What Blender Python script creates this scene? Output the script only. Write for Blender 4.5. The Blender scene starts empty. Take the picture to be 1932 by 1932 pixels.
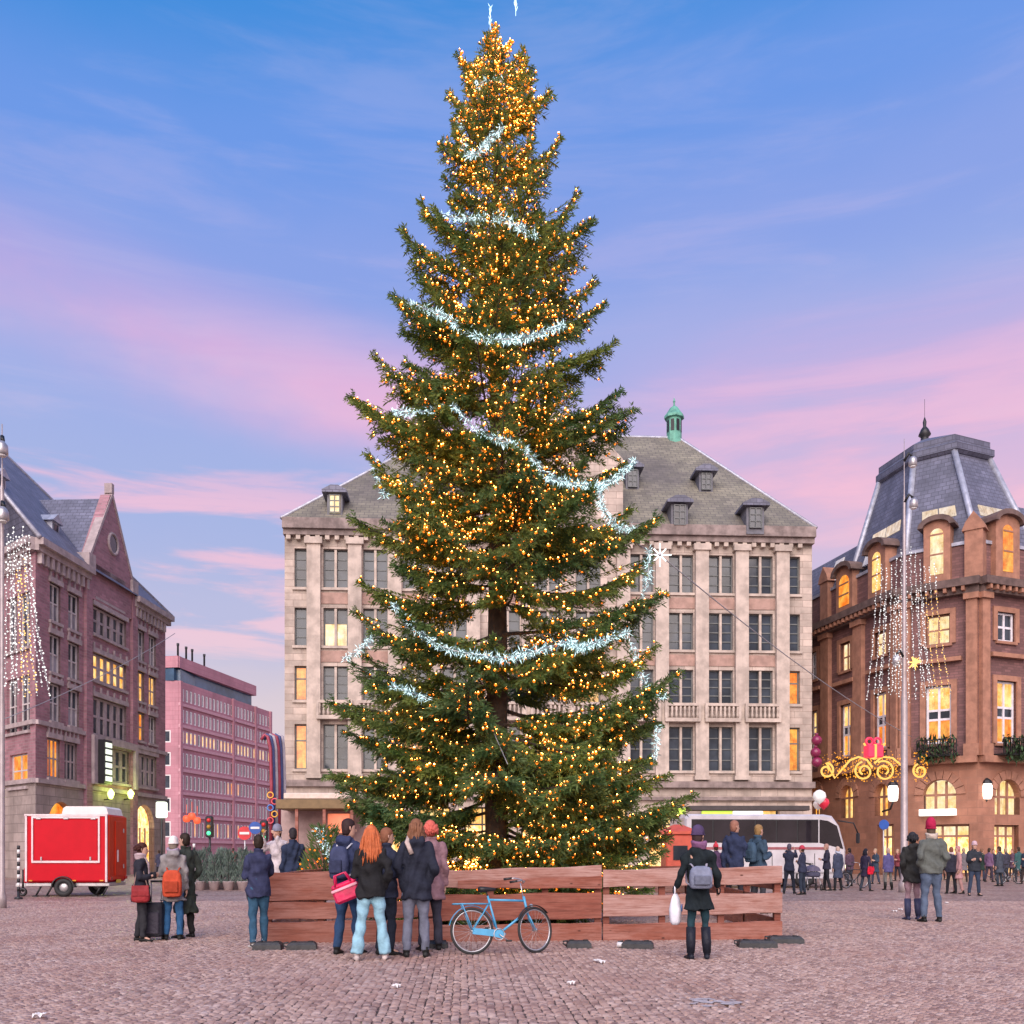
import bpy, math, random
import numpy as np
from mathutils import Vector, Matrix, noise as mnoise
random.seed(7)
S = bpy.context.scene
COL = S.collection
R = math.radians

# ------------------------------------------------------------------ camera
FPX = 1811.0; HOR = 1609.0; CX = 966.0; EYE = 1.4      # focal length, horizon and centre as read off the photograph (1932 px wide)
cam_d = bpy.data.cameras.new('camera')
cam = bpy.data.objects.new('camera', cam_d); COL.objects.link(cam)
cam.location = (0, 0, EYE); cam.rotation_euler = (R(90), 0, 0)
cam_d.sensor_width = 36.0; cam_d.lens = FPX / 1932 * 36.0
cam_d.shift_y = (HOR - 966.0) / 1932.0
cam_d.clip_start = 0.1; cam_d.clip_end = 3000
S.camera = cam
S.view_settings.view_transform = 'Standard'
S.view_settings.look = 'None'
S.view_settings.exposure = 0.0
S.view_settings.gamma = 1.0
S.view_settings.use_curve_mapping = False
S.cycles.use_denoising = True
S.cycles.max_bounces = 5
S.cycles.diffuse_bounces = 3
S.cycles.transparent_max_bounces = 8
S.cycles.sample_clamp_indirect = 4.0

# ------------------------------------------------------------------ node helper
class NT:
    def __init__(s, tree): s.t = tree
    def n(s, kind, **kw):
        nd = s.t.nodes.new(kind)
        for k, v in kw.items():
            if k == 'ins':
                for a, b in v.items():
                    if hasattr(b, 'is_output'): s.t.links.new(b, nd.inputs[a])
                    else: nd.inputs[a].default_value = b
            else: setattr(nd, k, v)
        return nd
    def m(s, op, a, b=0.0, c=0.0):
        nd = s.n('ShaderNodeMath', operation=op, ins={0: a, 1: b})
        if hasattr(c, 'is_output') or c != 0.0:
            if hasattr(c, 'is_output'): s.t.links.new(c, nd.inputs[2])
            else: nd.inputs[2].default_value = c
        return nd.outputs[0]
    def smooth(s, v, a, b):
        nd = s.n('ShaderNodeMapRange', interpolation_type='SMOOTHSTEP', ins={0: v, 1: a, 2: b, 3: 0.0, 4: 1.0})
        return nd.outputs[0]
    def mix(s, fac, a, b, blend='MIX'):
        nd = s.n('ShaderNodeMix', data_type='RGBA', blend_type=blend)
        for i, v in ((0, fac), (6, a), (7, b)):
            if hasattr(v, 'is_output'): s.t.links.new(v, nd.inputs[i])
            else: nd.inputs[i].default_value = v if i == 0 else (*v[:3], 1)
        return nd.outputs[2]
    def ramp(s, fac, pts, interp='LINEAR'):
        nd = s.n('ShaderNodeValToRGB')
        cr = nd.color_ramp; cr.interpolation = interp
        while len(cr.elements) < len(pts): cr.elements.new(0.5)
        for e, (p, c) in zip(cr.elements, pts):
            e.position = p; e.color = (*c[:3], 1)
        s.t.links.new(fac, nd.inputs[0])
        return nd.outputs[0]

def lin(r, g, b):
    f = lambda c: (c / 255 / 12.92) if c / 255 <= 0.04045 else ((c / 255 + 0.055) / 1.055) ** 2.4
    return (f(r), f(g), f(b))

# ------------------------------------------------------------------ sky: dusk gradient with pink cloud streaks over a low nishita sky
SUN_EL, SUN_ROT = R(34), R(190)
w = bpy.data.worlds.new('World'); S.world = w; w.use_nodes = True
w.node_tree.nodes.clear()
N = NT(w.node_tree)
co = N.n('ShaderNodeTexCoord').outputs['Generated']
sx = N.n('ShaderNodeSeparateXYZ', ins={0: co})
X_, Y_, Z_ = sx.outputs
hyp = N.m('SQRT', N.m('ADD', N.m('ADD', N.m('MULTIPLY', X_, X_), N.m('MULTIPLY', Y_, Y_)), 1e-5))
te = N.m('DIVIDE', Z_, hyp)                      # tangent of the elevation
sl = N.m('DIVIDE', X_, hyp)                      # -1 left .. 1 right
warp = N.n('ShaderNodeTexNoise', ins={'Vector': N.n('ShaderNodeMapping', ins={0: co, 3: (2.2, 2.2, 4.0)}).outputs[0], 'Scale': 1.6, 'Detail': 5.0, 'Roughness': 0.55}).outputs[0]
wv = N.m('SUBTRACT', warp, 0.5)
streak = N.n('ShaderNodeTexNoise', ins={'Vector': N.n('ShaderNodeMapping', ins={0: co, 3: (1.5, 1.5, 11.0)}).outputs[0], 'Scale': 2.3, 'Detail': 6.0, 'Roughness': 0.6, 'Distortion': 0.4}).outputs[0]
tw = N.m('ADD', te, N.m('MULTIPLY', wv, 0.10))
base = N.ramp(N.m('SUBTRACT', tw, N.m('MULTIPLY', N.m('MULTIPLY', sl, 0.14), te)), [
    (0.0, lin(232, 204, 202)), (0.13, lin(222, 205, 212)), (0.24, lin(188, 190, 224)), (0.36, lin(168, 182, 228)),
    (0.50, lin(160, 176, 232)), (0.62, lin(140, 164, 232)), (0.74, lin(110, 154, 232)), (0.90, lin(66, 142, 222)), (1.0, lin(58, 130, 214))], 'EASE')
# broad pink veil on the right, thin slanting streak on the left, low rosy streaks near the roofs
right = N.m('MULTIPLY', N.smooth(sl, -0.02, 0.26), N.m('MULTIPLY', N.smooth(tw, 0.17, 0.36), N.m('SUBTRACT', 1.0, N.smooth(tw, 0.42, 0.60))))
line = N.m('ADD', 0.467, N.m('MULTIPLY', sl, -0.13))
dl = N.m('ABSOLUTE', N.m('SUBTRACT', tw, line))
left = N.m('MULTIPLY', N.m('SUBTRACT', 1.0, N.smooth(dl, 0.0, 0.10)), N.m('SUBTRACT', 1.0, N.smooth(sl, -0.08, 0.10)))
low = N.m('MULTIPLY', N.smooth(streak, 0.47, 0.62), N.m('MULTIPLY', N.smooth(te, 0.14, 0.22), N.m('SUBTRACT', 1.0, N.smooth(te, 0.34, 0.42))))
high = N.m('MULTIPLY', N.smooth(streak, 0.50, 0.70), N.m('MULTIPLY', N.smooth(te, 0.30, 0.45), N.m('SUBTRACT', 1.0, N.smooth(te, 0.55, 0.78))))
veil = N.smooth(warp, 0.2, 0.75)
pk = N.m('MAXIMUM', N.m('MULTIPLY', right, N.m('ADD', N.m('MULTIPLY_ADD', veil, 0.45, 0.22), N.m('MULTIPLY', N.smooth(streak, 0.36, 0.62), 0.33))), N.m('MAXIMUM', N.m('MULTIPLY', left, N.m('MULTIPLY_ADD', veil, 0.7, 0.12)), N.m('MAXIMUM', N.m('MULTIPLY', low, 0.75), N.m('MULTIPLY', high, 0.08))))
pinkc = N.ramp(te, [(0.10, lin(250, 214, 214)), (0.28, lin(250, 196, 212)), (0.45, lin(250, 186, 216)), (0.6, lin(214, 172, 224))])
skyc = N.mix(pk, base, pinkc)
lowc = N.m('MULTIPLY', N.smooth(streak, 0.45, 0.7), 0.12)
skyc = N.mix(lowc, skyc, lin(236, 216, 236))
gnd = N.smooth(te, -0.10, 0.0)
skyc = N.mix(gnd, lin(120, 105, 110), skyc)
nish = N.n('ShaderNodeTexSky', sky_type='NISHITA', sun_disc=False, sun_elevation=SUN_EL, sun_rotation=SUN_ROT)
b1 = N.n('ShaderNodeBackground', ins={0: skyc, 1: 0.98})
b2 = N.n('ShaderNodeBackground', ins={0: nish.outputs[0], 1: 0.004})
ad = N.n('ShaderNodeAddShader', ins={0: b1.outputs[0], 1: b2.outputs[0]})
N.n('ShaderNodeOutputWorld', ins={0: ad.outputs[0]})

# ------------------------------------------------------------------ sun: the wide soft glow of the evening sky behind the viewer
sd = bpy.data.lights.new('sun', 'SUN'); sd.energy = 4.7; sd.angle = R(62); sd.color = (1.0, 0.86, 0.78)
sun = bpy.data.objects.new('sun', sd); COL.objects.link(sun)
sun.rotation_euler = (R(90) - SUN_EL, 0, R(-8))          # shines away from the viewer, down onto the facades

# ------------------------------------------------------------------ projection helpers: a pixel of the photograph and a distance give a point
def P(x, y, d): return Vector(((x - CX) * d / FPX, d, EYE + (HOR - y) * d / FPX))
def gdep(y): return FPX * EYE / (y - HOR)
def Gp(x, y):
    d = gdep(y); return Vector(((x - CX) * d / FPX, d, 0.0))

# ------------------------------------------------------------------ mesh builder
class MB:
    def __init__(s): s.v = []; s.f = []; s.mi = []; s.sm = []
    def add(s, vs, fs, m=0, smooth=False):
        o = len(s.v); s.v.extend([tuple(p) for p in vs])
        for f in fs: s.f.append([o + i for i in f]); s.mi.append(m); s.sm.append(smooth)
    def poly(s, pts, m=0): s.add(pts, [list(range(len(pts)))], m)
    def hexa(s, a, b, m=0):                      # two matching rings -> closed prism
        n = len(a)
        fs = [list(range(n))[::-1], [n + i for i in range(n)]] + [[i, (i + 1) % n, n + (i + 1) % n, n + i] for i in range(n)]
        s.add(list(a) + list(b), fs, m)
    def box(s, c, d, m=0, rz=0.0, M=None):
        x, y, z = d[0] / 2, d[1] / 2, d[2] / 2
        q = [Vector(p) for p in ((-x, -y, -z), (x, -y, -z), (x, y, -z), (-x, y, -z), (-x, -y, z), (x, -y, z), (x, y, z), (-x, y, z))]
        if rz: q = [Matrix.Rotation(rz, 3, 'Z') @ p for p in q]
        if M is not None: q = [M @ p for p in q]
        c = Vector(c); q = [p + c for p in q]
        s.hexa(q[:4], q[4:], m)
    def bbox(s, c, d, b, m=0, M=None):           # box with chamfered vertical and horizontal edges
        x, y, z = d[0] / 2, d[1] / 2, d[2] / 2
        rings = []
        for zz, k in ((-z, b), (-z + b, 0), (z - b, 0), (z, b)):
            r = []
            for sx_, sy_ in ((-1, -1), (1, -1), (1, 1), (-1, 1)):
                pts = [(sx_ * (x - k), sy_ * (y - b - k * .5)), (sx_ * (x - b - k * .5), sy_ * (y - k))]
                if sx_ * sy_ < 0: pts = [pts[1], pts[0]]
                if sx_ * sy_ > 0: pts = [pts[0], pts[1]]
                r += [Vector((p[0], p[1], zz)) for p in pts]
            # order round the outline
            r.sort(key=lambda p: math.atan2(p.y / y, p.x / x))
            rings.append(r)
        if M is not None: rings = [[M @ p for p in r] for r in rings]
        c = Vector(c); rings = [[p + c for p in r] for r in rings]
        s.loft(rings, m)
    def loft(s, rings, m=0, cap=True, smooth=False, closed=True):
        n = len(rings[0]); vs = [p for r in rings for p in r]; fs = []
        for k in range(len(rings) - 1):
            for i in range(n if closed else n - 1):
                j = (i + 1) % n
                fs.append([k * n + i, k * n + j, (k + 1) * n + j, (k + 1) * n + i])
        if cap: fs.append(list(range(n))[::-1]); fs.append([(len(rings) - 1) * n + i for i in range(n)])
        s.add(vs, fs, m, smooth)
    def tube(s, path, rad, n=6, m=0, smooth=True, cap=True, squash=1.0):
        path = [Vector(p) for p in path]
        if not hasattr(rad, '__len__'): rad = [rad] * len(path)
        rings = []; up = None
        for i, p in enumerate(path):
            t = (path[min(i + 1, len(path) - 1)] - path[max(i - 1, 0)])
            t = t.normalized() if t.length > 1e-9 else Vector((0, 0, 1))
            if up is None:
                up = Vector((0, 0, 1)) if abs(t.z) < 0.9 else Vector((0, 1, 0))
            a = t.cross(up)
            if a.length < 1e-6: a = t.cross(Vector((1, 0.1, 0)))
            a.normalize(); b = a.cross(t).normalized(); up = b
            rings.append([p + a * (math.cos(2 * math.pi * k / n) * rad[i]) + b * (math.sin(2 * math.pi * k / n) * rad[i] * squash) for k in range(n)])
        s.loft(rings, m, cap, smooth)
    def torus(s, c, ax, Rr, r, n=28, k=6, m=0, a0=0, a1=2 * math.pi):
        ax = Vector(ax).normalized(); u = ax.orthogonal().normalized(); v = ax.cross(u); c = Vector(c)
        full = abs(a1 - a0 - 2 * math.pi) < 1e-6
        rings = []
        for i in range(n if full else n + 1):
            t = a0 + (a1 - a0) * i / n; d = u * math.cos(t) + v * math.sin(t)
            rings.append([c + d * (Rr + r * math.cos(2 * math.pi * j / k)) + ax * (r * math.sin(2 * math.pi * j / k)) for j in range(k)])
        if full: rings.append(rings[0])
        s.loft(rings, m, not full, True)
    def lathe(s, c, prof, n=12, m=0, smooth=True, sx=1.0, sy=1.0):
        c = Vector(c)
        s.loft([[c + Vector((r * sx * math.cos(2 * math.pi * k / n), r * sy * math.sin(2 * math.pi * k / n), z)) for k in range(n)] for r, z in prof], m, True, smooth)
    def ball(s, c, r, n=10, k=7, m=0, sc=(1, 1, 1)):
        c = Vector(c)
        pr = [(math.sin(math.pi * i / k) * r if 0 < i < k else r * 0.02, -math.cos(math.pi * i / k) * r) for i in range(k + 1)]
        s.loft([[c + Vector((q * sc[0] * math.cos(2 * math.pi * j / n), q * sc[1] * math.sin(2 * math.pi * j / n), z * sc[2])) for j in range(n)] for q, z in pr], m, True, True)
    def octa(s, c, r, m=0):
        x, y, z = c
        s.add([(x + r, y, z), (x - r, y, z), (x, y + r, z), (x, y - r, z), (x, y, z + r), (x, y, z - r)],
              [[0, 2, 4], [2, 1, 4], [1, 3, 4], [3, 0, 4], [2, 0, 5], [1, 2, 5], [3, 1, 5], [0, 3, 5]], m)
    def mesh(s, name, mats, uv=True):
        me = bpy.data.meshes.new(name)
        me.from_pydata(s.v, [], s.f)
        for m in mats: me.materials.append(m)
        if s.f:
            me.polygons.foreach_set('material_index', s.mi)
            me.polygons.foreach_set('use_smooth', s.sm)
        if uv: box_uv(me)
        me.update()
        return me

def box_uv(me):
    nl = len(me.loops)
    if not nl: return
    co_ = np.empty(len(me.vertices) * 3, np.float32); me.vertices.foreach_get('co', co_); co_ = co_.reshape(-1, 3)
    li = np.empty(nl, np.int32); me.loops.foreach_get('vertex_index', li)
    nn = np.empty(len(me.polygons) * 3, np.float32); me.polygons.foreach_get('normal', nn); nn = nn.reshape(-1, 3)
    tot = np.empty(len(me.polygons), np.int32); me.polygons.foreach_get('loop_total', tot)
    pn = np.repeat(nn, tot, axis=0); p = co_[li]
    h = np.hypot(pn[:, 0], pn[:, 1])
    flat = h < 0.25
    hs = np.where(h < 1e-6, 1, h)
    tx, ty = -pn[:, 1] / hs, pn[:, 0] / hs
    u = np.where(flat, p[:, 0], p[:, 0] * tx + p[:, 1] * ty)
    sl_ = np.clip(np.sqrt(np.maximum(1 - pn[:, 2] ** 2, 0.05)), 0.2, 1)
    v = np.where(flat, p[:, 1], p[:, 2] / sl_)
    uvl = me.uv_layers.new(name='UVMap')
    uvl.data.foreach_set('uv', np.stack([u, v], 1).astype(np.float32).ravel())

# ------------------------------------------------------------------ objects
def tag(o, label=None, cat=None, group=None, kind=None):
    if label: o['label'] = label
    if cat: o['category'] = cat
    if group: o['group'] = group
    if kind: o['kind'] = kind
    return o
def thing(name, label, cat, loc=(0, 0, 0), rz=0.0, group=None, kind=None):
    o = bpy.data.objects.new(name, None); COL.objects.link(o); o.empty_display_size = 0.2
    o.location = loc; o.rotation_euler = (0, 0, rz)
    return tag(o, label, cat, group, kind)
def put(name, mb, mats, parent=None, uv=True):
    if not isinstance(mats, (list, tuple)): mats = [mats]
    me = mb.mesh(name, mats, uv) if isinstance(mb, MB) else mb
    o = bpy.data.objects.new(name, me); COL.objects.link(o)
    if parent: o.parent = parent
    return o
def copy_tree(o, parent=None):
    c = o.copy(); COL.objects.link(c)
    if parent: c.parent = parent
    for ch in list(o.children): copy_tree(ch, c)
    return c

# ------------------------------------------------------------------ materials
MATS = {}
def mat(name, col, rough=0.7, metal=0.0, var=0.15, vscale=3.0, bump=0.0, bscale=40.0, spec=0.5, col2=None, emit=None, estr=0.0,
        brick=None, stain=0.0, rvar=0.0, obj=False):
    if name in MATS: return MATS[name]
    m = bpy.data.materials.new(name); m.use_nodes = True
    t = m.node_tree; t.nodes.clear(); n = NT(t)
    tc = n.n('ShaderNodeTexCoord')
    oc = tc.outputs['Object']
    c = (*col, 1)
    a = tuple(x * (1 - var) for x in col); b = tuple(min(1, x * (1 + var)) for x in col) if col2 is None else col2
    ns = n.n('ShaderNodeTexNoise', ins={'Vector': oc, 'Scale': vscale, 'Detail': 6.0, 'Roughness': 0.6})
    base_ = n.mix(n.smooth(ns.outputs[0], 0.3, 0.7), a, b)
    height = None
    if brick:                                   # (width, height, mortar, mortar colour, variation)
        bw, bh, mo, mc, bv = brick
        bt = n.n('ShaderNodeTexBrick', ins={'Vector': tc.outputs['UV'], 'Scale': 1.0, 'Mortar Size': mo, 'Mortar Smooth': 0.2, 'Bias': 0.0, 'Brick Width': bw, 'Row Height': bh,
                                            'Color1': (1 - bv, 1 - bv, 1 - bv, 1), 'Color2': (1 + bv, 1 + bv * .9, 1 + bv * .9, 1), 'Mortar': (1, 1, 1, 1)})
        base_ = n.mix(1.0, base_, bt.outputs[0], 'MULTIPLY')
        base_ = n.mix(bt.outputs[1], base_, mc)
        height = n.m('SUBTRACT', 1.0, bt.outputs[1])
    if stain:
        st = n.n('ShaderNodeTexNoise', ins={'Vector': n.n('ShaderNodeMapping', ins={0: oc, 3: (1.0, 1.0, 0.12)}).outputs[0], 'Scale': 0.9, 'Detail': 7.0, 'Roughness': 0.65})
        base_ = n.mix(n.m('MULTIPLY', n.smooth(st.outputs[0], 0.48, 0.75), stain), base_, tuple(x * 0.35 for x in col))
    bs = n.n('ShaderNodeBsdfPrincipled', ins={'Base Color': base_, 'Roughness': rough, 'Metallic': metal, 'Specular IOR Level': spec})
    if rvar:
        rn = n.n('ShaderNodeTexNoise', ins={'Vector': oc, 'Scale': vscale * 0.7, 'Detail': 4.0})
        t.links.new(n.m('MULTIPLY_ADD', rn.outputs[0], rvar, rough - rvar / 2), bs.inputs['Roughness'])
    if bump:
        bn = n.n('ShaderNodeTexNoise', ins={'Vector': oc, 'Scale': bscale, 'Detail': 4.0})
        h = bn.outputs[0]
        if height is not None: h = n.m('ADD', n.m('MULTIPLY', h, 0.35), height)
        bp = n.n('ShaderNodeBump', ins={'Strength': bump, 'Distance': 0.02, 'Height': h})
        t.links.new(bp.outputs[0], bs.inputs['Normal'])
    if emit:
        bs.inputs['Emission Color'].default_value = (*emit, 1); bs.inputs['Emission Strength'].default_value = estr
    n.n('ShaderNodeOutputMaterial', ins={0: bs.outputs[0]})
    MATS[name] = m
    return m
def lit(name, c1, c2, strength, scale=1.2):     # a lit room or lamp seen through its pane: uneven warm light
    if name in MATS: return MATS[name]
    m = bpy.data.materials.new(name); m.use_nodes = True
    t = m.node_tree; t.nodes.clear(); n = NT(t)
    oc = n.n('ShaderNodeTexCoord').outputs['Object']
    ns = n.n('ShaderNodeTexNoise', ins={'Vector': oc, 'Scale': scale, 'Detail': 5.0, 'Roughness': 0.7})
    c = n.mix(n.smooth(ns.outputs[0], 0.32, 0.68), c1, c2)
    wv_ = n.n('ShaderNodeTexNoise', ins={'Vector': n.n('ShaderNodeMapping', ins={0: oc, 3: (6.0, 6.0, 0.5)}).outputs[0], 'Scale': 1.3, 'Detail': 3.0})
    n2 = n.n('ShaderNodeTexNoise', ins={'Vector': n.n('ShaderNodeMapping', ins={0: oc, 3: (1.6, 1.6, 0.9)}).outputs[0], 'Scale': scale * 1.1, 'Detail': 6.0, 'Roughness': 0.75})
    k_ = n.m('MULTIPLY', n.m('MULTIPLY_ADD', n.smooth(wv_.outputs[0], .35, .65), .16, .84), n.m('MULTIPLY_ADD', n.smooth(n2.outputs[0], .34, .56), .42, .58))
    c = n.mix(1.0, c, n.n('ShaderNodeCombineColor', ins={0: n.m('POWER', k_, .8), 1: k_, 2: n.m('POWER', k_, 1.3)}).outputs[0], 'MULTIPLY')
    bs = n.n('ShaderNodeBsdfPrincipled', ins={'Base Color': (0.02, 0.02, 0.02, 1), 'Roughness': 0.08, 'Emission Color': c, 'Emission Strength': strength})
    n.n('ShaderNodeOutputMaterial', ins={0: bs.outputs[0]})
    MATS[name] = m
    return m
GLASS = mat('window_glass', (0.035, 0.045, 0.06), 0.08, 0, 0.5, 0.6, bump=0.03, bscale=1.5)
LITW = lit('lit_pane_warm', lin(255, 170, 60), lin(255, 225, 150), 1.4)
LITO = lit('lit_pane_orange', lin(250, 120, 20), lin(255, 190, 80), 1.25)
LITP = lit('lit_pane_pale', lin(255, 214, 130), lin(255, 240, 205), 1.25)
LITS = lit('lit_shopfront', lin(255, 160, 40), lin(255, 235, 180), 2.2, 2.6)
PALEGL = mat('pale_glass_sky_and_blind', (0.26, 0.25, 0.28), 0.12, 0, 0.5, 0.5, spec=.8)  # pale base colour carries reflected sky as well as blinds and curtains
WHITEP = mat('white_paint', (0.72, 0.70, 0.68), 0.5, var=0.06)
BLACK = mat('black_metal', (0.025, 0.025, 0.028), 0.45, 0.3, 0.2)
STEEL = mat('galvanised_steel', (0.45, 0.43, 0.44), 0.4, 0.6, 0.15, 6)
# ------------------------------------------------------------------ facades: plans, walls with real openings, windows
class Fac:
    def __init__(s, p0, p1):
        s.p0 = Vector((p0[0], p0[1], 0)); s.p1 = Vector((p1[0], p1[1], 0))
        s.L = (s.p1 - s.p0).length; s.e = (s.p1 - s.p0) / s.L
        s.n = Vector((s.e.y, -s.e.x, 0))
        if s.n.dot(-s.p0) < 0: s.n = -s.n
    def at(s, u, z, o=0.0): return s.p0 + s.e * u + s.n * o + Vector((0, 0, z))
    def uz(s, px, py):
        d = Vector(((px - CX) / FPX, 1.0, (HOR - py) / FPX))
        t = s.n.dot(s.p0) / s.n.dot(d)
        q = d * t
        return (q - s.p0).dot(s.e), EYE + q.z
    def rect(s, x0, y0, x1, y1):
        xc = (x0 + x1) / 2
        u0, u1 = s.uz(x0, y0)[0], s.uz(x1, y0)[0]
        return (min(u0, u1), max(u0, u1), s.uz(xc, y1)[1], s.uz(xc, y0)[1])
    def box(s, mb, u0, u1, z0, z1, o0, o1, m=0):
        mb.hexa([s.at(u0, z0, o0), s.at(u1, z0, o0), s.at(u1, z0, o1), s.at(u0, z0, o1)],
                [s.at(u0, z1, o0), s.at(u1, z1, o0), s.at(u1, z1, o1), s.at(u0, z1, o1)], m)
    def prism(s, mb, pts, o0, o1, m=0):
        mb.hexa([s.at(u, z, o0) for u, z in pts], [s.at(u, z, o1) for u, z in pts], m)

def wall(mb, F, u0, u1, z0, z1, holes, depth=0.4, m=0, out=0.0):
    us = sorted({u0, u1, *[round(x, 4) for h in holes for x in h[:2] if u0 < x < u1]})
    zs = sorted({z0, z1, *[round(x, 4) for h in holes for x in h[2:] if z0 < x < z1]})
    for a, b in zip(us, us[1:]):
        for c, d in zip(zs, zs[1:]):
            um, zm = (a + b) / 2, (c + d) / 2
            if any(h[0] < um < h[1] and h[2] < zm < h[3] for h in holes): continue
            mb.poly([F.at(a, c, out), F.at(b, c, out), F.at(b, d, out), F.at(a, d, out)], m)
    for h in holes:
        a, b, c, d = h
        for q in (((a, c), (b, c)), ((a, d), (b, d)), ((a, c), (a, d)), ((b, c), (b, d))):
            (ua, za), (ub, zb) = q
            mb.poly([F.at(ua, za, out), F.at(ub, zb, out), F.at(ub, zb, out - depth), F.at(ua, za, out - depth)], m)

def window(F, r, parent, nx=2, ny=2, pane=None, frame=None, rec=0.25, bar=0.07, sill=None, panes='one', mul=None, zsplit=None, out=0.0, name='window'):
    """A window in the opening r: frame with its bars, the pane or panes behind them, and a sill."""
    a, b, c, d = r; o = out - rec
    mb = MB()
    F.box(mb, a, a + bar, c, d, o, o + 0.08); F.box(mb, b - bar, b, c, d, o, o + 0.08)
    F.box(mb, a + bar, b - bar, c, c + bar, o, o + 0.08); F.box(mb, a + bar, b - bar, d - bar, d, o, o + 0.08)
    for i in range(1, nx):
        u = a + (b - a) * i / nx; F.box(mb, u - (mul or bar) / 2, u + (mul or bar) / 2, c + bar, d - bar, o, o + 0.09)
    zz = zsplit or [c + (d - c) * j / ny for j in range(1, ny)]
    for z in zz: F.box(mb, a + bar, b - bar, z - bar / 2, z + bar / 2, o, o + 0.07)
    w_ = put(name, mb, frame or WHITEP, parent)
    pm = pane or GLASS
    cells = []
    if panes == 'one': cells = [(a, b, c, d, pm)]
    elif panes == 'cols': cells = [(a + (b - a) * i / nx, a + (b - a) * (i + 1) / nx, c, d, pm) for i in range(nx)]
    elif panes == 'grid':
        ez = [c] + list(zz) + [d]
        pl = pm if isinstance(pm, (list, tuple)) else [pm] * (len(ez) - 1)
        cells = [(a + (b - a) * i / nx, a + (b - a) * (i + 1) / nx, ez[j], ez[j + 1], pl[j]) for i in range(nx) for j in range(len(ez) - 1)]
    for (ua, ub, za, zb, m_) in cells:
        q = MB(); F.box(q, ua, ub, za, zb, o - 0.04, o + 0.02); put('pane', q, m_, w_)
    if sill:
        q = MB(); F.box(q, a - 0.12, b + 0.12, c - 0.16, c, out - rec, out + 0.14); put('sill', q, sill, w_)
    return w_

# ------------------------------------------------------------------ ground and cobbles
def far_mat():
    m = bpy.data.materials.new('paving_far'); m.use_nodes = True
    t = m.node_tree; t.nodes.clear(); n = NT(t)
    pos = n.n('ShaderNodeNewGeometry').outputs['Position']
    big = n.n('ShaderNodeTexNoise', ins={'Vector': pos, 'Scale': 0.55, 'Detail': 5.0, 'Roughness': 0.6}).outputs[0]
    st_ = n.n('ShaderNodeTexVoronoi', ins={'Vector': pos, 'Scale': 9.0})
    ed_ = n.n('ShaderNodeTexVoronoi', feature='DISTANCE_TO_EDGE', ins={'Vector': pos, 'Scale': 9.0}).outputs['Distance']
    c = n.ramp(n.n('ShaderNodeSeparateColor', ins={0: st_.outputs['Color']}).outputs[0], [(0.0, (0.20, 0.125, 0.105)), (0.35, (0.37, 0.25, 0.21)), (0.7, (0.48, 0.34, 0.29)), (1.0, (0.60, 0.46, 0.41))])
    c = n.mix(n.m('MULTIPLY', n.smooth(big, 0.4, 0.75), 0.55), c, (0.30, 0.135, 0.095))
    c = n.mix(n.m('SUBTRACT', 1.0, n.smooth(ed_, 0.0, 0.12)), c, (0.13, 0.085, 0.07))
    bs = n.n('ShaderNodeBsdfPrincipled', ins={'Base Color': c, 'Roughness': n.m('MULTIPLY_ADD', big, 0.5, 0.2)})
    bp = n.n('ShaderNodeBump', ins={'Strength': 0.8, 'Distance': 0.02, 'Height': n.smooth(ed_, 0.0, 0.3)}); t.links.new(bp.outputs[0], bs.inputs['Normal'])
    n.n('ShaderNodeOutputMaterial', ins={0: bs.outputs[0]})
    return m
GROUND = far_mat()
mb = MB(); mb.poly([(-900, -60, 0), (900, -60, 0), (900, 1600, 0), (-900, 1600, 0)])
ground = put('ground', mb, GROUND); tag(ground, kind='structure')
BED = mat('paving_joint_bed', (0.065, 0.042, 0.035), 0.85, var=0.3, vscale=5)
mb = MB(); mb.poly([(-6.5, 5.5, .004), (6.5, 5.5, .004), (17.6, 27.62, .004), (-17.6, 27.62, .004)])
plaza = put('pavement', mb, BED); tag(plaza, kind='structure')

def cobble_mat():
    m = bpy.data.materials.new('cobblestone'); m.use_nodes = True
    t = m.node_tree; t.nodes.clear(); n = NT(t)
    at = n.n('ShaderNodeAttribute', attribute_name='tone')
    pos = n.n('ShaderNodeNewGeometry').outputs['Position']
    big = n.n('ShaderNodeTexNoise', ins={'Vector': pos, 'Scale': 0.55, 'Detail': 5.0, 'Roughness': 0.6})
    fine = n.n('ShaderNodeTexNoise', ins={'Vector': pos, 'Scale': 60.0, 'Detail': 3.0})
    c = n.ramp(at.outputs['Fac'], [(0.0, (0.18, 0.10, 0.078)), (0.3, (0.39, 0.25, 0.20)), (0.7, (0.50, 0.345, 0.285)), (1.0, (0.58, 0.44, 0.385))])
    c = n.mix(n.m('MULTIPLY', n.smooth(big.outputs[0], 0.4, 0.75), 0.55), c, (0.30, 0.135, 0.095))
    c = n.mix(0.22, c, n.ramp(fine.outputs[0], [(0.3, (0.22, 0.16, 0.16)), (0.7, (0.40, 0.33, 0.33))]))
    bs = n.n('ShaderNodeBsdfPrincipled', ins={'Base Color': c, 'Roughness': n.m('MULTIPLY_ADD', big.outputs[0], 0.5, 0.12)})
    bp = n.n('ShaderNodeBump', ins={'Strength': 0.35, 'Distance': 0.006, 'Height': fine.outputs[0]})
    t.links.new(bp.outputs[0], bs.inputs['Normal'])
    n.n('ShaderNodeOutputMaterial', ins={0: bs.outputs[0]})
    return m
COB = cobble_mat()
rng = np.random.default_rng(3)
sx_, sy_ = 0.080, 0.078
stones = []
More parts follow.
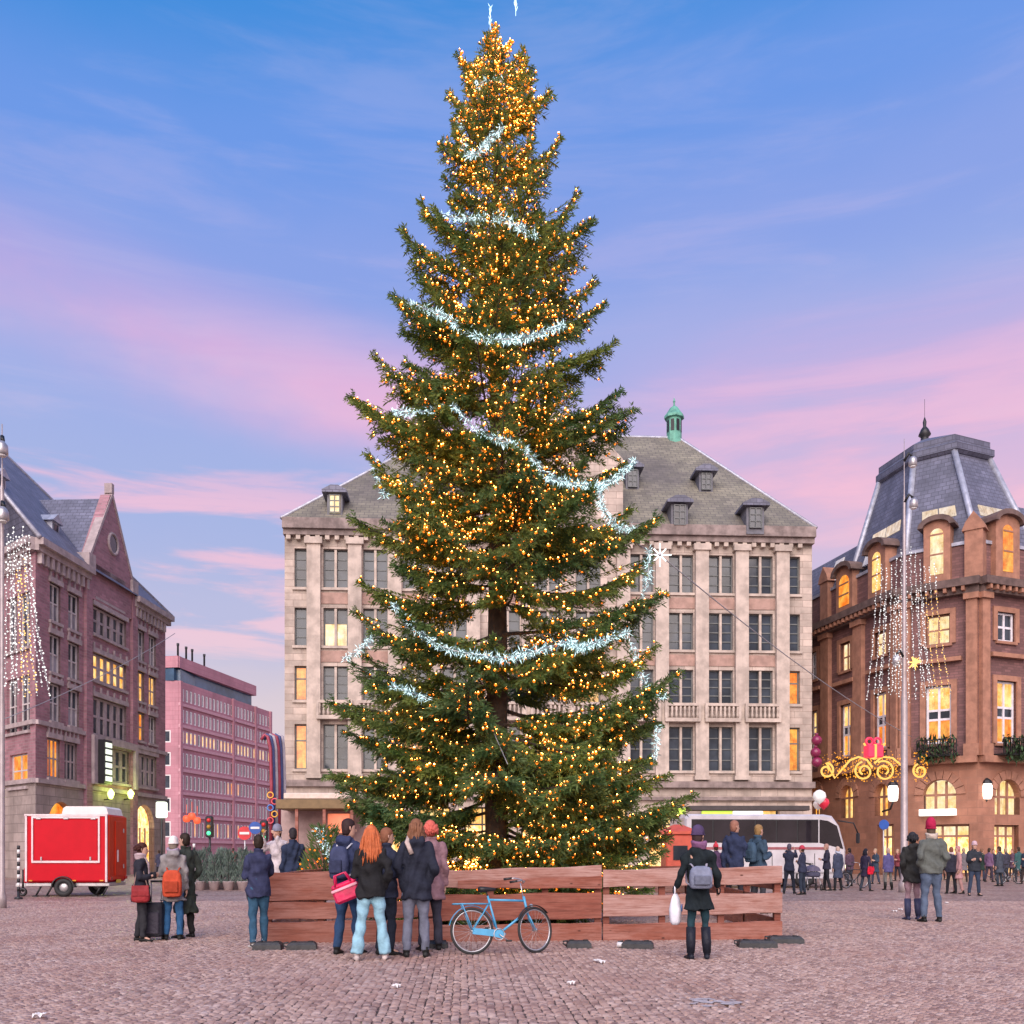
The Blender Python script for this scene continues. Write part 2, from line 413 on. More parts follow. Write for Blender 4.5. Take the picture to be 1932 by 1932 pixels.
for j in range(int((27.5 - 6.2) / sy_)):
    y0 = 6.2 + j * sy_
    hw = y0 * 0.565 + 1.6
    n_ = int(2 * hw / sx_)
    x = -hw + (np.arange(n_) + 0.5 * (j % 2)) * sx_ + rng.normal(0, .007, n_)
    ph = (x / 1.3) % 1.0 - 0.5
    yy = y0 + 0.26 * (0.25 - ph * ph) * 4 - 0.13 + rng.normal(0, .005, n_)
    rot = np.arctan(-0.26 * 8 * ph / 1.3) + rng.normal(0, .11, n_)
    stones.append(np.stack([x, yy, rot, rng.uniform(.80, 1.0, n_), rng.uniform(.78, .98, n_), rng.uniform(-.10, .10, n_), rng.uniform(-.10, .10, n_), rng.beta(1.3, 1.5, n_)], 1))
st = np.concatenate(stones)
inview = (np.abs(st[:, 0]) < st[:, 1] * 0.533) & (st[:, 1] > 7.95)
order = np.argsort(np.where(inview, st[:, 1], 99))
near, rest = st[order[:300]], st[order[300:]]
def stone_arrays(a):
    n_ = len(a)
    bx = np.array([-1, 1, 1, -1]) * sx_ * 0.47; by = np.array([-1, -1, 1, 1]) * sy_ * 0.47
    V = np.zeros((n_, 12, 3))
    bx = np.array([-1, 1, 1.02, .42, -.42, -1.02]) * sx_ * 0.48; by = np.array([-.86, -.86, .50, 1.06, 1.06, .50]) * sy_ * 0.52
    for lev, (k, z) in enumerate(((1.0, 0.0), (0.74, 0.019))):
        lx = bx[None] * a[:, 3:4] * k; ly = by[None] * a[:, 4:5] * k
        c, s = np.cos(a[:, 2:3]), np.sin(a[:, 2:3])
        V[:, lev * 6:lev * 6 + 6, 0] = a[:, 0:1] + lx * c - ly * s
        V[:, lev * 6:lev * 6 + 6, 1] = a[:, 1:2] + lx * s + ly * c
        V[:, lev * 6:lev * 6 + 6, 2] = z + (a[:, 5:6] * lx + a[:, 6:7] * ly if lev else 0) + (lev > 0) * .003
    return V
QF = [[6, 7, 8, 11], [8, 9, 10, 11]] + [[i, (i + 1) % 6, 6 + (i + 1) % 6, 6 + i] for i in range(6)]
def stones_mesh(name, a):
    V = stone_arrays(a); n_ = len(a)
    F_ = (np.array(QF)[None] + (np.arange(n_) * 12)[:, None, None]).reshape(-1, 4)
    me = bpy.data.meshes.new(name)
    me.vertices.add(n_ * 12); me.vertices.foreach_set('co', V.astype(np.float32).ravel())
    me.loops.add(F_.size); me.loops.foreach_set('vertex_index', F_.astype(np.int32).ravel())
    me.polygons.add(len(F_)); me.polygons.foreach_set('loop_start', np.arange(0, F_.size, 4, dtype=np.int32)); me.polygons.foreach_set('loop_total', np.full(len(F_), 4, np.int32))
    at = me.attributes.new('tone', 'FLOAT', 'FACE'); at.data.foreach_set('value', np.repeat(a[:, 7], 8).astype(np.float32))
    me.materials.append(COB); me.update(calc_edges=True)
    return me
o = put('cobbles', stones_mesh('cobbles', rest), None, plaza); tag(o, kind='stuff')
protos = [stones_mesh('cobble', np.array([[0, 0, 0, 1, 1, rng.uniform(-.05, .05), rng.uniform(-.05, .05), tt]])) for tt in (.1, .25, .4, .5, .6, .75, .9)]
for r in near:
    o = put('cobble', random.choice(protos), None, plaza)
    o.location = (r[0], r[1], 0); o.rotation_euler = (0, 0, r[2]); o.scale = (r[3], r[4], 1)

# ------------------------------------------------------------------ stone department building in the middle
STONE = mat('pale_sandstone', (0.46, 0.38, 0.325), 0.85, var=0.25, vscale=0.8, bump=0.35, bscale=9, brick=(1.1, 0.42, 0.012, (0.25, 0.18, 0.15), 0.16), stain=0.5)
STONE2 = mat('pale_sandstone_trim', (0.50, 0.415, 0.355), 0.85, var=0.22, vscale=1.5, bump=0.3, bscale=8, stain=0.45)
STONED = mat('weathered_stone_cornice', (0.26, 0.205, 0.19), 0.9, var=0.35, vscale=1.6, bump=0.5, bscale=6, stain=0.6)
PINKST = mat('reddish_spandrel_stone', (0.39, 0.25, 0.205), 0.85, var=0.2, vscale=2.0, bump=0.3, bscale=9, stain=0.3)
SLATE = mat('mossy_grey_slate', (0.185, 0.165, 0.145), 0.75, var=0.3, vscale=0.35, bump=0.5, bscale=8, col2=(0.25, 0.23, 0.17), brick=(0.55, 0.34, 0.02, (0.10, 0.09, 0.085), 0.16), stain=0.35)
SLATEB = mat('blue_grey_slate', (0.13, 0.135, 0.19), 0.55, var=0.25, vscale=0.6, bump=0.45, bscale=9, brick=(0.42, 0.28, 0.018, (0.07, 0.07, 0.10), 0.16), stain=0.25)
LEAD = mat('lead_flashing', (0.40, 0.41, 0.48), 0.45, 0.3, 0.2, 3)
COPPER = mat('green_copper', (0.13, 0.36, 0.27), 0.6, 0.1, 0.3, 2.5)
FRAMEG = mat('grey_green_frame', (0.13, 0.14, 0.14), 0.5)
FC = Fac((P(537, 0, 60.0).x, 60.0), (P(1532, 0, 61.8).x, 61.8))
bc = thing('department_store', 'pale stone five storey building behind the tree with slate hip roof and green turret', 'building', (2, 61, 0))
bc_inv = Vector((-2, -61, 0))
class Part:                                     # builds in world coordinates, then hangs under a thing whose origin is elsewhere
    pass
def under(root):
    """parent that keeps world coordinates: children get the inverse offset of the root"""
    def f(name, mb, mats, parent=None):
        o = put(name, mb, mats)
        o.parent = parent or root
        if parent is None: o.matrix_parent_inverse = Matrix.Translation(-root.location) if not root.rotation_euler.z else (Matrix.Translation(root.location) @ Matrix.Rotation(root.rotation_euler.z, 4, 'Z')).inverted()
        return o
    return f
pc = under(bc)
def fix(o, root):
    o.matrix_parent_inverse = Matrix.Translation(-root.location)
    return o
ZT, ZC = 21.2, 22.05
rows = [(18.0, 20.45), (14.36, 16.75), (10.95, 13.1), (6.64, 9.46)]
bays = [633, 708, 783, 858, 958, 1034, 1110, 1210, 1285, 1360, 1435]
edge = [567, 1498]
holes = []; wins = []
LITC = {(633, 1): 'half', (567, 2): 'o', (567, 3): 'o', (1498, 2): 'o', (1498, 3): 'o', (1110, 2): 'w', (1034, 3): 'w', (1110, 3): 'w', (858, 3): 'o', (783, 3): 'o'}
for bx_ in bays + edge:
    for k, (z0, z1) in enumerate(rows):
        hwp = 23 if bx_ in bays else 11.5
        u0, u1 = FC.uz(bx_ - hwp, 1200)[0], FC.uz(bx_ + hwp, 1200)[0]
        h = (u0, u1, z0, z1); holes.append(h); wins.append((bx_, k, h))
shop = []
for bx_, hw_ in ((640, 30), (730, 30), (820, 30), (910, 34), (1034, 50), (1150, 34), (1255, 30), (1362, 33), (1438, 33)):
    u0, u1 = FC.uz(bx_ - hw_, 1600)[0], FC.uz(bx_ + hw_, 1600)[0]
    shop.append((u0, u1, 0.15, 4.3)); holes.append(shop[-1])
W = FC.L
mb = MB(); wall(mb, FC, 0, W, 0, ZC - 0.1, holes, 0.45)
dep = 20.0
for u in (0, W):
    mb.poly([FC.at(u, 0, 0), FC.at(u, 0, -dep), FC.at(u, ZC - .1, -dep), FC.at(u, ZC - .1, 0)])
mb.poly([FC.at(0, 0, -dep), FC.at(W, 0, -dep), FC.at(W, ZC - .1, -dep), FC.at(0, ZC - .1, -dep)])
pc('wall', mb, STONE)
for (bx_, k, h) in wins:
    L_ = LITC.get((bx_, k))
    wide = bx_ in bays
    if L_ == 'half':
        z = h[2] + (h[3] - h[2]) * 0.62
        o = window(FC, h, None, 2, 2, [LITP, GLASS], FRAMEG, 0.35, 0.09, STONE2, 'grid', 0.17, [z])
    else:
        pm = {None: GLASS, 'o': LITO, 'w': LITW}[L_]
        if L_: o = window(FC, h, None, 2 if wide else 1, 2, pm, FRAMEG, 0.35, 0.09, STONE2, 'grid', 0.17, [h[2] + (h[3] - h[2]) * .64])
        else: o = window(FC, h, None, 2 if wide else 1, 4, pm, FRAMEG, 0.35, 0.07, STONE2, 'cols', 0.17)
    o.parent = bc; fix(o, bc)
    if wide:                                    # stone mullion standing proud, reddish spandrel below, lintel above
        q = MB(); um = (h[0] + h[1]) / 2; FC.box(q, um - .075, um + .075, h[2] + .02, h[3] - .02, -0.26, -0.06); put('mullion', q, STONE2, o)
        if k < 2:
            q = MB(); FC.box(q, h[0] - .2, h[1] + .2, rows[k + 1][1] + .25, h[2] - .3, -.1, .05); pc('spandrel', q, PINKST)
for h in shop:
    o = window(FC, h, None, 2, 2, [LITS, LITW], BLACK, 0.5, 0.1, None, 'grid', None, [3.2], name='shop_window'); o.parent = bc; fix(o, bc)
ed = [FC.uz(x, 1200)[0] for x in (593, 670.5, 745.5, 820.5, 893, 996, 1072, 1175, 1247.5, 1322.5, 1397.5, 1474)]
for u in ed:
    q = MB(); FC.box(q, u - .42, u + .42, 6.3, ZT - .55, 0.003, 0.38); FC.box(q, u - .55, u + .55, ZT - .55, ZT - .15, 0.003, 0.5); FC.box(q, u - .5, u + .5, 6.05, 6.3, 0.003, 0.46)
    pc('pilaster', q, STONE2)
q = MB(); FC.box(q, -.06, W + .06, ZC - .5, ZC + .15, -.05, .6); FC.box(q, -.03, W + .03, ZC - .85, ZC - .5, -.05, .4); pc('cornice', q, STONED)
q = MB()
nd = int(W / 0.6)
for i in range(nd): FC.box(q, (i + .25) * .6, (i + .7) * .6, ZC - 1.12, ZC - .85, 0.0, .36)
pc('dentils', q, STONE2)['kind'] = 'stuff'
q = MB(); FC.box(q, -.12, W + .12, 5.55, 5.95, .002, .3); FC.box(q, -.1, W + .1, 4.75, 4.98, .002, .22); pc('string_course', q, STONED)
for (bx_, k, h) in wins:                        # balconies below the third row
    if k == 2 and bx_ in bays:
        q = MB(); a, b = h[0] - .35, h[1] + .35
        FC.box(q, a, b, 9.72, 9.95, 0.01, .6); FC.box(q, a, b, 10.72, 10.9, .38, .58)
        for i in range(8):
            u = a + .18 + (b - a - .36) * i / 7
            q.lathe(FC.at(u, 9.95, .48), [(.07, 0), (.1, .2), (.06, .42), (.09, .62), (.07, .77)], 6)
        for u in (a + .06, b - .06): FC.box(q, u - .08, u + .08, 9.95, 10.72, .36, .6)
        pc('balcony', q, STONE2)
# roof
q = MB(); zr = 32.2; rin = 9.8
e0, e1 = -.15, W + .15
rA, rB = FC.at(rin * .98, zr, -rin), FC.at(W - rin * .66, zr, -rin)
cs = [FC.at(e0, ZC + .15, .35), FC.at(e1, ZC + .15, .35), FC.at(e1, ZC + .15, -dep), FC.at(e0, ZC + .15, -dep)]
q.poly([cs[0], cs[1], rB, rA]); q.poly([cs[1], cs[2], rB]); q.poly([cs[2], cs[3], rA, rB]); q.poly([cs[3], cs[0], rA])
rf = pc('roof', q, SLATE)
q = MB(); q.tube([cs[0], rA, rB, cs[1]], .12, 6); put('ridge_cap', q, LEAD, rf)
def roof_o(z): return .35 - (z - ZC - .15) * (rin + .35) / (zr - ZC - .15)
def dormer(F, px, y0, y1, hwp, parent_fn, roofm, pane, zt=None):
    u, z1 = F.uz(px, y0); z0 = F.uz(px, y1)[1]
    return u, z0, z1
DORM = mat('dark_lead_dormer', (.13, .13, .155), .6, var=.2)
def add_dormer(px, ytop, ybot, hwp, pane):
    # stands on the roof slope: find the depth where the slope reaches the dormer's foot
    d = 61.0
    for _ in range(30):
        z0 = EYE + (HOR - ybot) * d / FPX
        d_new = 61.0 - roof_o(z0)
        d = d * .5 + d_new * .5
    mpp = d / FPX
    z0 = EYE + (HOR - ybot) * mpp; z1 = EYE + (HOR - ytop) * mpp
    u = (Vector(((px - CX) * mpp, d, 0)) - FC.p0).dot(FC.e); hw = hwp * mpp
    o = roof_o(z0) + .05
    q = MB(); FC.box(q, u - hw, u + hw, z0 - .3, z1, o - (z1 - z0) - 1.2, o, 0)
    dm = pc('dormer', q, DORM)
    q = MB(); FC.prism(q, [(u - hw - .3, z1), (u + hw + .3, z1), (u + hw + .3, z1 + .16), (u + hw * .5, z1 + .45), (u - hw * .5, z1 + .45), (u - hw - .3, z1 + .16)], o - (z1 - z0) - 1.8, o + .3, 0)
    put('dormer_roof', q, SLATEB, dm)
    wn = window(FC, (u - hw * .72, u + hw * .72, z0 + .05, z1 - .1), None, 2, 3, pane, FRAMEG, -.06, .06, None, 'one', out=o - 0.0)
    wn.parent = dm
for a in ((635, 941, 979, 14, LITP), (1284, 947, 990, 16, GLASS), (1430, 950, 993, 17, GLASS), (1194, 882, 920, 12.5, GLASS), (1335, 886, 922, 13, GLASS)): add_dormer(*a)
# raised middle part with its own gable
u0, u1 = FC.uz(893, 900)[0], FC.uz(1175, 900)[0]
q = MB(); um = (u0 + u1) / 2
FC.prism(q, [(u0, ZC + .16), (u1, ZC + .16), (u1, ZC + 4.4), (um + 2, ZC + 7.2), (um - 2, ZC + 7.2), (u0, ZC + 4.4)], -7.5, 0.1)
pc('gable', q, STONE)
# green copper turret
c = FC.at(W - rin * .66 - .3, zr, -rin)
t_ = [(.56, -1.0), (.56, 1.35), (.74, 1.4), (.74, 1.58), (.56, 1.8), (.3, 2.2), (.08, 2.35), (.06, 2.6), (.1, 2.66), (.02, 2.95)]
q = MB(); q.lathe(c, t_, 8, 0, False)
tu = pc('turret', q, COPPER)
for k in range(8):
    a = 2 * math.pi * (k + .5) / 8; q = MB()
    M_ = Matrix.Rotation(a, 3, 'Z')
    q.box(c + M_ @ Vector((.525, 0, .78)), (.04, .25, .85), 0, M=M_); put('louvre', q, BLACK, tu)
# ------------------------------------------------------------------ purple brick gabled building on the left
BRICKL = mat('purple_red_brick', (0.33, 0.165, 0.195), 0.85, var=0.18, vscale=0.8, bump=0.35, bscale=12, brick=(0.5, 0.16, 0.016, (0.30, 0.21, 0.22), 0.2), stain=0.3)
GREYST = mat('grey_ground_floor_stone', (0.33, 0.27, 0.25), 0.85, var=0.18, vscale=1.2, bump=0.35, bscale=8, brick=(1.2, 0.5, 0.02, (0.2, 0.16, 0.15), 0.12), stain=0.4)
TRIML = mat('greyish_stone_trim', (0.38, 0.31, 0.31), 0.85, var=0.2, vscale=2, bump=0.2)
FRAMEL = mat('off_white_frame', (0.55, 0.50, 0.50), 0.5)
FL = Fac((P(67, 0, 51.04).x, 51.04), (P(312, 0, 67.7).x, 67.7))
FLc = Fac((FL.p0.x - 9, FL.p0.y + 8), (FL.p0.x, FL.p0.y))
bl = thing('gabled_building', 'purple brick building with steep gable and round window behind the red trailer', 'building', (-29, 58, 0))
pl = under(bl)
Z1 = lambda zx, zy: (zx * .293, 811 + zy * .293)
Z2 = lambda zx, zy: (zx * .293, 1283 + zy * .293)
def zu(Fx, px): return Fx.uz(px, 1200)[0]
def rowz(Fx, px, ya, yb): return Fx.uz(px, yb)[1], Fx.uz(px, ya)[1]
HL = []; todo = []
def addw(x0, x1, px, ya, yb, **kw):
    z0, z1 = rowz(FL, px, ya, yb)
    r = (zu(FL, x0), zu(FL, x1), z0, z1); HL.append(r); todo.append((r, kw))
c1, c2 = (94, 114), (129, 149)
for ya, yb in ((1103, 1174), (1199, 1270), (1291, 1362)):
    for c in (c1, c2): addw(c[0], c[1], 104, ya, yb, nx=2, split=.5)
addw(90, 113, 104, 1395, 1468, nx=3, split=.5, pane='o'); addw(122, 145, 104, 1395, 1468, nx=3, split=.5)
for xa in (178, 192, 206, 220): addw(xa, xa + 11, 205, 1090, 1140, nx=1, split=.55)
addw(176, 238, 205, 1157, 1208, nx=5, split=.5)
addw(176, 238, 205, 1243, 1293, nx=5, split=.5, pane='w')
addw(176, 238, 205, 1323, 1393, nx=5, split=.5)
addw(193, 243, 215, 1413, 1476, nx=4, split=.5)
for xa, xb in ((258, 272), (281, 294)):
    for ya, yb, pn in ((1190, 1248, None), (1268, 1324, 'w'), (1345, 1398, 'o' if xa < 270 else None)): addw(xa, xb, 266, ya, yb, nx=2, split=.5, pane=pn)
addw(258, 295, 275, 1425, 1485, nx=4, split=.5)
ZL = 18.0
arch = (zu(FL, 253), zu(FL, 291), 0.1, FL.uz(272, 1518)[1]); HL.append(arch)
arch2 = (zu(FL, 90), zu(FL, 140), 0.1, FL.uz(110, 1512)[1]); HL.append(arch2)
mb = MB(); zg = FL.uz(110, 1478)[1]
gl = [h for h in HL]
wall(mb, FL, 0, FL.L, zg, ZL, gl, .4); wall(mb, FL, 0, FL.L, 0, zg, gl, .45, 1)
wall(mb, FLc, 0, FLc.L, zg, ZL, [(8.2, 9.6, 12.5, 15.5), (8.2, 9.6, 8, 11), (9.9, 11.3, 12.5, 15.5), (9.9, 11.3, 8, 11), (8.6, 11.0, 5.0, 6.8)], .4); wall(mb, FLc, 0, FLc.L, 0, zg, [], .4, 1)
mb.poly([FL.at(FL.L, 0), FL.at(FL.L, 0, -16), FL.at(FL.L, ZL, -16), FL.at(FL.L, ZL)])
mb.poly([FL.at(FL.L, 0, -16), FL.at(-4, 0, -16), FL.at(-4, ZL, -16), FL.at(FL.L, ZL, -16)])
pl('wall', mb, [BRICKL, GREYST])
PN = {None: GLASS, 'w': LITW, 'o': LITO}
for r, kw in todo:
    zm = r[2] + (r[3] - r[2]) * kw['split']
    pn_ = PN[kw.get('pane')]; o = window(FL, r, None, kw['nx'], 2, [PALEGL, GLASS] if pn_ is GLASS else [pn_, pn_], FRAMEL, .2, .08, TRIML, 'grid' if kw['nx'] < 3 else 'one', None, [zm]) if pn_ is GLASS and kw['nx'] < 3 else window(FL, r, None, kw['nx'], 2, pn_, TRIML, .2, .14 if kw['nx'] > 3 else .09, TRIML, 'one', .38 if kw['nx'] > 3 else None, [zm]); o.parent = bl; fix(o, bl)
    q = MB(); FL.box(q, r[0] - .15, r[1] + .15, r[3] + .02, r[3] + .3, .003, .12)
    nk = max(2, kw['nx'] + 1)
    for i in range(nk): u = r[0] + (r[1] - r[0]) * i / (nk - 1); FL.box(q, u - .06, u + .06, r[3] + .3, r[3] + .62, .003, .1)
    pl('lintel', q, TRIML)
for r in [(8.2, 9.6, 12.5, 15.5), (8.2, 9.6, 8, 11), (9.9, 11.3, 12.5, 15.5), (9.9, 11.3, 8, 11), (8.6, 11.0, 5.0, 6.8)]:
    o = window(FLc, r, None, 2, 2, LITO if r[2] == 5.0 else GLASS, FRAMEL, .24, .08, TRIML); o.parent = bl; fix(o, bl)
for r, pm in ((arch, LITS), (arch2, LITO)):
    q = MB(); um = (r[0] + r[1]) / 2; hw = (r[1] - r[0]) / 2; zs = r[3] - hw
    pts = [(r[0] + .05, r[2]), (r[1] - .05, r[2])] + [(um + hw * .97 * math.cos(a), zs + hw * .97 * math.sin(a)) for a in [math.pi * i / 10 for i in range(11)]]
    FL.prism(q, pts, -.4, -.36); dd = pl('arched_door', q, pm)
    q = MB()
    for sg in (-1, 1):
        FL.prism(q, [(um + sg * hw, zs), (um + sg * hw, r[3])] + [(um + sg * hw * math.cos(a), zs + hw * math.sin(a)) for a in [math.pi / 2 * (1 - i / 6) for i in range(7)]], -.42, .004)
    for i in range(1, 4): FL.box(q, r[0] + (r[1] - r[0]) * i / 4 - .05, r[0] + (r[1] - r[0]) * i / 4 + .05, 0.1, zs, -.36, -.28)
    pl('door_surround', q, GREYST)
# gable
ga, gb = zu(FL, 164), zu(FL, 249); um = zu(FL, 208); za = FL.uz(208, 936)[1]; zb = FL.uz(166, 1052)[1]
q = MB(); FL.prism(q, [(ga, ZL - 1.5), (gb, ZL - 1.5), (gb, zb - .2), (um + .25, za), (um - .25, za), (ga, zb - .2)], -.5, .12); pl('gable_wall', q, BRICKL)
q = MB()
for sg, ue in ((-1, ga), (1, gb)):
    FL.prism(q, [(ue, zb - .25), (um, za - .1), (um, za + .25), (ue, zb + .1)] if sg < 0 else [(ue, zb - .25), (ue, zb + .1), (um, za + .25), (um, za - .1)], -.35, .17)
FL.box(q, um - .16, um + .16, za + .15, za + .75, -.3, .17)
FL.box(q, ga - .3, ga + .5, zb - .6, zb + .2, -.5, .3); FL.box(q, gb - .5, gb + .3, zb - .6, zb + .2, -.5, .3)
pl('gable_coping', q, TRIML)
zr_ = FL.uz(214, 1030)[1]; ur = zu(FL, 209.5)
q = MB(); q.torus(FL.at(ur, zr_, .14), FL.n, .62, .1, 20, 6); rw = pl('round_window', q, TRIML)
q = MB(); FL.prism(q, [(ur + .6 * math.cos(2 * math.pi * i / 16), zr_ + .6 * math.sin(2 * math.pi * i / 16)) for i in range(16)], .1, .145); put('pane', q, GLASS, rw)
q = MB()                                        # gable roof running back into the main roof
FL.prism(q, [(ga, zb - .3), (um, za - .15), (gb, zb - .3)], -9.5, -.5); pl('gable_roof', q, SLATEB)
# main hip roof
ze, zr2, rb = ZL + .1, 27.6, 8.5
q = MB(); a0, a1, a2, a3 = FL.at(-.3, ze, .4), FL.at(FL.L + .3, ze, .4), FL.at(FL.L + .3, ze, -17), FL.at(-9, ze, -17)
r0, r1 = FL.at(3.0, zr2, -rb), FL.at(FL.L - 6.0, zr2, -rb); b0 = FLc.at(0, ze, .4)
q.poly([a0, a1, r1, r0]); q.poly([a1, a2, r1]); q.poly([a2, a3, r0, r1]); q.poly([a0, b0, r0]); q.poly([b0, a3, r0])
mr = pl('roof', q, SLATEB)
q = MB(); q.tube([a0, r0, r1, a1], .13, 6)
q.tube([FL.at(ga - .1, zb - .4, .2), FL.at(ga - 1.9, za - 1.0, -6.3)], .15, 6); put('ridge_cap', q, LEAD, mr)
q = MB(); q.box(r0 + Vector((0, 1, .9)), (1.4, 2.4, 1.8)); 
for k in range(4): q.lathe(r0 + Vector((0, .2 + k * .55, 1.8)), [(.16, 0), (.13, .5), (.17, .55), (.15, .7)], 8)
put('chimney', q, BRICKL, mr)
q = MB(); q.box(r1 + Vector((-1.2, -1.5, .1)), (.9, .9, 1.3)); put('chimney', q, LEAD, mr)
q = MB()
for (u, w_, z_) in ((3.2, .75, 1.2), (-1.0, .7, 2.2)):
    pass
for px, y0, y1 in ((112, 988, 1022), (170, 1018, 1030), (26, 955, 990)):
    t = .45 if px != 170 else .3
    u = zu(FL, px) + (0.2 if px != 170 else 0); o_ = -rb * t + .3; z_ = ze + (zr2 - ze) * t - .6
    q = MB(); FL.box(q, u - 1.4, u - .6, z_ - .6, z_ + .3, o_ - 1.2, o_ + .7); dm = pl('dormer', q, LEAD)
    q = MB(); FL.prism(q, [(u - 1.6, z_ + .3), (u - .4, z_ + .3), (u - 1.0, z_ + .8)], o_ - 1.6, o_ + .85); put('dormer_roof', q, LEAD, dm)
    q = MB(); FL.box(q, u - 1.25, u - .75, z_ - .4, z_ + .2, o_ + .7, o_ + .73); put('pane', q, GLASS, dm)
q = MB()
for F_, ua, ub in ((FL, -.2, ga), (FL, gb, FL.L + .3), (FLc, 0, FLc.L + .2)):
    F_.box(q, ua, ub, ZL - .25, ZL + .12, .003, .55); F_.box(q, ua, ub, ZL - .55, ZL - .25, .003, .3)
pl('cornice', q, TRIML)
q = MB()
for F_, ua, ub in ((FL, 0, ga), (FL, gb, FL.L), (FLc, 0, FLc.L)):
    n_ = int((ub - ua) / .55)
    for i in range(n_):
        F_.box(q, ua + (i + .3) * .55, ua + (i + .75) * .55, ZL - 1.15, ZL - .55, .003, .25)
pl('corbels', q, TRIML)['kind'] = 'stuff'
for z_ in (FL.uz(110, 1372)[1], zg):
    q = MB(); FL.box(q, 0, FL.L, z_ - .12, z_ + .12, .003, .16); FLc.box(q, 0, FLc.L, z_ - .12, z_ + .12, .003, .16); pl('string_course', q, TRIML)
for px in (163, 250):                           # brick piers beside the gable
    u = zu(FL, px); q = MB(); FL.box(q, u - .35, u + .35, 0, zb - .6, .004, .2); pl('pier', q, BRICKL)
# stone bay surround, lit vertical sign, green uplights
q = MB(); u0, u1 = zu(FL, 166), zu(FL, 250); z0, z1 = FL.uz(205, 1484)[1], FL.uz(205, 1395)[1]
FL.box(q, u0, zu(FL, 191), z0, z1, .21, .4); FL.box(q, zu(FL, 245), u1, z0, z1, .21, .4); FL.box(q, zu(FL, 191) + .002, zu(FL, 245) - .002, FL.uz(215, 1410)[1], z1, .21, .4); pl('stone_surround', q, TRIML)
SIGNW = mat('lit_sign_white', (0.8, 0.8, 0.78), 0.5, emit=(0.85, 1.0, 0.75), estr=0.9)
sgn = thing('vertical_sign', 'tall vertical sign of white lit blocks on the gabled building', 'sign', FL.at(zu(FL, 180), 0, .9))
zt, zb_ = FL.uz(180, 1400)[1], FL.uz(180, 1476)[1]; uu = zu(FL, 180)
q = MB(); FL.box(q, uu - .5, uu + .5, zb_ - .1, zt + .1, .42, .8); o = put('sign_board', q, BLACK, sgn); fix(o, sgn)
for k in range(6):
    h = (zt - zb_) / 6; q = MB(); FL.box(q, uu - .36, uu + .36, zb_ + h * k + .06, zb_ + h * (k + 1) - .06, .8, .86); o = put('sign_letter', q, SIGNW, sgn); fix(o, sgn)
GREENL = mat('green_lamp', (0.7, 0.8, 0.3), 0.5, emit=(0.75, 1.0, 0.15), estr=6.0)
for px in (194, 232):
    lp = thing('wall_lamp', 'small yellow green wall lamp at the %s under the stone bay' % ('left' if px < 200 else 'right'), 'lamp', FL.at(zu(FL, px), FL.uz(px, 1498)[1], .5), group='green lamps on the gabled building')
    q = MB(); q.lathe((0, 0, 0), [(.1, -.3), (.22, 0), (.2, .1), (.05, .3)], 8); put('lamp_glass', q, GREENL, lp)
    q = MB(); q.tube([(-.05, 0, -.3), (-.45, .1, -.35)], .04, 5); put('bracket', q, BLACK, lp)
    ld = bpy.data.lights.new('lamp_light', 'POINT'); ld.energy = 60; ld.color = (.75, 1, .2); ld.shadow_soft_size = .3
    lo = bpy.data.objects.new('lamp_light', ld); COL.objects.link(lo); lo.parent = lp; lo.location = (0.6, 0, 0.4)

# ------------------------------------------------------------------ long pink office block up the side street
PINKB = mat('pink_painted_brick', (0.47, 0.225, 0.265), 0.8, var=0.12, vscale=0.3, bump=0.1, stain=0.25, brick=(1.4, .62, .03, (0.42, 0.18, 0.22), .06))
PINKL = mat('pink_string_band', (0.60, 0.34, 0.38), 0.8, var=0.1)
BLUEB = mat('blue_glass_band', (0.06, 0.12, 0.20), 0.15, 0, 0.4, 0.3)
kd = 1.6
p0 = P(337, 0, 83 * kd); p1 = (-25.5 * kd, 101.4 * kd)
FP = Fac((p0.x, p0.y), p1); FPf = Fac((p0.x - 14, p0.y + 1), (p0.x, p0.y))
bp_ = thing('office_block', 'long pink office block with rows of narrow windows up the side street', 'building', (-45, 145, 0)); pp = under(bp_)
ztop = EYE + 17 * kd
zrow = [(EYE + (1609 - yb) * 84 * kd / FPX, EYE + (1609 - ya) * 84 * kd / FPX) for ya, yb in ((1301, 1324), (1340, 1364), (1380, 1403), (1421, 1447), (1463, 1490), (1506, 1533), (1550, 1580))]
ncol = 26; pitch = FP.L / (ncol + .6); holes = []; todo = []
for k, (z0, z1) in enumerate(zrow):
    for i in range(ncol):
        u = .5 + pitch * (i + .3); r = (u, u + pitch * .58, z0, z1); holes.append(r)
        todo.append((r, PALEGL if k < 2 or (k in (3, 5) and i % 3 == 0) else LITW if (k == 2 and i % 5 != 4) else LITO if (k == 4 and 12 <= i <= 15) or (k == 6 and i % 3 == 0) else GLASS))
zband0, zband1 = EYE + (1609 - 1288) * kd * 84 / FPX, EYE + (1609 - 1264) * kd * 84 / FPX
mb = MB(); wall(mb, FP, 0, FP.L, 0, zband0, holes, .5)
fh = [(9.6, 10.9, z0, z1) for z0, z1 in zrow[2:]] + [(11.6, 12.9, z0, z1) for z0, z1 in zrow[2:]]
wall(mb, FPf, 0, FPf.L, 0, zband0, fh, .5)
mb.poly([FP.at(0, zband0), FP.at(FP.L, zband0), FP.at(FP.L, zband0, -14), FPf.at(0, zband0)])
mb.poly([FP.at(FP.L, 0), FP.at(FP.L, zband0), FP.at(FP.L, zband0, -14), FP.at(FP.L, 0, -14)])
pp('wall', mb, PINKB)
mesh_cache = {}
for r, pm in todo:
    o = window(FP, r, None, 1, 1, pm, WHITEP, .1, .16); o.parent = bp_; fix(o, bp_)
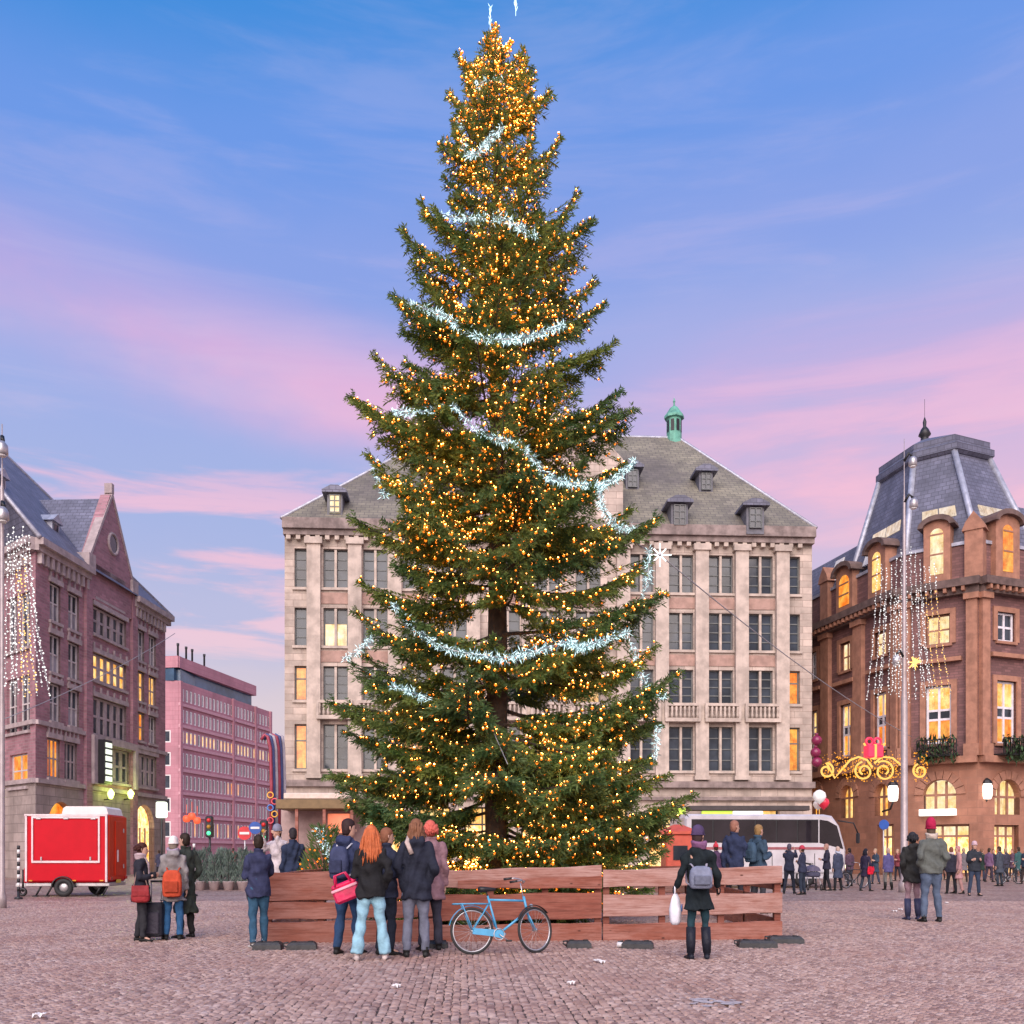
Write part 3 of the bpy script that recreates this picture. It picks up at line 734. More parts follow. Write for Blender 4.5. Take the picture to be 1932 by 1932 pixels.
for r in fh:
    o = window(FPf, r, None, 1, 1, GLASS, WHITEP, .1, .16); o.parent = bp_; fix(o, bp_)
for k, (z0, z1) in enumerate(zrow):
    q = MB(); FP.box(q, 0, FP.L, z0 - .75, z0 - .35, .004, .22); pp('string_course', q, PINKL)
for i in (0, 14, 21, ncol):
    q = MB(); u = .35 + pitch * i; FP.box(q, u - .3, u + .3, 0, zband0, .005, .3); pp('pier', q, PINKB)
Lb = zu(FP, 481)
q = MB(); FP.box(q, -.2, Lb, zband0, zband1, -12, -.6); FPf.box(q, 2, FPf.L, zband0, zband1, -8, -.6); pp('glass_storey', q, BLUEB)
q = MB(); FP.box(q, -.4, Lb + .3, zband1, ztop, -12.5, .1); FPf.box(q, 2, FPf.L + .2, zband1, ztop, -8, .12); pp('parapet', q, PINKB)
for px in (372, 387, 398, 420): 
    u = zu(FP, px); q = MB(); q.lathe(FP.at(u, ztop, -3), [(.15, 0), (.15, 2.6), (.2, 2.7), (.2, 3.0)], 8); pp('flue', q, BLACK)

# ------------------------------------------------------------------ red brick corner building on the right with mansard tower
BRICKR = mat('warm_red_brick', (0.19, 0.095, 0.09), 0.85, var=0.16, vscale=0.8, bump=0.35, bscale=12, brick=(0.5, 0.16, 0.016, (0.13, 0.07, 0.068), 0.22), stain=0.3)
BROWNST = mat('orange_brown_stone', (0.33, 0.155, 0.10), 0.85, var=0.18, vscale=1.0, bump=0.35, bscale=8, brick=(1.0, 0.45, 0.02, (0.30, 0.15, 0.10), 0.12), stain=0.3)
BROWNT = mat('brown_stone_trim', (0.36, 0.175, 0.115), 0.85, var=0.2, vscale=2.0, bump=0.3, bscale=9, stain=0.35)
DARKC = mat('dark_modillion_cornice', (0.13, 0.085, 0.075), 0.8, var=0.3, vscale=2, bump=0.3)
FRAMEW = mat('white_window_frame', (0.72, 0.68, 0.72), 0.4)
a1 = P(1699, 0, 59.0); b1 = P(1846, 0, 56.3); a0 = (21.6 - (a1.x - 21.6) * 1.2, 69.2 + (69.2 - a1.y) * 1.2); c1_ = P(1932, 0, 57.7); cdir = (c1_ - b1)
FA = Fac(a0, (a1.x, a1.y)); FB = Fac((a1.x, a1.y), (b1.x, b1.y)); FCc = Fac((b1.x, b1.y), (b1.x + cdir.x * 2.4, b1.y + cdir.y * 2.4))
br = thing('corner_building', 'red brick corner building with slate mansard tower and lit shop arches', 'building', (30, 64, 0)); pr = under(br)
Z6 = lambda zx, zy: (1509.4 + zx * .21876, 1132 + zy * .21876)
ZR = 17.4
hol = {FA: [], FB: [], FCc: []}; tw_ = []
def rw_(F, x0, y0, x1, y1, kind):
    p, q_ = Z6(x0, y0), Z6(x1, y1); r = F.rect(p[0], p[1], q_[0], q_[1]); hol[F].append(r); tw_.append((F, r, kind)); return r
rw_(FA, 95, 450, 152, 690, 'white4'); rw_(FA, 95, 955, 160, 1290, 'tallW')
rw_(FA, 350, 365, 440, 610, 'lit'); rw_(FA, 352, 900, 445, 1350, 'tall'); rw_(FA, 645, 270, 752, 480, 'lit'); rw_(FA, 645, 800, 752, 1280, 'tall')
rw_(FB, 1090, 130, 1295, 385, 'lit'); rw_(FB, 1085, 740, 1305, 1240, 'tall'); rw_(FCc, 1695, 110, 1848, 360, 'white4'); rw_(FCc, 1690, 700, 1862, 1240, 'tall')
arcs = []
for F, a in ((FA, (95, 1620, 170, 1900)), (FA, (350, 1600, 468, 1880)), (FA, (645, 1585, 775, 1860)), (FB, (1068, 1550, 1345, 1800)), (FCc, (1680, 1550, 1895, 1850))):
    p, q_ = Z6(a[0], a[1]), Z6(a[2], a[3]); r = F.rect(p[0], p[1], q_[0], q_[1]); hol[F].append(r); arcs.append((F, r))
doors = []
for F, x0, x1 in ((FA, 1655, 1686), (FB, 1750, 1829), (FCc, 1876, 1922)):
    u0, u1 = F.uz(x0, 1600)[0], F.uz(x1, 1600)[0]; r = (u0, u1, .1, F.uz(x0, 1556)[1]); hol[F].append(r); doors.append((F, r))
zb1 = FB.uz(1770, 1436)[1]
mb = MB()
for F in (FA, FB, FCc):
    wall(mb, F, 0, F.L, zb1, ZR, hol[F], .4, 0); wall(mb, F, 0, F.L, 0, zb1, hol[F], .45, 1)
mb.poly([FA.at(0, 0), FA.at(0, ZR), FA.at(0, ZR, -14), FA.at(0, 0, -14)])
pr('wall', mb, [BRICKR, BROWNST])
for F, r, k in tw_:
    h = r[3] - r[2]
    if k == 'lit': o = window(F, r, None, 2, 2, LITP, BROWNT, .25, .1, BROWNT)
    elif k == 'white4': o = window(F, r, None, 2, 2, GLASS, FRAMEW, .2, .13, BROWNT)
    else: o = window(F, r, None, 2, 3, [LITO, GLASS, LITW] if k == 'tall' else [LITW, LITW, LITW], FRAMEW, .25, .13, BROWNT, 'grid', None, [r[2] + h * .42, r[2] + h * .58])
    o.parent = br; fix(o, br)
    q = MB(); 
    for (ua, ub, za_, zb_) in ((r[0] - .32, r[0] - .003, r[2], r[3] + .3), (r[1] + .003, r[1] + .32, r[2], r[3] + .3), (r[0], r[1], r[3] + .003, r[3] + .32)): F.box(q, ua, ub, za_, zb_, .004, .1)
    if 'tall' in k: F.box(q, r[0] - .6, r[1] + .6, r[3] + 1.35, r[3] + 1.6, .004, .35)
    pr('window_surround', q, BROWNT)
for F, r in arcs:
    hw = (r[1] - r[0]) / 2; um = (r[0] + r[1]) / 2; zs = max(r[3] - hw, r[2] + .3); hz = r[3] - zs
    A_ = [math.pi * i / 12 for i in range(13)]
    q = MB(); F.prism(q, [(r[0] + .03, r[2] + .02), (r[1] - .03, r[2] + .02)] + [(um + hw * .98 * math.cos(a), zs + hz * .98 * math.sin(a)) for a in A_], -.42, -.38); aw = pr('arched_window', q, LITP if F is not FA else LITW)
    q = MB()
    for i in (1, 2): u = r[0] + (r[1] - r[0]) * i / 3; F.box(q, u - .07, u + .07, r[2], zs + hz * .9, -.38, -.28)
    F.box(q, r[0], r[1], zs - .07, zs + .07, -.379, -.3); put('window_frame', q, BROWNT, aw)
    q = MB()
    for sg in (-1, 1): F.prism(q, [(um + sg * hw, zs), (um + sg * hw, r[3])] + [(um + sg * hw * math.cos(a), zs + hz * math.sin(a)) for a in [math.pi / 2 * (1 - i / 6) for i in range(7)]], -.44, .004)
    pr('arch_spandrel', q, BROWNST)
    for i in range(9):                          # radiating voussoirs
        a, b = math.pi * i / 9 + .02, math.pi * (i + 1) / 9 - .02
        q = MB(); F.prism(q, [(um + (hw + k_) * math.cos(t_), zs + (hz + k_) * math.sin(t_)) for k_, t_ in ((.03, a), (.55, a), (.55, b), (.03, b))], .006, .09 + .02 * (i % 2)); pr('voussoir', q, BROWNT)
for F, r in doors:
    o = window(F, r, None, 3, 2, [LITS, LITP], BROWNT, .4, .12, None, 'grid', None, [2.4], name='shop_window'); o.parent = br; fix(o, br)
q = MB(); p = Z6(1045, 1805); q_ = Z6(1355, 1862); r = FB.rect(p[0], p[1], q_[0], q_[1]); FB.box(q, *r, .1, .5)
o = put('shop_sign', q, mat('lit_white_fascia', (.8, .8, .75), .5, emit=(1, .95, .85), estr=1.0)); tag(o, 'white lit fascia box above the shop door under the corner arch', 'sign')
for F, px in ((FA, 1562), (FA, 1624), (FA, 1697.5), (FB, 1842), (FB, 1703), (FCc, 1848), (FCc, 1950)):
    w2 = .5 if F is FA and px < 1690 else .30
    u = F.uz(px, 1300)[0]; u = min(max(u, w2 + .02), F.L - w2 - .02)
    q = MB(); F.box(q, u - w2, u + w2, zb1 + .9, ZR - 1.1, .004, .3); F.box(q, u - w2 - .12, u + w2 + .12, zb1 + .2, zb1 + .9, .004, .42); F.box(q, u - w2 - .12, u + w2 + .12, ZR - 1.1, ZR - .75, .004, .45); pr('pilaster', q, BROWNT)
q = MB(); q2 = MB(); q3 = MB()
for F in (FA, FB, FCc):
    F.box(q, -.2, F.L + .2, ZR - .35, ZR + .1, .002, .8); F.box(q, -.1, F.L + .1, ZR - .75, ZR - .36, .002, .45)
    F.box(q3, 0, F.L, zb1 - .2, zb1 + .2, .005, .5)
    n_ = int(F.L / .5)
    for i in range(n_): F.box(q2, (i + .25) * .5, (i + .6) * .5, ZR - .62, ZR - .36, .45, .75)
pr('cornice', q, DARKC); pr('string_course', q3, BROWNT); pr('modillions', q2, BROWNT)['kind'] = 'stuff'
# attic wall, dormers
q = MB()
for F, a, b in ((FA, 0, FA.L), (FB, 0, FB.L), (FCc, 0, FCc.L)): F.box(q, a + .05, b - .05, ZR + .1, ZR + 2.3, -1.0, -.25)
pr('attic_wall', q, BRICKR)
q = MB()
for F, a, b in ((FA, 0, FA.L), (FB, 0, FB.L), (FCc, 0, FCc.L)): F.box(q, a + .02, b - .02, ZR + 2.3, ZR + 2.5, -1.1, -.15)
pr('attic_coping', q, LEAD)
Z5 = lambda zx, zy: (1509.4 + zx * .21876, 754.7 + zy * .21876)
def stone_dormer(F, a, wr, pm):
    p, q_ = Z5(a[0], a[1]), Z5(a[2], a[3]); r = F.rect(p[0], p[1], q_[0], q_[1])
    r = (r[0], r[1], ZR + .1, max(r[3], ZR + 3.4)); um = (r[0] + r[1]) / 2; hw = (r[1] - r[0]) / 2
    p, q_ = Z5(wr[0], wr[1]), Z5(wr[2], wr[3]); w2 = F.rect(p[0], p[1], q_[0], q_[1]); wh = (w2[1] - w2[0]) / 2
    zt = r[3] - hw * .55
    q = MB(); F.box(q, um - hw, um + hw, ZR + .1, zt, -2.5, .12); F.prism(q, [(um + hw * math.cos(t), zt + hw * .5 * math.sin(t)) for t in [math.pi * i / 8 for i in range(9)]], -2.5, .12); d_ = pr('dormer', q, BROWNT)
    q = MB(); A_ = [math.pi * i / 8 for i in range(9)]
    F.prism(q, [(um + (hw + .3) * math.cos(t), zt + (hw * .5 + .3) * math.sin(t)) for t in A_] + [(um + hw * math.cos(t), zt + hw * .5 * math.sin(t)) for t in A_[::-1]], -2.6, .4)
    put('dormer_hood', q, DARKC, d_)
    q = MB(); zs = zt - wh - .1; F.prism(q, [(um - wh, ZR + .7), (um + wh, ZR + .7)] + [(um + wh * math.cos(t), zs + wh * math.sin(t)) for t in A_], .12, .15); put('pane', q, pm, d_)
    q = MB()
    for k in (1, 2): z = ZR + .7 + (zs - ZR - .7) * k / 2; F.box(q, um - wh, um + wh, z - .05, z + .05, .15, .2)
    put('glazing_bar', q, BROWNT, d_)
stone_dormer(FA, (325, 1570, 465, 1900), (345, 1610, 430, 1860), LITO); stone_dormer(FA, (600, 1230, 750, 1700), (655, 1380, 725, 1700), LITW)
stone_dormer(FB, (1070, 1040, 1300, 1620), (1120, 1220, 1232, 1580), LITP); stone_dormer(FCc, (1675, 990, 1880, 1560), (1715, 1170, 1800, 1540), LITO)
for F, u in ((FB, FB.L - .25), (FA, FA.L * .62), (FA, FA.L * .28)):
    q = MB(); F.box(q, u - .5, u + .5, ZR + .1, ZR + 3.0, -.9, .05); F.prism(q, [(u - .65, ZR + 3), (u + .65, ZR + 3), (u + .45, ZR + 3.5), (u, ZR + 4.1), (u - .45, ZR + 3.5)], -.9, .12); pr('parapet_block', q, BROWNT)
# tower mansard
zt0, zt1 = ZR + 1.6, 26.2
nb = FB.n; cen = FB.at(FB.L / 2, 0, 0) + Vector((1.4, 5.2, 0))
pa = FA.at(FA.L - 6.3, 0, -.6); pbA = FA.at(FA.L, 0, -.6) * .5 + FB.at(0, 0, -.6) * .5; pbB = FB.at(FB.L, 0, -.6) * .5 + FCc.at(0, 0, -.6) * .5; pcC = FCc.at(5.2, 0, -.6)
pts = [pa, pbA, pbB, pcC] + [cen * 2 - p for p in (pa * .0 + pbA, pbB)]
pts = [pa, pbA, pbB, pcC, cen + (cen - pbA) * .9, cen + (cen - pbB) * .9]
up_ = lambda p, k, z: Vector((cen.x + (p.x - cen.x) * k, cen.y + (p.y - cen.y) * k, z))
q = MB(); q.loft([[up_(p, 1.0, zt0) for p in pts], [up_(p, .93, zt0 + 2.2) for p in pts], [up_(p, .60, zt1) for p in pts]], 0)
tr = pr('tower_roof', q, SLATEB)
q = MB()
for p in pts[:4]: q.tube([up_(p, 1.01, zt0), up_(p, .94, zt0 + 2.2), up_(p, .61, zt1)], .2, 6)
put('hip_rib', q, LEAD, tr)
q = MB(); q.loft([[up_(p, k, z) for p in pts] for k, z in ((.62, zt1 - .1), (.66, zt1 + .05), (.66, zt1 + .45), (.62, zt1 + .6), (.62, zt1 + 1.0), (.05, zt1 + 2.2))], 0); put('tower_cap', q, SLATEB, tr)
q = MB(); q.lathe((cen.x, cen.y, zt1 + 1.5), [(1.0, 0), (.6, .45), (.28, .6), (.24, .9), (.4, 1.05), (.25, 1.4), (.1, 1.6), (.12, 1.9), (.03, 2.2)], 10); q.tube([(cen.x, cen.y, zt1 + 3.6), (cen.x, cen.y, zt1 + 4.9)], .012, 5); put('finial', q, BLACK, tr)
for i, (k0, k1) in enumerate(((.25, .85), (.22, .80), (.2, .75))):          # lit skylight bands, two lights each
    p, p2 = pts[i], pts[i + 1]
    for j in range(2):
        ta, tb = k0 + (k1 - k0) * (j * .5 + .02), k0 + (k1 - k0) * (j * .5 + .48)
        kz = lambda z: .93 - (z - zt0 - 2.2) / (zt1 - zt0 - 2.2) * .33
        za_, zb_ = zt0 + 2.75, zt0 + 3.45
        A = [up_(p.lerp(p2, t), kz(z) + .012, z) for t, z in ((ta, za_), (tb, za_), (tb, zb_), (ta, zb_))]; B = [up_(p.lerp(p2, t), kz(z) - .02, z) for t, z in ((ta, za_), (tb, za_), (tb, zb_), (ta, zb_))]
        q = MB(); q.hexa(A, B); put('skylight', q, lit('lit_skylight', lin(255, 226, 190), lin(255, 240, 225), .95), tr)
q = MB(); q.loft([[FA.at(u, z, o) for u, o in ((0, o1), (FA.L - 5, o1), (FA.L - 5, -13), (0, -13))] for z, o1 in ((ZR + 2.3, -.25), (ZR + 5.0, -1.2), (ZR + 5.7, -5))], 0); ar = pr('side_roof', q, SLATEB)
for px, y in ((1561, 1090), (1624, 1060)):
    u = FA.uz(px, y)[0]; q = MB(); z0, z1 = ZR + 3.0, ZR + 4.6
    so = lambda z: -.25 - (z - ZR - 2.3) / 2.7 * .95
    q.hexa([FA.at(u - .5, z0, so(z0) + .08), FA.at(u + .5, z0, so(z0) + .08), FA.at(u + .5, z1, so(z1) + .08), FA.at(u - .5, z1, so(z1) + .08)], [FA.at(u - .5, z0, so(z0) - .1), FA.at(u + .5, z0, so(z0) - .1), FA.at(u + .5, z1, so(z1) - .1), FA.at(u - .5, z1, so(z1) - .1)])
    put('skylight', q, WHITEP, ar)
q = MB(); q.loft([[FCc.at(u, z, o) for u, o in ((5, o1), (FCc.L, o1), (FCc.L, -13), (5, -13))] for z, o1 in ((ZR + 2.2, -.7), (ZR + 6.0, -2.6), (ZR + 7.5, -6))], 0); pr('side_roof', q, SLATEB)
# balcony planters with greenery
GREEN = mat('dark_green_planting', (0.035, 0.07, 0.025), 0.8, var=0.5, vscale=6)
for F, x0, x1, nm in ((FB, 1738, 1812, 'corner bay'), (FCc, 1868, 1930, 'right bay')):
    u0, u1 = F.uz(x0, 1420)[0], F.uz(x1, 1420)[0]
    t = thing('balcony_planter', 'black balcony rail with dark evergreen planting on the %s' % nm, 'balcony planter', F.at((u0 + u1) / 2, zb1, .5))
    q = MB(); F.box(q, u0, u1, zb1 + .2, zb1 + .3, .05, 1.0); F.box(q, u0, u1, zb1 + 1.15, zb1 + 1.22, .92, 1.0)
    for i in range(16): u = u0 + (u1 - u0) * i / 15; F.box(q, u - .03, u + .03, zb1 + .3, zb1 + 1.15, .93, .99)
    o = put('railing', q, BLACK, t); fix(o, t)
    q = MB()
    for i in range(240):
        c = F.at(random.uniform(u0, u1), zb1 + random.uniform(-.15, 1.35) ** 1.0, random.uniform(.7, 1.25)); v = Vector((random.gauss(0, .15), random.gauss(0, .15), random.gauss(.03, .16))); s_ = v.cross(Vector((0, 0, 1))).normalized() * .07
        q.poly([c - v, c + s_, c + v, c - s_])
    o = put('greenery', q, GREEN, t); fix(o, t); o['kind'] = 'stuff'
LANT = mat('white_lantern_glass', (.9, .9, .85), .4, emit=(1.0, .97, .85), estr=3.0)
for px, py, F, nm in ((1685, 1497, FA, 'between the two smaller arches'), (1862, 1493, FB, 'right of the big corner arch')):
    d_ = 56.5; c = P(px, py, d_)
    t = thing('wall_lantern', 'glowing white lantern on the corner building %s' % nm, 'lantern', c, group='white lanterns on the corner building')
    q = MB(); q.lathe((0, 0, 0), [(.22, -.45), (.29, -.3), (.31, .28), (.24, .45)], 8, 0, False); put('lantern_glass', q, LANT, t)
    q = MB(); q.lathe((0, 0, .45), [(.35, 0), (.25, .18), (.05, .34)], 8, 0, False); put('lantern_cap', q, BLACK, t); q = MB(); q.tube([(0, 0, -.5), (0, .4, -.9), (0, 1.6, -1.0)], .06, 6); put('lantern_bracket', q, BLACK, t)
# ------------------------------------------------------------------ the Christmas tree
TD = 19.0; MPP = TD / FPX
TX = (937 - CX) * MPP
BARK = mat('dark_bark', (0.045, 0.032, 0.024), 0.95, var=0.4, vscale=6, bump=0.8, bscale=18)
def needle_mat():
    m = bpy.data.materials.new('spruce_needles'); m.use_nodes = True
    t = m.node_tree; t.nodes.clear(); n = NT(t)
    oi = n.n('ShaderNodeObjectInfo'); oc = n.n('ShaderNodeTexCoord').outputs['Object']
    ns = n.n('ShaderNodeTexNoise', ins={'Vector': oc, 'Scale': 2.2, 'Detail': 3.0})
    c = n.mix(n.smooth(ns.outputs[0], .3, .7), (0.075, 0.145, 0.03), (0.235, 0.275, 0.055))
    c = n.mix(n.m('MULTIPLY', oi.outputs['Random'], .6), c, (0.045, 0.12, 0.06))
    bs = n.n('ShaderNodeBsdfPrincipled', ins={'Base Color': c, 'Roughness': 0.55, 'Specular IOR Level': 0.35})
    tr = n.n('ShaderNodeBsdfTranslucent', ins={0: c})
    mx = n.n('ShaderNodeMixShader', ins={0: 0.3, 1: bs.outputs[0], 2: tr.outputs[0]})
    n.n('ShaderNodeOutputMaterial', ins={0: mx.outputs[0]})
    return m
NEEDLE = needle_mat()
tree = thing('christmas_tree', 'tall spruce covered in amber lights standing inside the plank fence', 'tree', (TX, TD, 0))
TH = EYE + (HOR - 52) * MPP
q = MB()
pathz = [0, .6, 1.5, 3, 5, 8, 11, 14, 16.3, TH - .1]
trad = [.30, .25, .235, .22, .2, .16, .115, .07, .035, .012]
q.tube([(0.02 * math.sin(z * 1.7), .02 * math.cos(z * 1.3), z) for z in pathz], trad, 12)
put('trunk', q, BARK, tree)

def bough_mesh(L, seed, up):
    """one spruce bough along +X: drooping stem with upturned tip, side branchlets, needle blades"""
    rg = np.random.default_rng(seed); wood = MB(); blades = []; pts = []
    ns_ = 9
    def stem(s): return Vector((L * s * (1 - .06 * s), .05 * L * math.sin(s * 3 + seed), L * (-.34 * up * s * (1 - s) * 2 + (.02 + .10 * (seed % 10 == 0)) * s ** 3)))
    wood.tube([stem(i / ns_) for i in range(ns_ + 1)], [max(.006, .0125 * L * (1 - i / ns_ * .9)) for i in range(ns_ + 1)], 5, 0)
    def blade_run(a, b, bend, step, ln):
        a, b = Vector(a), Vector(b); d = b - a; le = d.length
        if le < .02: return
        d = d / le; side = d.cross(Vector((0, 0, 1)))
        if side.length < .1: side = Vector((0, 1, 0))
        side.normalize(); up_ = side.cross(d)
        k = int(le / step)
        for i in range(k + 1):
            t = (i + rg.uniform(-.3, .3)) / max(k, 1); t = min(max(t, 0), 1)
            p = a + d * (le * t) + Vector((0, 0, -bend * t * t * le))
            pts.append(tuple(p))
            for an in ((.55, -.55), (2.6, .55), (rg.uniform(0, 6.28), 0), (-1.5, .2)):
                dirv = d * rg.uniform(.55, .95) + side * math.cos(an[0]) * .75 + up_ * math.sin(an[0]) * .6
                dirv = dirv.normalized() * (ln * rg.uniform(.7, 1.25)) + Vector((0, 0, -ln * .12))
                w = dirv.cross(Vector(rg.normal(0, 1, 3))).normalized() * rg.uniform(.010, .016)
                blades.append((p, p + dirv * .45 + w, p + dirv, p + dirv * .45 - w))
    nbr = max(4, int(L / .105))
    for i in range(nbr):
        s = .10 + .88 * (i + .5) / nbr
        for sg in (-1, 1):
            if rg.random() < .08: continue
            bl = L * .40 * (1 - s) ** .75 * min(1, s / .22) + .11; bl *= rg.uniform(.7, 1.2); bl = min(bl, .95)
            an = math.radians(rg.uniform(38, 62))
            a = stem(s); t = (stem(min(s + .05, 1.0)) - stem(max(s - .05, 0))).normalized()
            dv = t * math.cos(an) + Vector((0, sg, 0)) * math.sin(an) + Vector((0, 0, rg.uniform(-.30, .10)))
            b = a + dv.normalized() * bl
            wood.tube([a, (a + b) / 2 + Vector((0, 0, .02)), b], [.008, .006, .003], 3, 0, cap=False)
            blade_run(a.lerp(b, .12), b, .22, .05, .105)
            if bl > .4:                          # secondary twigs
                for f in (.35, .55, .75):
                    for s2 in (-1, 1):
                        c = a.lerp(b, f); e = c + (dv.normalized() * .6 + dv.cross(Vector((0, 0, 1))).normalized() * s2 * .7 + Vector((0, 0, rg.uniform(-.35, .05)))).normalized() * bl * .34 * (1.15 - f)
                        blade_run(c, e, .1, .05, .095)
    blade_run(stem(.3), stem(1.0), 0, .045, .11)
    for k in range(5):                           # bushy tip
        tdir = (stem(1.0) - stem(.93)).normalized(); blade_run(stem(1.0), stem(1.0) + (tdir + Vector(rg.normal(0, .35, 3))).normalized() * .16, 0, .04, .09)
    me_v = list(wood.v); me_f = list(wood.f); nw = len(me_f)
    for b in blades:
        o = len(me_v); me_v.extend([tuple(x) for x in b]); me_f.append([o, o + 1, o + 2, o + 3])
    me = bpy.data.meshes.new('bough'); me.from_pydata(me_v, [], me_f)
    me.materials.append(BARK); me.materials.append(NEEDLE)
    mi = np.ones(len(me_f), np.int32); mi[:nw] = 0; me.polygons.foreach_set('material_index', mi); me.update()
    return me, np.array(pts), len(blades)
CLS = [.55, .9, 1.35, 1.9, 2.6, 3.3]
VAR = {}
for ci, L in enumerate(CLS):
    VAR[ci] = [bough_mesh(L, 100 + ci * 10 + k, u) for k, u in enumerate((.05, .4, .8))]
LP_ = [(40, 0), (60, 22), (130, 46), (200, 80), (300, 98), (380, 112), (450, 140), (560, 165), (700, 205), (800, 232), (960, 262), (1150, 262), (1300, 285), (1450, 315), (1560, 262), (1680, 130)]
RP_ = [(40, 0), (60, 26), (130, 55), (200, 84), (300, 100), (400, 140), (500, 168), (600, 190), (760, 215), (860, 250), (960, 278), (1150, 292), (1280, 318), (1480, 345), (1600, 335), (1680, 280)]
def prof(tab, y):
    return float(np.interp(y, [a for a, _ in tab], [b for _, b in tab]))
def env(y, az):                                  # allowed reach in metres at picture height y, azimuth az (0 = right, -90 = towards viewer)
    k = .5 + .5 * math.cos(az)
    return ((1 - k) * prof(LP_, y) + k * prof(RP_, y)) * MPP
boughs = []
def add_bough(z0, az, L, pitch, roll=0.0):
    ci = min(range(len(CLS)), key=lambda i: abs(CLS[i] - L)); s = L / CLS[ci]
    me, pts, _ = random.choice(VAR[ci])
    o = put('bough', me, None, tree)
    o.rotation_euler = (roll, -pitch, az); o.location = (0, 0, z0); o.scale = (s, s * random.choice((-1, 1)), s)
    M = Matrix.Translation((TX, TD, 0)) @ Matrix.LocRotScale(o.location, o.rotation_euler, o.scale)
    boughs.append((o, M, pts, L, az, z0))
# boughs whose tips show against the sky, tip position read off the outline
tips = [(790, 372, 180), (755, 425, 180), (735, 538, 175), (752, 600, 200), (702, 668, 180), (655, 738, 180), (690, 800, 190), (692, 868, 185), (650, 955, 180), (680, 1098, 180), (668, 1150, 186), (648, 1238, 180), (622, 1322, 180), (650, 1405, 190), (605, 1452, 180), (665, 1520, 185),
        (1000, 140, 0), (1030, 182, 0), (1053, 268, 0), (1092, 352, 0), (1130, 435, 0), (1128, 510, 8), (1148, 590, 0), (1162, 655, -6), (1178, 768, 0), (1212, 800, 0), (1205, 870, 8), (1248, 965, 0), (1232, 1045, 6), (1258, 1148, 0), (1240, 1215, 8), (1284, 1270, 0), (1268, 1345, 8), (1250, 1420, 6), (1308, 1500, 0), (1276, 1570, 8), (895, 130, 180), (850, 200, 180), (832, 280, 180), (868, 118, 190), (1012, 205, -10), (918, 86, 180), (962, 84, 0), (938, 44, 90), (1235, 1500, -28), (1215, 1545, -12), (1285, 1545, 12), (1262, 1600, -20), (1205, 1590, -40), (1190, 1470, -30), (1230, 1440, -18), (690, 1575, 200), (640, 1490, 192), (700, 1440, 212)]
GAPS = [(850, 1165, 48, 34), (1005, 1165, 48, 42), (1088, 560, 34, 42), (1080, 722, 42, 24), (1130, 1060, 26, 30), (1140, 690, 22, 40), (840, 1050, 24, 18), (1020, 640, 26, 20), (760, 1480, 30, 22), (1000, 1330, 36, 26), (870, 690, 22, 18), (1050, 380, 25, 22), (932, 1590, 26, 60), (925, 1400, 30, 40), (1110, 840, 24, 18), (735, 1060, 20, 22), (1180, 1110, 22, 30), (820, 470, 18, 18), (1090, 640, 22, 26), (1170, 930, 20, 16), (680, 1390, 22, 16)]
def in_gap(z0, az, L, pitch):
    for f in (.3, .45, .6, .75, .9):
        r = L * f; X, Y, Zq = TX + r * math.cos(pitch) * math.cos(az), TD + r * math.cos(pitch) * math.sin(az), z0 + r * math.sin(pitch)
        px, py = CX + X / Y * FPX, HOR - (Zq - EYE) / Y * FPX
        if any(((px - a) / c) ** 2 + ((py - b) / d) ** 2 < 1.25 for a, b, c, d in GAPS): return True
    return False
for x, y, a in tips:
    reach = abs(x - 937) * MPP; z = EYE + (HOR - y) * MPP
    up = .5 if y < 500 else .28 if y < 1000 else .12 if y < 1350 else -.02
    L = reach * math.sqrt(1 + up * up) * 1.02
    add_bough(max(.8, z - reach * up - .05 * L), R(a + random.uniform(-8, 8)), L, math.atan(up), random.uniform(-.3, .3))
for i in range(16):                              # lowest boughs, resting inside the fence
    az = R(-190 + 200 * i / 15) + random.uniform(-.1, .1)
    add_bough(random.uniform(.62, 1.0), az, random.uniform(2.3, 3.4), -.06, random.uniform(-.3, .3))
# the rest of the crown in loose whorls
z = 1.15; k = 0
while z < TH - .25 and len(boughs) < 297:
    y = HOR - (z - EYE) / MPP
    wav = (prof(LP_, y) + prof(RP_, y)) / 2 * MPP
    n_ = 7 if wav > 1.8 else 6 if wav > .9 else 5
    a0 = random.uniform(0, 2 * math.pi)
    for i in range(n_):
        az = a0 + 2 * math.pi * i / n_ + random.uniform(-.35, .35)
        back = math.sin(az) > .35
        if back and random.random() < .6: continue
        if y < 900 and random.random() < .16: continue
        reach = env(y, az) * random.uniform(.55, 1.0)
        up = (.75 if y < 300 else .5 if y < 600 else .3 if y < 1000 else .12 if y < 1350 else -.12) + random.uniform(-.28, .22)
        L = max(.3, reach * math.sqrt(1 + up * up))
        zz = z - reach * up * .8
        if zz < .9: zz = .9 + random.random() * .3
        if in_gap(zz, az, L, math.atan(up)) and random.random() < .97: continue
        add_bough(zz, az, L, math.atan(up), random.uniform(-.35, .35))
    z += .21 + .24 * min(1, wav / 3.2) + random.uniform(-.05, .05); k += 1
q = MB()                                         # leader shoot and small tip twigs
q.tube([(0, 0, TH - .6), (.02, 0, TH + .12)], [.014, .004], 5)
put('leader', q, BARK, tree)
print('BOUGHS', len(boughs))

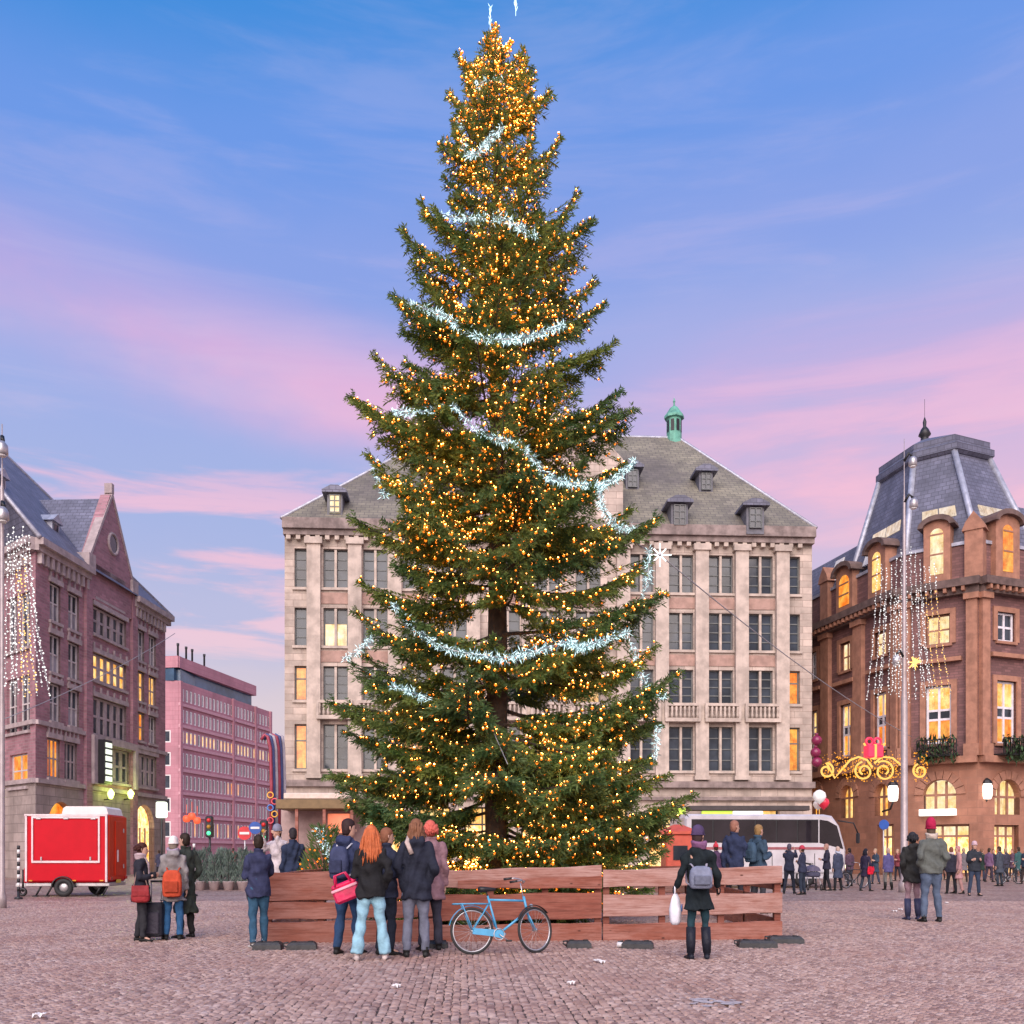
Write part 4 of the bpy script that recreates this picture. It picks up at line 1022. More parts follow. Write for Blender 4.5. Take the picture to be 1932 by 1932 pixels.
# ------------------------------------------------------------------ amber fairy lights wound over every bough
def bulb_mat(name, col, st):
    m = bpy.data.materials.new(name); m.use_nodes = True
    t = m.node_tree; t.nodes.clear(); n = NT(t)
    e = n.n('ShaderNodeEmission', ins={0: (*col, 1), 1: st}); n.n('ShaderNodeOutputMaterial', ins={0: e.outputs[0]})
    return m
AMBER = bulb_mat('amber_bulb', (1.0, 0.20, 0.012), 2.3)
PALE = bulb_mat('pale_amber_bulb', (1.0, 0.40, 0.08), 36.0)
q = MB(); nb_ = 0
dens = lambda y: float(np.interp(y, [0, 300, 420, 520, 800, 1000, 1250, 1450, 1640], [1.35, 1.5, 1.15, 1.4, 1.15, 1.25, .95, .85, 1.2]))
for o, M, pts, L, az, z0 in boughs:
    front = math.sin(az) < .45
    y = HOR - (z0 - EYE) / MPP
    nn = int((9 + 21 * L) * dens(y) * (1.0 if front else .35) * random.choice((.35, .8, 1.0, 1.3, 1.7)))
    idx = rng.integers(0, len(pts), nn)
    for i in idx:
        p = pts[i]
        if p[0] < L * .2 and random.random() < .6: continue
        w_ = M @ Vector(p); w_.z += random.uniform(-.02, .06)
        if w_.z < .3: continue
        w_ += Vector((random.gauss(0, .02), random.gauss(0, .02), 0)); k_ = random.uniform(.75, 1.3); q.octa(w_, .026 * k_, 0); q.octa(w_ + Vector((random.uniform(-.004, .004), random.uniform(-.006, .006), .021 * k_)), .0125 * k_ * random.uniform(.6, 1.2), 1); nb_ += 1
print('BULBS', nb_)
fl = put('fairy_lights', q, [AMBER, PALE], None, False)
tag(fl, 'thousands of small amber fairy lights wound over the boughs of the tree', 'fairy lights', kind='stuff')

# ------------------------------------------------------------------ white tinsel garlands and other ornaments
ICE = bulb_mat('icy_white_led', (0.72, 0.96, 1.0), 1.9)
ICE2 = mat('teal_shade_tinsel', (.20, .34, .36), .3, .5)  # dark teal colour stands for the shadow between the bright slivers
def surf(x, y):                                  # a point on the front of the crown behind picture position x, y
    z = EYE + (HOR - y) * MPP
    d = TD
    for _ in range(4):
        dx = (x - CX) * d / FPX - TX; r = env(y, 0 if dx > 0 else math.pi)
        d = TD - math.sqrt(max(.0, (r * .80) ** 2 - dx * dx)) if abs(dx) < r * .80 else TD - .1
    return P(x, y, d)
def garland(pts, lab, n_per_m=300, wid=.118):
    pl_ = [surf(*p) for p in pts]
    # resample smoothly
    path = []
    for i in range(len(pl_) - 1):
        a, b, c, d = pl_[max(i - 1, 0)], pl_[i], pl_[i + 1], pl_[min(i + 2, len(pl_) - 1)]
        for t in np.linspace(0, 1, 8, endpoint=False):
            path.append(.5 * ((2 * b) + (-a + c) * t + (2 * a - 5 * b + 4 * c - d) * t * t + (-a + 3 * b - 3 * c + d) * t ** 3))
    path.append(pl_[-1])
    ln = sum((path[i + 1] - path[i]).length for i in range(len(path) - 1))
    q = MB(); q2 = MB()
    q2.tube(path, .012, 5)
    for k in range(int(ln * n_per_m)):
        f = random.random() * (len(path) - 1); i = int(f); p = path[i].lerp(path[i + 1], f - i)
        v = Vector((random.gauss(0, 1), random.gauss(0, 1), random.gauss(0, 1.1) - .3)).normalized() * random.uniform(.4, 1.15) * wid
        s_ = v.cross(Vector((random.gauss(0, 1), random.gauss(0, 1), random.gauss(0, 1)))).normalized() * random.uniform(.005, .009)
        a = p + v * .12 + Vector((random.gauss(0, .02), random.gauss(0, .02), random.gauss(0, .02)))
        q.poly([a, a + v * .5 + s_, a + v, a + v * .5 - s_], 0 if random.random() < .42 else 1)
    g = thing('light_garland', lab, 'light garland', path[len(path) // 2], group='icy white garlands on the tree')
    o = put('tinsel', q, [ICE, ICE2], g, False); fix(o, g); o['kind'] = 'stuff'
    o = put('cord', q2, STEEL, g); fix(o, g)
GAR = [
    ([(888, 172), (905, 160), (928, 150), (965, 163)], 'uppermost short icy garland just below the tree top'),
    ([(872, 215), (868, 235), (880, 290), (905, 285), (925, 262), (948, 240)], 'small icy garland curling second from the tree top'),
    ([(822, 402), (870, 412), (915, 412), (945, 410), (980, 430), (1015, 445)], 'icy garland swag across the upper third of the tree'),
    ([(770, 572), (840, 597), (890, 630), (940, 640), (1000, 635), (1062, 612)], 'wide icy garland sagging across the tree above its middle'),
    ([(740, 776), (790, 778), (832, 768)], 'short level icy garland at the left edge above the roof line'),
    ([(855, 765), (900, 810), (950, 832), (988, 845), (1022, 890)], 'icy garland running diagonally down from left of the trunk'),
    ([(1030, 900), (1080, 912), (1130, 915), (1165, 900), (1198, 868)], 'icy garland rising to the right edge beside the upper dormer'),
    ([(1130, 915), (1138, 960), (1168, 994), (1205, 1000)], 'icy garland hooking down towards the cornice at right'),
    ([(705, 866), (715, 910), (728, 935)], 'thin vertical icy garland over the slate roof at left'),
    ([(742, 1142), (790, 1190), (840, 1222), (900, 1235), (960, 1240), (1010, 1228), (1070, 1210)], 'longest icy garland sagging below the middle of the tree'),
    ([(1072, 1208), (1095, 1222), (1130, 1210), (1184, 1192)], 'icy garland level with the second window row right of the trunk'),
    ([(1190, 1212), (1210, 1270), (1230, 1305), (1255, 1313)], 'icy garland dropping steeply to the right edge by the balconies'),
    ([(650, 1242), (680, 1225), (702, 1198)], 'short icy garland rising at the left edge beside the lit window'),
    ([(740, 1295), (770, 1305), (805, 1318)], 'short icy garland on the lower left boughs'),
    ([(1225, 1036), (1222, 1090), (1208, 1140)], 'vertical icy garland at the right edge below the white star'),
    ([(602, 1565), (615, 1602), (632, 1640)], 'icy garland hanging by the fence behind the people at left'),
    ([(1242, 1372), (1238, 1400), (1236, 1432)], 'short icy garland low on the right edge of the tree')]
for p, l in GAR: garland(p, l)
for x, y0, y1, nm in ((925, 48, 14, 'left'), (973, 22, 4, 'right')):
    q = MB()
    for k in range(14):
        a = P(x + random.gauss(0, 1.2), y0 + (y1 - y0) * k / 13, TD - .1); v = Vector((random.gauss(0, .02), 0, .09)); s_ = Vector((.008, 0, 0)); q.poly([a, a + v * .5 + s_, a + v, a + v * .5 - s_])
    q.tube([P(x, y0 + 8, TD), P(x, y1, TD - .1)], .005, 4)
    o = put('icicle_light', q, ICE); tag(o, 'thin icy spray of light, the %s one of two above the tree top' % nm, 'tree light')
# white star lamp and the wires that carry it
STAR = bulb_mat('white_star_tube', (1.0, 1.0, 1.0), 2.2)
sc_ = P(1245, 1047, 30.0)
st_ = thing('star_light', 'white eight pointed star light hanging on a wire right of the tree', 'star light', sc_)
for k in range(4):
    a = math.pi * k / 4; r = .36 if k % 2 == 0 else .27; v = Vector((math.cos(a), 0, math.sin(a)))
    q = MB(); q.tube([v * -r, v * r], .022, 6); put('ray', q, STAR, st_)
q = MB(); q.ball((0, 0, 0), .06, 8, 6); put('hub', q, STEEL, st_)
WIRE = mat('grey_wire', (.3, .3, .32), .5)
def wire(a, b, sag, lab, r=.012):
    q = MB(); q.tube([a.lerp(b, t) + Vector((0, 0, -sag * 4 * t * (1 - t))) for t in np.linspace(0, 1, 14)], r, 5)
    o = put('cable', q, WIRE); tag(o, lab, 'cable')
wire(P(1245, 1047, 30.0), P(1720, 1390, 52), .4, 'thin cable slanting from the white star down past the stone facade', .02)
wire(P(1245, 1047, 30.0), P(1180, 1010, 21), .05, 'short thin cable between the star and the tree', .012)
wire(P(0, 1360, 40), P(330, 1195, 66), .3, 'thin cable slanting up across the gabled brick building', .02)
wire(P(915, 1345, 17.6), P(958, 1442, 16.6), 0, 'thin taut guy cable crossing the dark trunk of the tree', .008)
# ------------------------------------------------------------------ people: one skinned body each, clothing and hair as its children
SKIN = mat('skin', (0.52, 0.30, 0.22), 0.5, var=0.08, vscale=12)
EYE_M = mat('dark_eye', (0.03, 0.02, 0.02), 0.2)
LIP = mat('lips', (0.40, 0.14, 0.12), 0.5)
CLOTH = {}
def cloth(col, rough=.85, fuzz=.12):
    k = tuple(round(c, 3) for c in col) + (rough,)
    if k not in CLOTH: CLOTH[k] = mat('fabric_%d' % len(CLOTH), col, rough, var=.17, vscale=9, bump=.8, bscale=16, spec=.15)
    return CLOTH[k]
_tmp = []
def evaluate(me, mods):
    o = bpy.data.objects.new('tmp', me); COL.objects.link(o)
    for kind, kw in mods:
        m = o.modifiers.new(kind, kind)
        for a, b in kw.items(): setattr(m, a, b)
    dg = bpy.context.evaluated_depsgraph_get()
    r = bpy.data.meshes.new_from_object(o.evaluated_get(dg))
    bpy.data.objects.remove(o)
    return r
def ell(c, rx, ry, n=12, ax=Vector((1, 0, 0)), ay=Vector((0, 1, 0))):
    c = Vector(c)
    return [c + ax * (rx * math.cos(2 * math.pi * k / n)) + ay * (ry * math.sin(2 * math.pi * k / n)) for k in range(n)]
def limb(mb, a, b, c, ra, rb, rc, n=10):
    pts = [a.lerp(b, t) for t in (0, .33, .66)] + [b] + [b.lerp(c, t) for t in (.33, .66, 1)]
    rad = [ra, ra * .7 + rb * .35, rb * 1.04, rb, rb * .75 + rc * .3, rb * .35 + rc * .7, rc]
    mb.tube(pts, rad, n)
def fuse(mb, vox, mats, name, wr=.006, it=3):
    me = mb.mesh(name, [], False)
    r = evaluate(me, [('REMESH', dict(mode='VOXEL', voxel_size=vox, use_smooth_shade=True)), ('SMOOTH', dict(factor=.5, iterations=it))])
    if wr:
        n_ = len(r.vertices); co_ = np.empty(n_ * 3, np.float32); r.vertices.foreach_get('co', co_); co_ = co_.reshape(-1, 3)
        no = np.empty(n_ * 3, np.float32); r.vertices.foreach_get('normal', no); no = no.reshape(-1, 3)
        x, y, z = co_.T; ph = random.uniform(0, 9)
        d = np.sin(17 * z + 9 * np.sin(6 * x + ph) + 7 * y + ph) + .7 * np.sin(31 * z + 13 * x - 11 * y + 2 * ph) + .8 * np.sin(13 * x - 15 * y + 5 * np.sin(7 * z + ph))
        co_ += no * (d * wr)[:, None]; r.vertices.foreach_set('co', co_.ravel()); r.update()
    r.name = name
    r.materials.clear()
    for m in mats: r.materials.append(m)
    return r

def head_verts(mb, M, s):
    """skull, face with nose, eyes, mouth and ears; M places it, +Y is the face"""
    prof_ = [(-.118, .030, .034, .030), (-.105, .046, .052, .026), (-.075, .060, .068, .016), (-.040, .068, .080, .008), (0, .073, .092, 0), (.040, .075, .096, -.004), (.075, .066, .084, -.008), (.102, .042, .054, -.010), (.115, .012, .016, -.010)]
    rings = []
    for z, rx, ry, oy in prof_:
        r = []
        for k in range(16):
            a = 2 * math.pi * k / 16; x, y = rx * math.cos(a), ry * math.sin(a) + oy
            f = max(0, math.sin(a)) ** 6
            if -.045 < z < -.005: y += f * .016
            if z == 0: y -= f * .004
            r.append(M @ (Vector((x, y, z)) * s))
        rings.append(r)
    mb.loft(rings, 0, True, True)
    nose = [Vector((0, .088, .012)), Vector((0, .104, -.014)), Vector((0, .112, -.032)), Vector((0, .090, -.042))]
    mb.tube([M @ (p * s) for p in nose], [.006 * s, .009 * s, .012 * s, .006 * s], 6)
    for sg in (-1, 1):
        mb.ball(M @ (Vector((sg * .030, .082, .004)) * s), .0095 * s, 6, 5, 1)
        mb.tube([M @ (Vector(p) * s) for p in ((sg * .073, -.005, .022), (sg * .083, -.012, .018), (sg * .083, -.010, -.008), (sg * .074, -.002, -.030))], [.007 * s, .011 * s, .010 * s, .005 * s], 6)
    mb.tube([M @ (Vector((x, .093 - abs(x) * .45, -.066)) * s) for x in (-.022, 0, .022)], [.003 * s, .006 * s, .003 * s], 6, 2)

def person(lab, x, yf, yt, yaw=0, d=None, coat=(.03, .03, .04), coat_z=.80, legs_=(.03, .035, .05), hair=(.05, .03, .02), hairlen=0, hat=None, arms=('down', 'down'), shoe=(.02, .02, .02), boot=0.0,
           scarf=None, flare=0.0, spread=.10, stride=0.0, head_turn=0, head_tilt=0, bulk=1.0, gloves=None, hood=False, group='people standing on the square', skirt=0.0, lod=1, ground=0.016, face=None, slim=.88):
    if d is None: d = gdep(yf)
    mpp = d / FPX
    feet = Vector(((x - CX) * mpp, d, ground if d < 27 else 0.0))
    Hh = (EYE + (HOR - yt) * mpp - feet.z); s = Hh / 1.77
    if hat: Hh -= .02
    J = {}
    V = Vector
    J['pel'] = V((0, 0, .96)); J['sp'] = V((0, .012, 1.16)); J['ch'] = V((0, .0, 1.34)); J['nk'] = V((0, -.012, 1.47)); J['hd'] = V((0, .012, 1.56))
    for sg, n_, a in ((-1, 'l', arms[0]), (1, 'r', arms[1])):
        sh = V((sg * .175, -.005, 1.415)); J['sh' + n_] = sh
        if a == 'down': el, wr = sh + V((sg * .055, -.02, -.29)), sh + V((sg * .065, .05, -.54))
        elif a == 'pocket': el, wr = sh + V((sg * .10, -.09, -.27)), sh + V((sg * .02, .06, -.47))
        elif a == 'bent': el, wr = sh + V((sg * .06, .0, -.29)), sh + V((-sg * .02, .22, -.24))
        elif a == 'fold': el, wr = sh + V((sg * .05, .06, -.28)), sh + V((-sg * .16, .19, -.22))
        elif a == 'up': el, wr = sh + V((sg * .08, .20, -.10)), sh + V((-sg * .02, .30, .13))
        elif a == 'bag': el, wr = sh + V((sg * .10, -.02, -.27)), sh + V((sg * .15, .10, -.45))
        elif a == 'lean': el, wr = sh + V((sg * .06, .16, -.22)), sh + V((sg * .03, .38, -.30))
        else: el, wr = sh + V((sg * .07, .05, -.28)), sh + V((sg * .10, .13, -.52))
        J['el' + n_] = el; J['wr' + n_] = wr
        f = 1 if n_ == 'r' else -1
        J['hip' + n_] = V((sg * .088, 0, .90)); J['kn' + n_] = V((sg * (.09 + spread * .45), .025 + f * stride * .5, .49)); J['an' + n_] = V((sg * (.08 + spread), -.02 + f * stride, .085)); J['toe' + n_] = J['an' + n_] + V((sg * .03, .15, -.055))
    T = Matrix.Rotation(R(yaw), 4, 'Z') @ Matrix.Diagonal((s * slim, s * slim, s, 1))
    # ---- body by the skin modifier, rooted at the pelvis
    names = ['pel', 'sp', 'ch', 'nk', 'hd']; vs = [J[n] for n in names]; ed_ = [(0, 1), (1, 2), (2, 3), (3, 4)]; rad = [.105, .10, .115, .052, .05]
    for n_ in 'lr':
        sg = -1 if n_ == 'l' else 1
        b = len(vs); vs += [J['sh' + n_], J['el' + n_], J['wr' + n_]]; rad += [.044, .034, .026]; ed_ += [(2, b), (b, b + 1), (b + 1, b + 2)]
        fd = (J['wr' + n_] - J['el' + n_]).normalized(); sd_ = fd.cross(V((1, 0, 0))); sd_ = sd_.normalized() if sd_.length > .1 else V((0, 1, 0)); nrm = fd.cross(sd_)
        wi = b + 2; vs.append(J['wr' + n_] + fd * .055); rad.append(.024); pi_ = len(vs) - 1; ed_.append((wi, pi_))
        palm = vs[pi_]
        for k, (off, ln) in enumerate(((-.030, .060), (-.010, .072), (.011, .068), (.030, .052))):
            q0 = palm + fd * .028 + sd_ * off; q1 = q0 + fd * ln * .55 + nrm * sg * .012; q2 = q1 + fd * ln * .45 + nrm * sg * .026
            i0 = len(vs); vs += [q0, q1, q2]; rad += [.0095, .009, .0075]; ed_ += [(pi_, i0), (i0, i0 + 1), (i0 + 1, i0 + 2)]
        t0 = J['wr' + n_] + fd * .03 + sd_ * .03; i0 = len(vs); vs += [t0, t0 + fd * .035 + sd_ * .022 + nrm * sg * .01]; rad += [.011, .0085]; ed_ += [(pi_, i0), (i0, i0 + 1)]
        b = len(vs); vs += [J['hip' + n_], J['kn' + n_], J['an' + n_], J['toe' + n_]]; kl = 1 if lod else .6; rad += [.074 * kl, .046 * kl, .032 * kl, .026 * kl]; ed_ += [(0, b), (b, b + 1), (b + 1, b + 2), (b + 2, b + 3)]
    me = bpy.data.meshes.new('person'); me.from_pydata([tuple(v) for v in vs], ed_, [])
    o = bpy.data.objects.new('tmp', me); COL.objects.link(o)
    o.modifiers.new('s', 'SKIN')
    for i, r in enumerate(rad): me.skin_vertices[0].data[i].radius = (r, r)
    me.skin_vertices[0].data[0].use_root = True
    if lod: sb = o.modifiers.new('sub', 'SUBSURF'); sb.levels = 1
    ev = o.evaluated_get(bpy.context.evaluated_depsgraph_get()); bm_ = bpy.data.meshes.new_from_object(ev); bpy.data.objects.remove(o)
    mb = MB(); mb.add([v.co for v in bm_.vertices], [list(p.vertices) for p in bm_.polygons], 0, True)
    HM = Matrix.Translation(V((0, .028, 1.645))) @ Matrix.Rotation(R(head_turn), 4, 'Z') @ Matrix.Rotation(R(head_tilt), 4, 'X')
    head_verts(mb, HM, 1.06)
    body = mb.mesh('person', [face or SKIN, EYE_M, LIP], False); body.transform(T)
    root = put('person', body, None); root.location = feet; tag(root, lab, 'person', group)
    vox = .016 if lod else .03
    def wear(name, mbx, m, wr=.006, it=3, raw=False):
        if raw: r = mbx.mesh(name, [m], False)
        else: r = fuse(mbx, vox, [m], name, wr, it)
        r.transform(T); return put(name, r, None, root)
    # ---- trousers
    q = MB()
    for n_ in 'lr':
        hp, kn, an = J['hip' + n_], J['kn' + n_], J['an' + n_]
        sl = .80 if boot else 1.0
        q.tube([hp + V((0, 0, .05)), hp.lerp(kn, .3), hp.lerp(kn, .7), kn, kn.lerp(an, .35), kn.lerp(an, .75), an + V((0, .0, .0))],
               [x_ * sl for x_ in (.105 * bulk, .105 * bulk, .083, .073, .073 + flare * .3, .066 + flare * .8, .062 + flare)], 12)
    q.loft([ell((0, 0, .84), .14, .10), ell((0, -.005, .92), .168 * bulk, .112), ell((0, 0, 1.02), .155 * bulk, .105), ell((0, 0, 1.10), .150, .10)], 0)
    wear('trousers', q, cloth(legs_), .0055 if lod else .002)
    # ---- shoes or boots
    for n_ in 'lr':
        q = MB(); an, toe = J['an' + n_], J['toe' + n_]; f = (toe - an); f.z = 0; f.normalize(); si = V((f.y, -f.x, 0))
        pr_ = [(-.065, .030, .055), (-.03, .042, .085), (.04, .044, .075), (.10, .048, .055), (.16, .046, .042), (.195, .028, .030)]
        q.loft([[V((an.x, an.y, 0)) + f * t + si * (w_ * math.cos(a)) + V((0, 0, h * (.5 + .5 * math.sin(a)))) for a in [2 * math.pi * k / 10 for k in range(10)]] for t, w_, h in pr_], 0, True, True)
        q.tube([an + V((0, 0, -.03)), an + V((0, 0, .05))], [.05, .05], 10)
        if boot: q.tube([an + V((0, 0, 0)), an.lerp(J['kn' + n_], .35), an.lerp(J['kn' + n_], boot)], [.060, .074, .074], 12)
        wear('boot' if boot else 'shoe', q, cloth(shoe, .45), 0, 1, raw=True)
    # ---- coat or jacket
    q = MB(); hz = coat_z; b = bulk
    rg = [(hz, .215 + (.04 if hz < .7 else .015) + skirt, .172 + (.03 if hz < .7 else .01) + skirt * .6, 0)]
    if hz < .7: rg.append((.78, .195, .14, 0))
    rg += [(.98, .203 * b, .160 * b, 0), (1.12, .172 * b, .126 * b, .008), (1.28, .195 * b, .138 * b, .0), (1.38, .195 * b, .125 * b, -.005), (1.44, .165, .10, -.01), (1.49, .095, .08, -.012), (1.53, .075, .072, -.008)]
    q.loft([ell((0, oy, z), rx, ry, 16) for z, rx, ry, oy in rg], 0)
    for n_ in 'lr': q.ball(J['sh' + n_] + V((0, 0, -.015)), .078 * b, 10, 8); limb(q, J['sh' + n_] + V((0, 0, -.02)), J['el' + n_], J['wr' + n_], .080 * b, .064 * b, .048)
    if hood: q.loft([ell((0, -.085, 1.40), .10, .05), ell((0, -.11, 1.47), .125, .07), ell((0, -.085, 1.545), .105, .06)], 0)
    else: q.tube([V((.078 * math.cos(a), .074 * math.sin(a) - .01, 1.535)) for a in np.linspace(0, 2 * math.pi, 13)], .022, 6)
    wear('coat', q, cloth(coat), .011 if lod else .004)
    if gloves:
        q = MB()
        for n_ in 'lr':
            fd = (J['wr' + n_] - J['el' + n_]).normalized(); q.ball(J['wr' + n_] + fd * .06, .048, 8, 6, 0, (.75, .9, 1.3))
        wear('gloves', q, cloth(gloves), 0, raw=True)
    if scarf:
        q = MB()
        for k in range(3): q.tube([V(((.085 + .008 * k) * math.cos(a), (.085 + .006 * k) * math.sin(a) - .005, 1.50 + .028 * k + .012 * math.sin(2 * a + k))) for a in np.linspace(0, 2 * math.pi, 15)], .03, 7)
        q.tube([V((.05, .09, 1.5)), V((.06, .15, 1.38)), V((.055, .16, 1.2))], [.035, .04, .035], 7, squash=.5)
        wear('scarf', q, cloth(scarf), .004, 1)
    # ---- hair and hat
    hs = 1.06
    if hat != 'none_' :
        q = MB()
        q.loft([[HM @ (V((rx * math.cos(a), ry * math.sin(a) + oy, z)) * hs) for a in [2 * math.pi * k / 14 for k in range(14)]] for z, rx, ry, oy in
                ((-.085, .055, .045, -.045), (-.05, .074, .062, -.034), (0, .081, .080, -.024), (.045, .083, .098, -.009), (.085, .073, .090, -.011), (.113, .048, .06, -.012), (.127, .01, .015, -.012))], 0, True, True)
        if hairlen:
            top = HM @ (V((0, -.03, .03)) * hs)
            for k in range(46 if lod else 16):
                a = math.pi * (1.0 + .98 * (k + .5) / (46 if lod else 16)) + random.uniform(-.05, .05); rr = random.uniform(.86, 1.1)
                p0 = top + V((.083 * math.cos(a) * rr, .095 * math.sin(a) * rr + .01, random.uniform(.0, .05)))
                ln = hairlen * random.uniform(.75, 1.08); ph = random.uniform(0, 6); amp = random.uniform(.006, .018)
                pth = [p0 + V((math.cos(a) * ((.11 if hairlen > .4 else .035) * t + amp * math.sin(9 * t + ph)), math.sin(a) * (.05 * t) + amp * math.cos(8 * t + ph), -ln * t)) for t in np.linspace(0, 1, 7)]
                q.tube(pth, [.014, .02, .022, .021, .019, .014, .004], 5)
        wear('hair', q, cloth(hair, .55), 0, raw=True)
    if hat:
        kind, hc = hat
        q = MB()
        prof_ = [(.015, .088, .108), (.05, .091, .110), (.095, .083, .100), (.13, .060, .072), (.148, .02, .025)] if kind != 'tall' else [(.02, .088, .108), (.08, .09, .11), (.14, .085, .10), (.19, .06, .07), (.22, .02, .02)]
        q.loft([[HM @ (V((rx * math.cos(a), ry * math.sin(a) - .008, z)) * hs) for a in [2 * math.pi * k / 16 for k in range(16)]] for z, rx, ry in prof_], 0, True, True)
        q.tube([HM @ (V((.09 * math.cos(a), .11 * math.sin(a) - .008, .022)) * hs) for a in np.linspace(0, 2 * math.pi, 17)], .013, 6)
        if kind == 'pom': q.ball(HM @ (V((0, -.01, .165)) * hs), .035, 8, 6)
        wear('hat', q, cloth(hc), 0, raw=True)
    root['_s'] = s
    del root['_s']
    return root, T, J, s, feet

def local_to(root, T, p): return root.location + (T @ Vector((*p, 1)).to_4d() if False else (T @ Vector(p)))
def rucksack(root, T, lab, col, c=(0, -.22, 1.22), dims=(.30, .16, .40), strap=True, straps_col=None):
    t = thing('backpack', lab, 'backpack', local_to(root, T, c)); RT = T.to_3x3()
    q = MB(); w_, dp, h = dims
    q.loft([[Vector((w_ / 2 * k * (abs(math.cos(a)) ** .55) * (1 if math.cos(a) > 0 else -1), dp / 2 * k2 * (abs(math.sin(a)) ** .7) * (1 if math.sin(a) > 0 else -1), z * h)) for a in [2 * math.pi * i / 16 for i in range(16)]] for z, k, k2 in ((-.5, .80, .8), (-.42, .98, 1), (0, 1.03, 1.08), (.3, .95, .95), (.44, .75, .75), (.5, .4, .4))], 0, True, True)
    me = q.mesh('bag_body', [cloth(col)], False); me.transform(RT.to_4x4()); put('bag_body', me, None, t)
    q = MB(); q.bbox((0, -dp * .58, -.12 * h), (w_ * .7, .05, h * .42), .012); me = q.mesh('pocket', [cloth(tuple(x * .7 for x in col))], False); me.transform(RT.to_4x4()); put('pocket', me, None, t)
    if strap:
        for sg in (-1, 1):
            q = MB(); q.tube([Vector((sg * .09, .06, .42 * h)), Vector((sg * .12, .14, .58 * h)), Vector((sg * .13, .30, .50 * h)), Vector((sg * .14, .37, .1 * h)), Vector((sg * .15, .30, -.25 * h)), Vector((sg * .13, .06, -.4 * h))], .018, 6, squash=.5)
            me = q.mesh('strap', [cloth(straps_col or tuple(x * .8 for x in col))], False); me.transform(RT.to_4x4()); put('strap', me, None, t)
    return t
def shoulder_bag(root, T, lab, col, c, w_=.34, h=.26, dp=.12, strap_top=(.05, .0, 1.49), yaw=0):
    t = thing('shoulder_bag', lab, 'bag', local_to(root, T, c)); RT = (T.to_3x3() @ Matrix.Rotation(R(yaw), 3, 'Z')).to_4x4()
    q = MB(); q.loft([[Vector((w_ / 2 * k * (abs(math.cos(a)) ** .5) * (1 if math.cos(a) > 0 else -1), dp / 2 * k2 * math.sin(a), z * h)) for a in [2 * math.pi * i / 16 for i in range(16)]] for z, k, k2 in ((-.5, .72, .8), (-.4, .95, 1.1), (-.1, 1.0, 1.1), (.3, .86, .8), (.5, .74, .4))], 0, True, True)
    me = q.mesh('bag_body', [cloth(col, .6)], False); me.transform(RT); put('bag_body', me, None, t)
    q = MB(); q.loft([[Vector((x_ * w_ * .45, -dp * .5 - y_, z * h)) for x_ in (-1, -.5, 0, .5, 1)] + [Vector((x_ * w_ * .45, -dp * .5 - y_ - .012, z * h)) for x_ in (1, .5, 0, -.5, -1)] for z, y_ in ((.5, -.02), (.2, .008), (-.1, .012))], 0)
    me = q.mesh('flap', [cloth(tuple(x * .75 for x in col), .6)], False); me.transform(RT); put('flap', me, None, t)
    a = RT.inverted() @ (T.to_3x3() @ (Vector(strap_top) - Vector(c)))
    q = MB(); q.tube([Vector((-w_ * .36, 0, h * .45)), a.lerp(Vector((-w_ * .36, 0, h * .45)), .4) + Vector((0, -.03, 0)), a], .012, 5); q2 = MB(); q2.tube([Vector((w_ * .36, 0, h * .45)), a.lerp(Vector((w_ * .36, 0, h * .45)), .4) + Vector((0, -.05, 0)), a + Vector((0, -.01, 0))], .012, 5)
    for qq in (q, q2):
        me = qq.mesh('strap', [cloth((.30, .2, .17))], False); me.transform(RT); put('strap', me, None, t)
    return t

# left group beside the suitcase
gL = 'group of three talking beside a suitcase'
pA = person('woman in short black coat with red bag, facing right beside the suitcase', 266, 1778, 1590, -75, coat=(.025, .025, .035), coat_z=.72, legs_=(.03, .03, .035), hair=(.06, .02, .015), hairlen=.06, arms=('bent', 'bent'), gloves=(.02, .02, .025), scarf=(.42, .32, .34), spread=.06, stride=.07, group=gL)
shoulder_bag(pA[0], pA[1], 'dark red shoulder bag on the hip of the woman in the short black coat', (.33, .035, .04), (.27, .02, .86), .36, .30, .14, (-.03, -.02, 1.50), 90)
pB = person('woman in white hat and grey coat, back turned, wearing blue jeans', 327, 1775, 1580, 10, coat=(.24, .22, .22), coat_z=.68, legs_=(.03, .10, .22), hair=(.25, .2, .16), hat=('beanie', (.75, .70, .68)), arms=('bent', 'down'), hood=True, spread=.05, group=gL, scarf=(.35, .28, .36))
rucksack(pB[0], pB[1], 'orange red bag hanging low on the grey coat', (.50, .075, .035), (.02, -.26, .98), (.36, .15, .46), True, (.4, .06, .03))
pC = person('man in long dark green overcoat facing left beside the grey coat', 350, 1771, 1572, 60, coat=(.045, .055, .045), coat_z=.42, legs_=(.03, .03, .03), hair=(.03, .02, .015), arms=('pocket', 'pocket'), spread=.06, head_turn=15, group=gL)
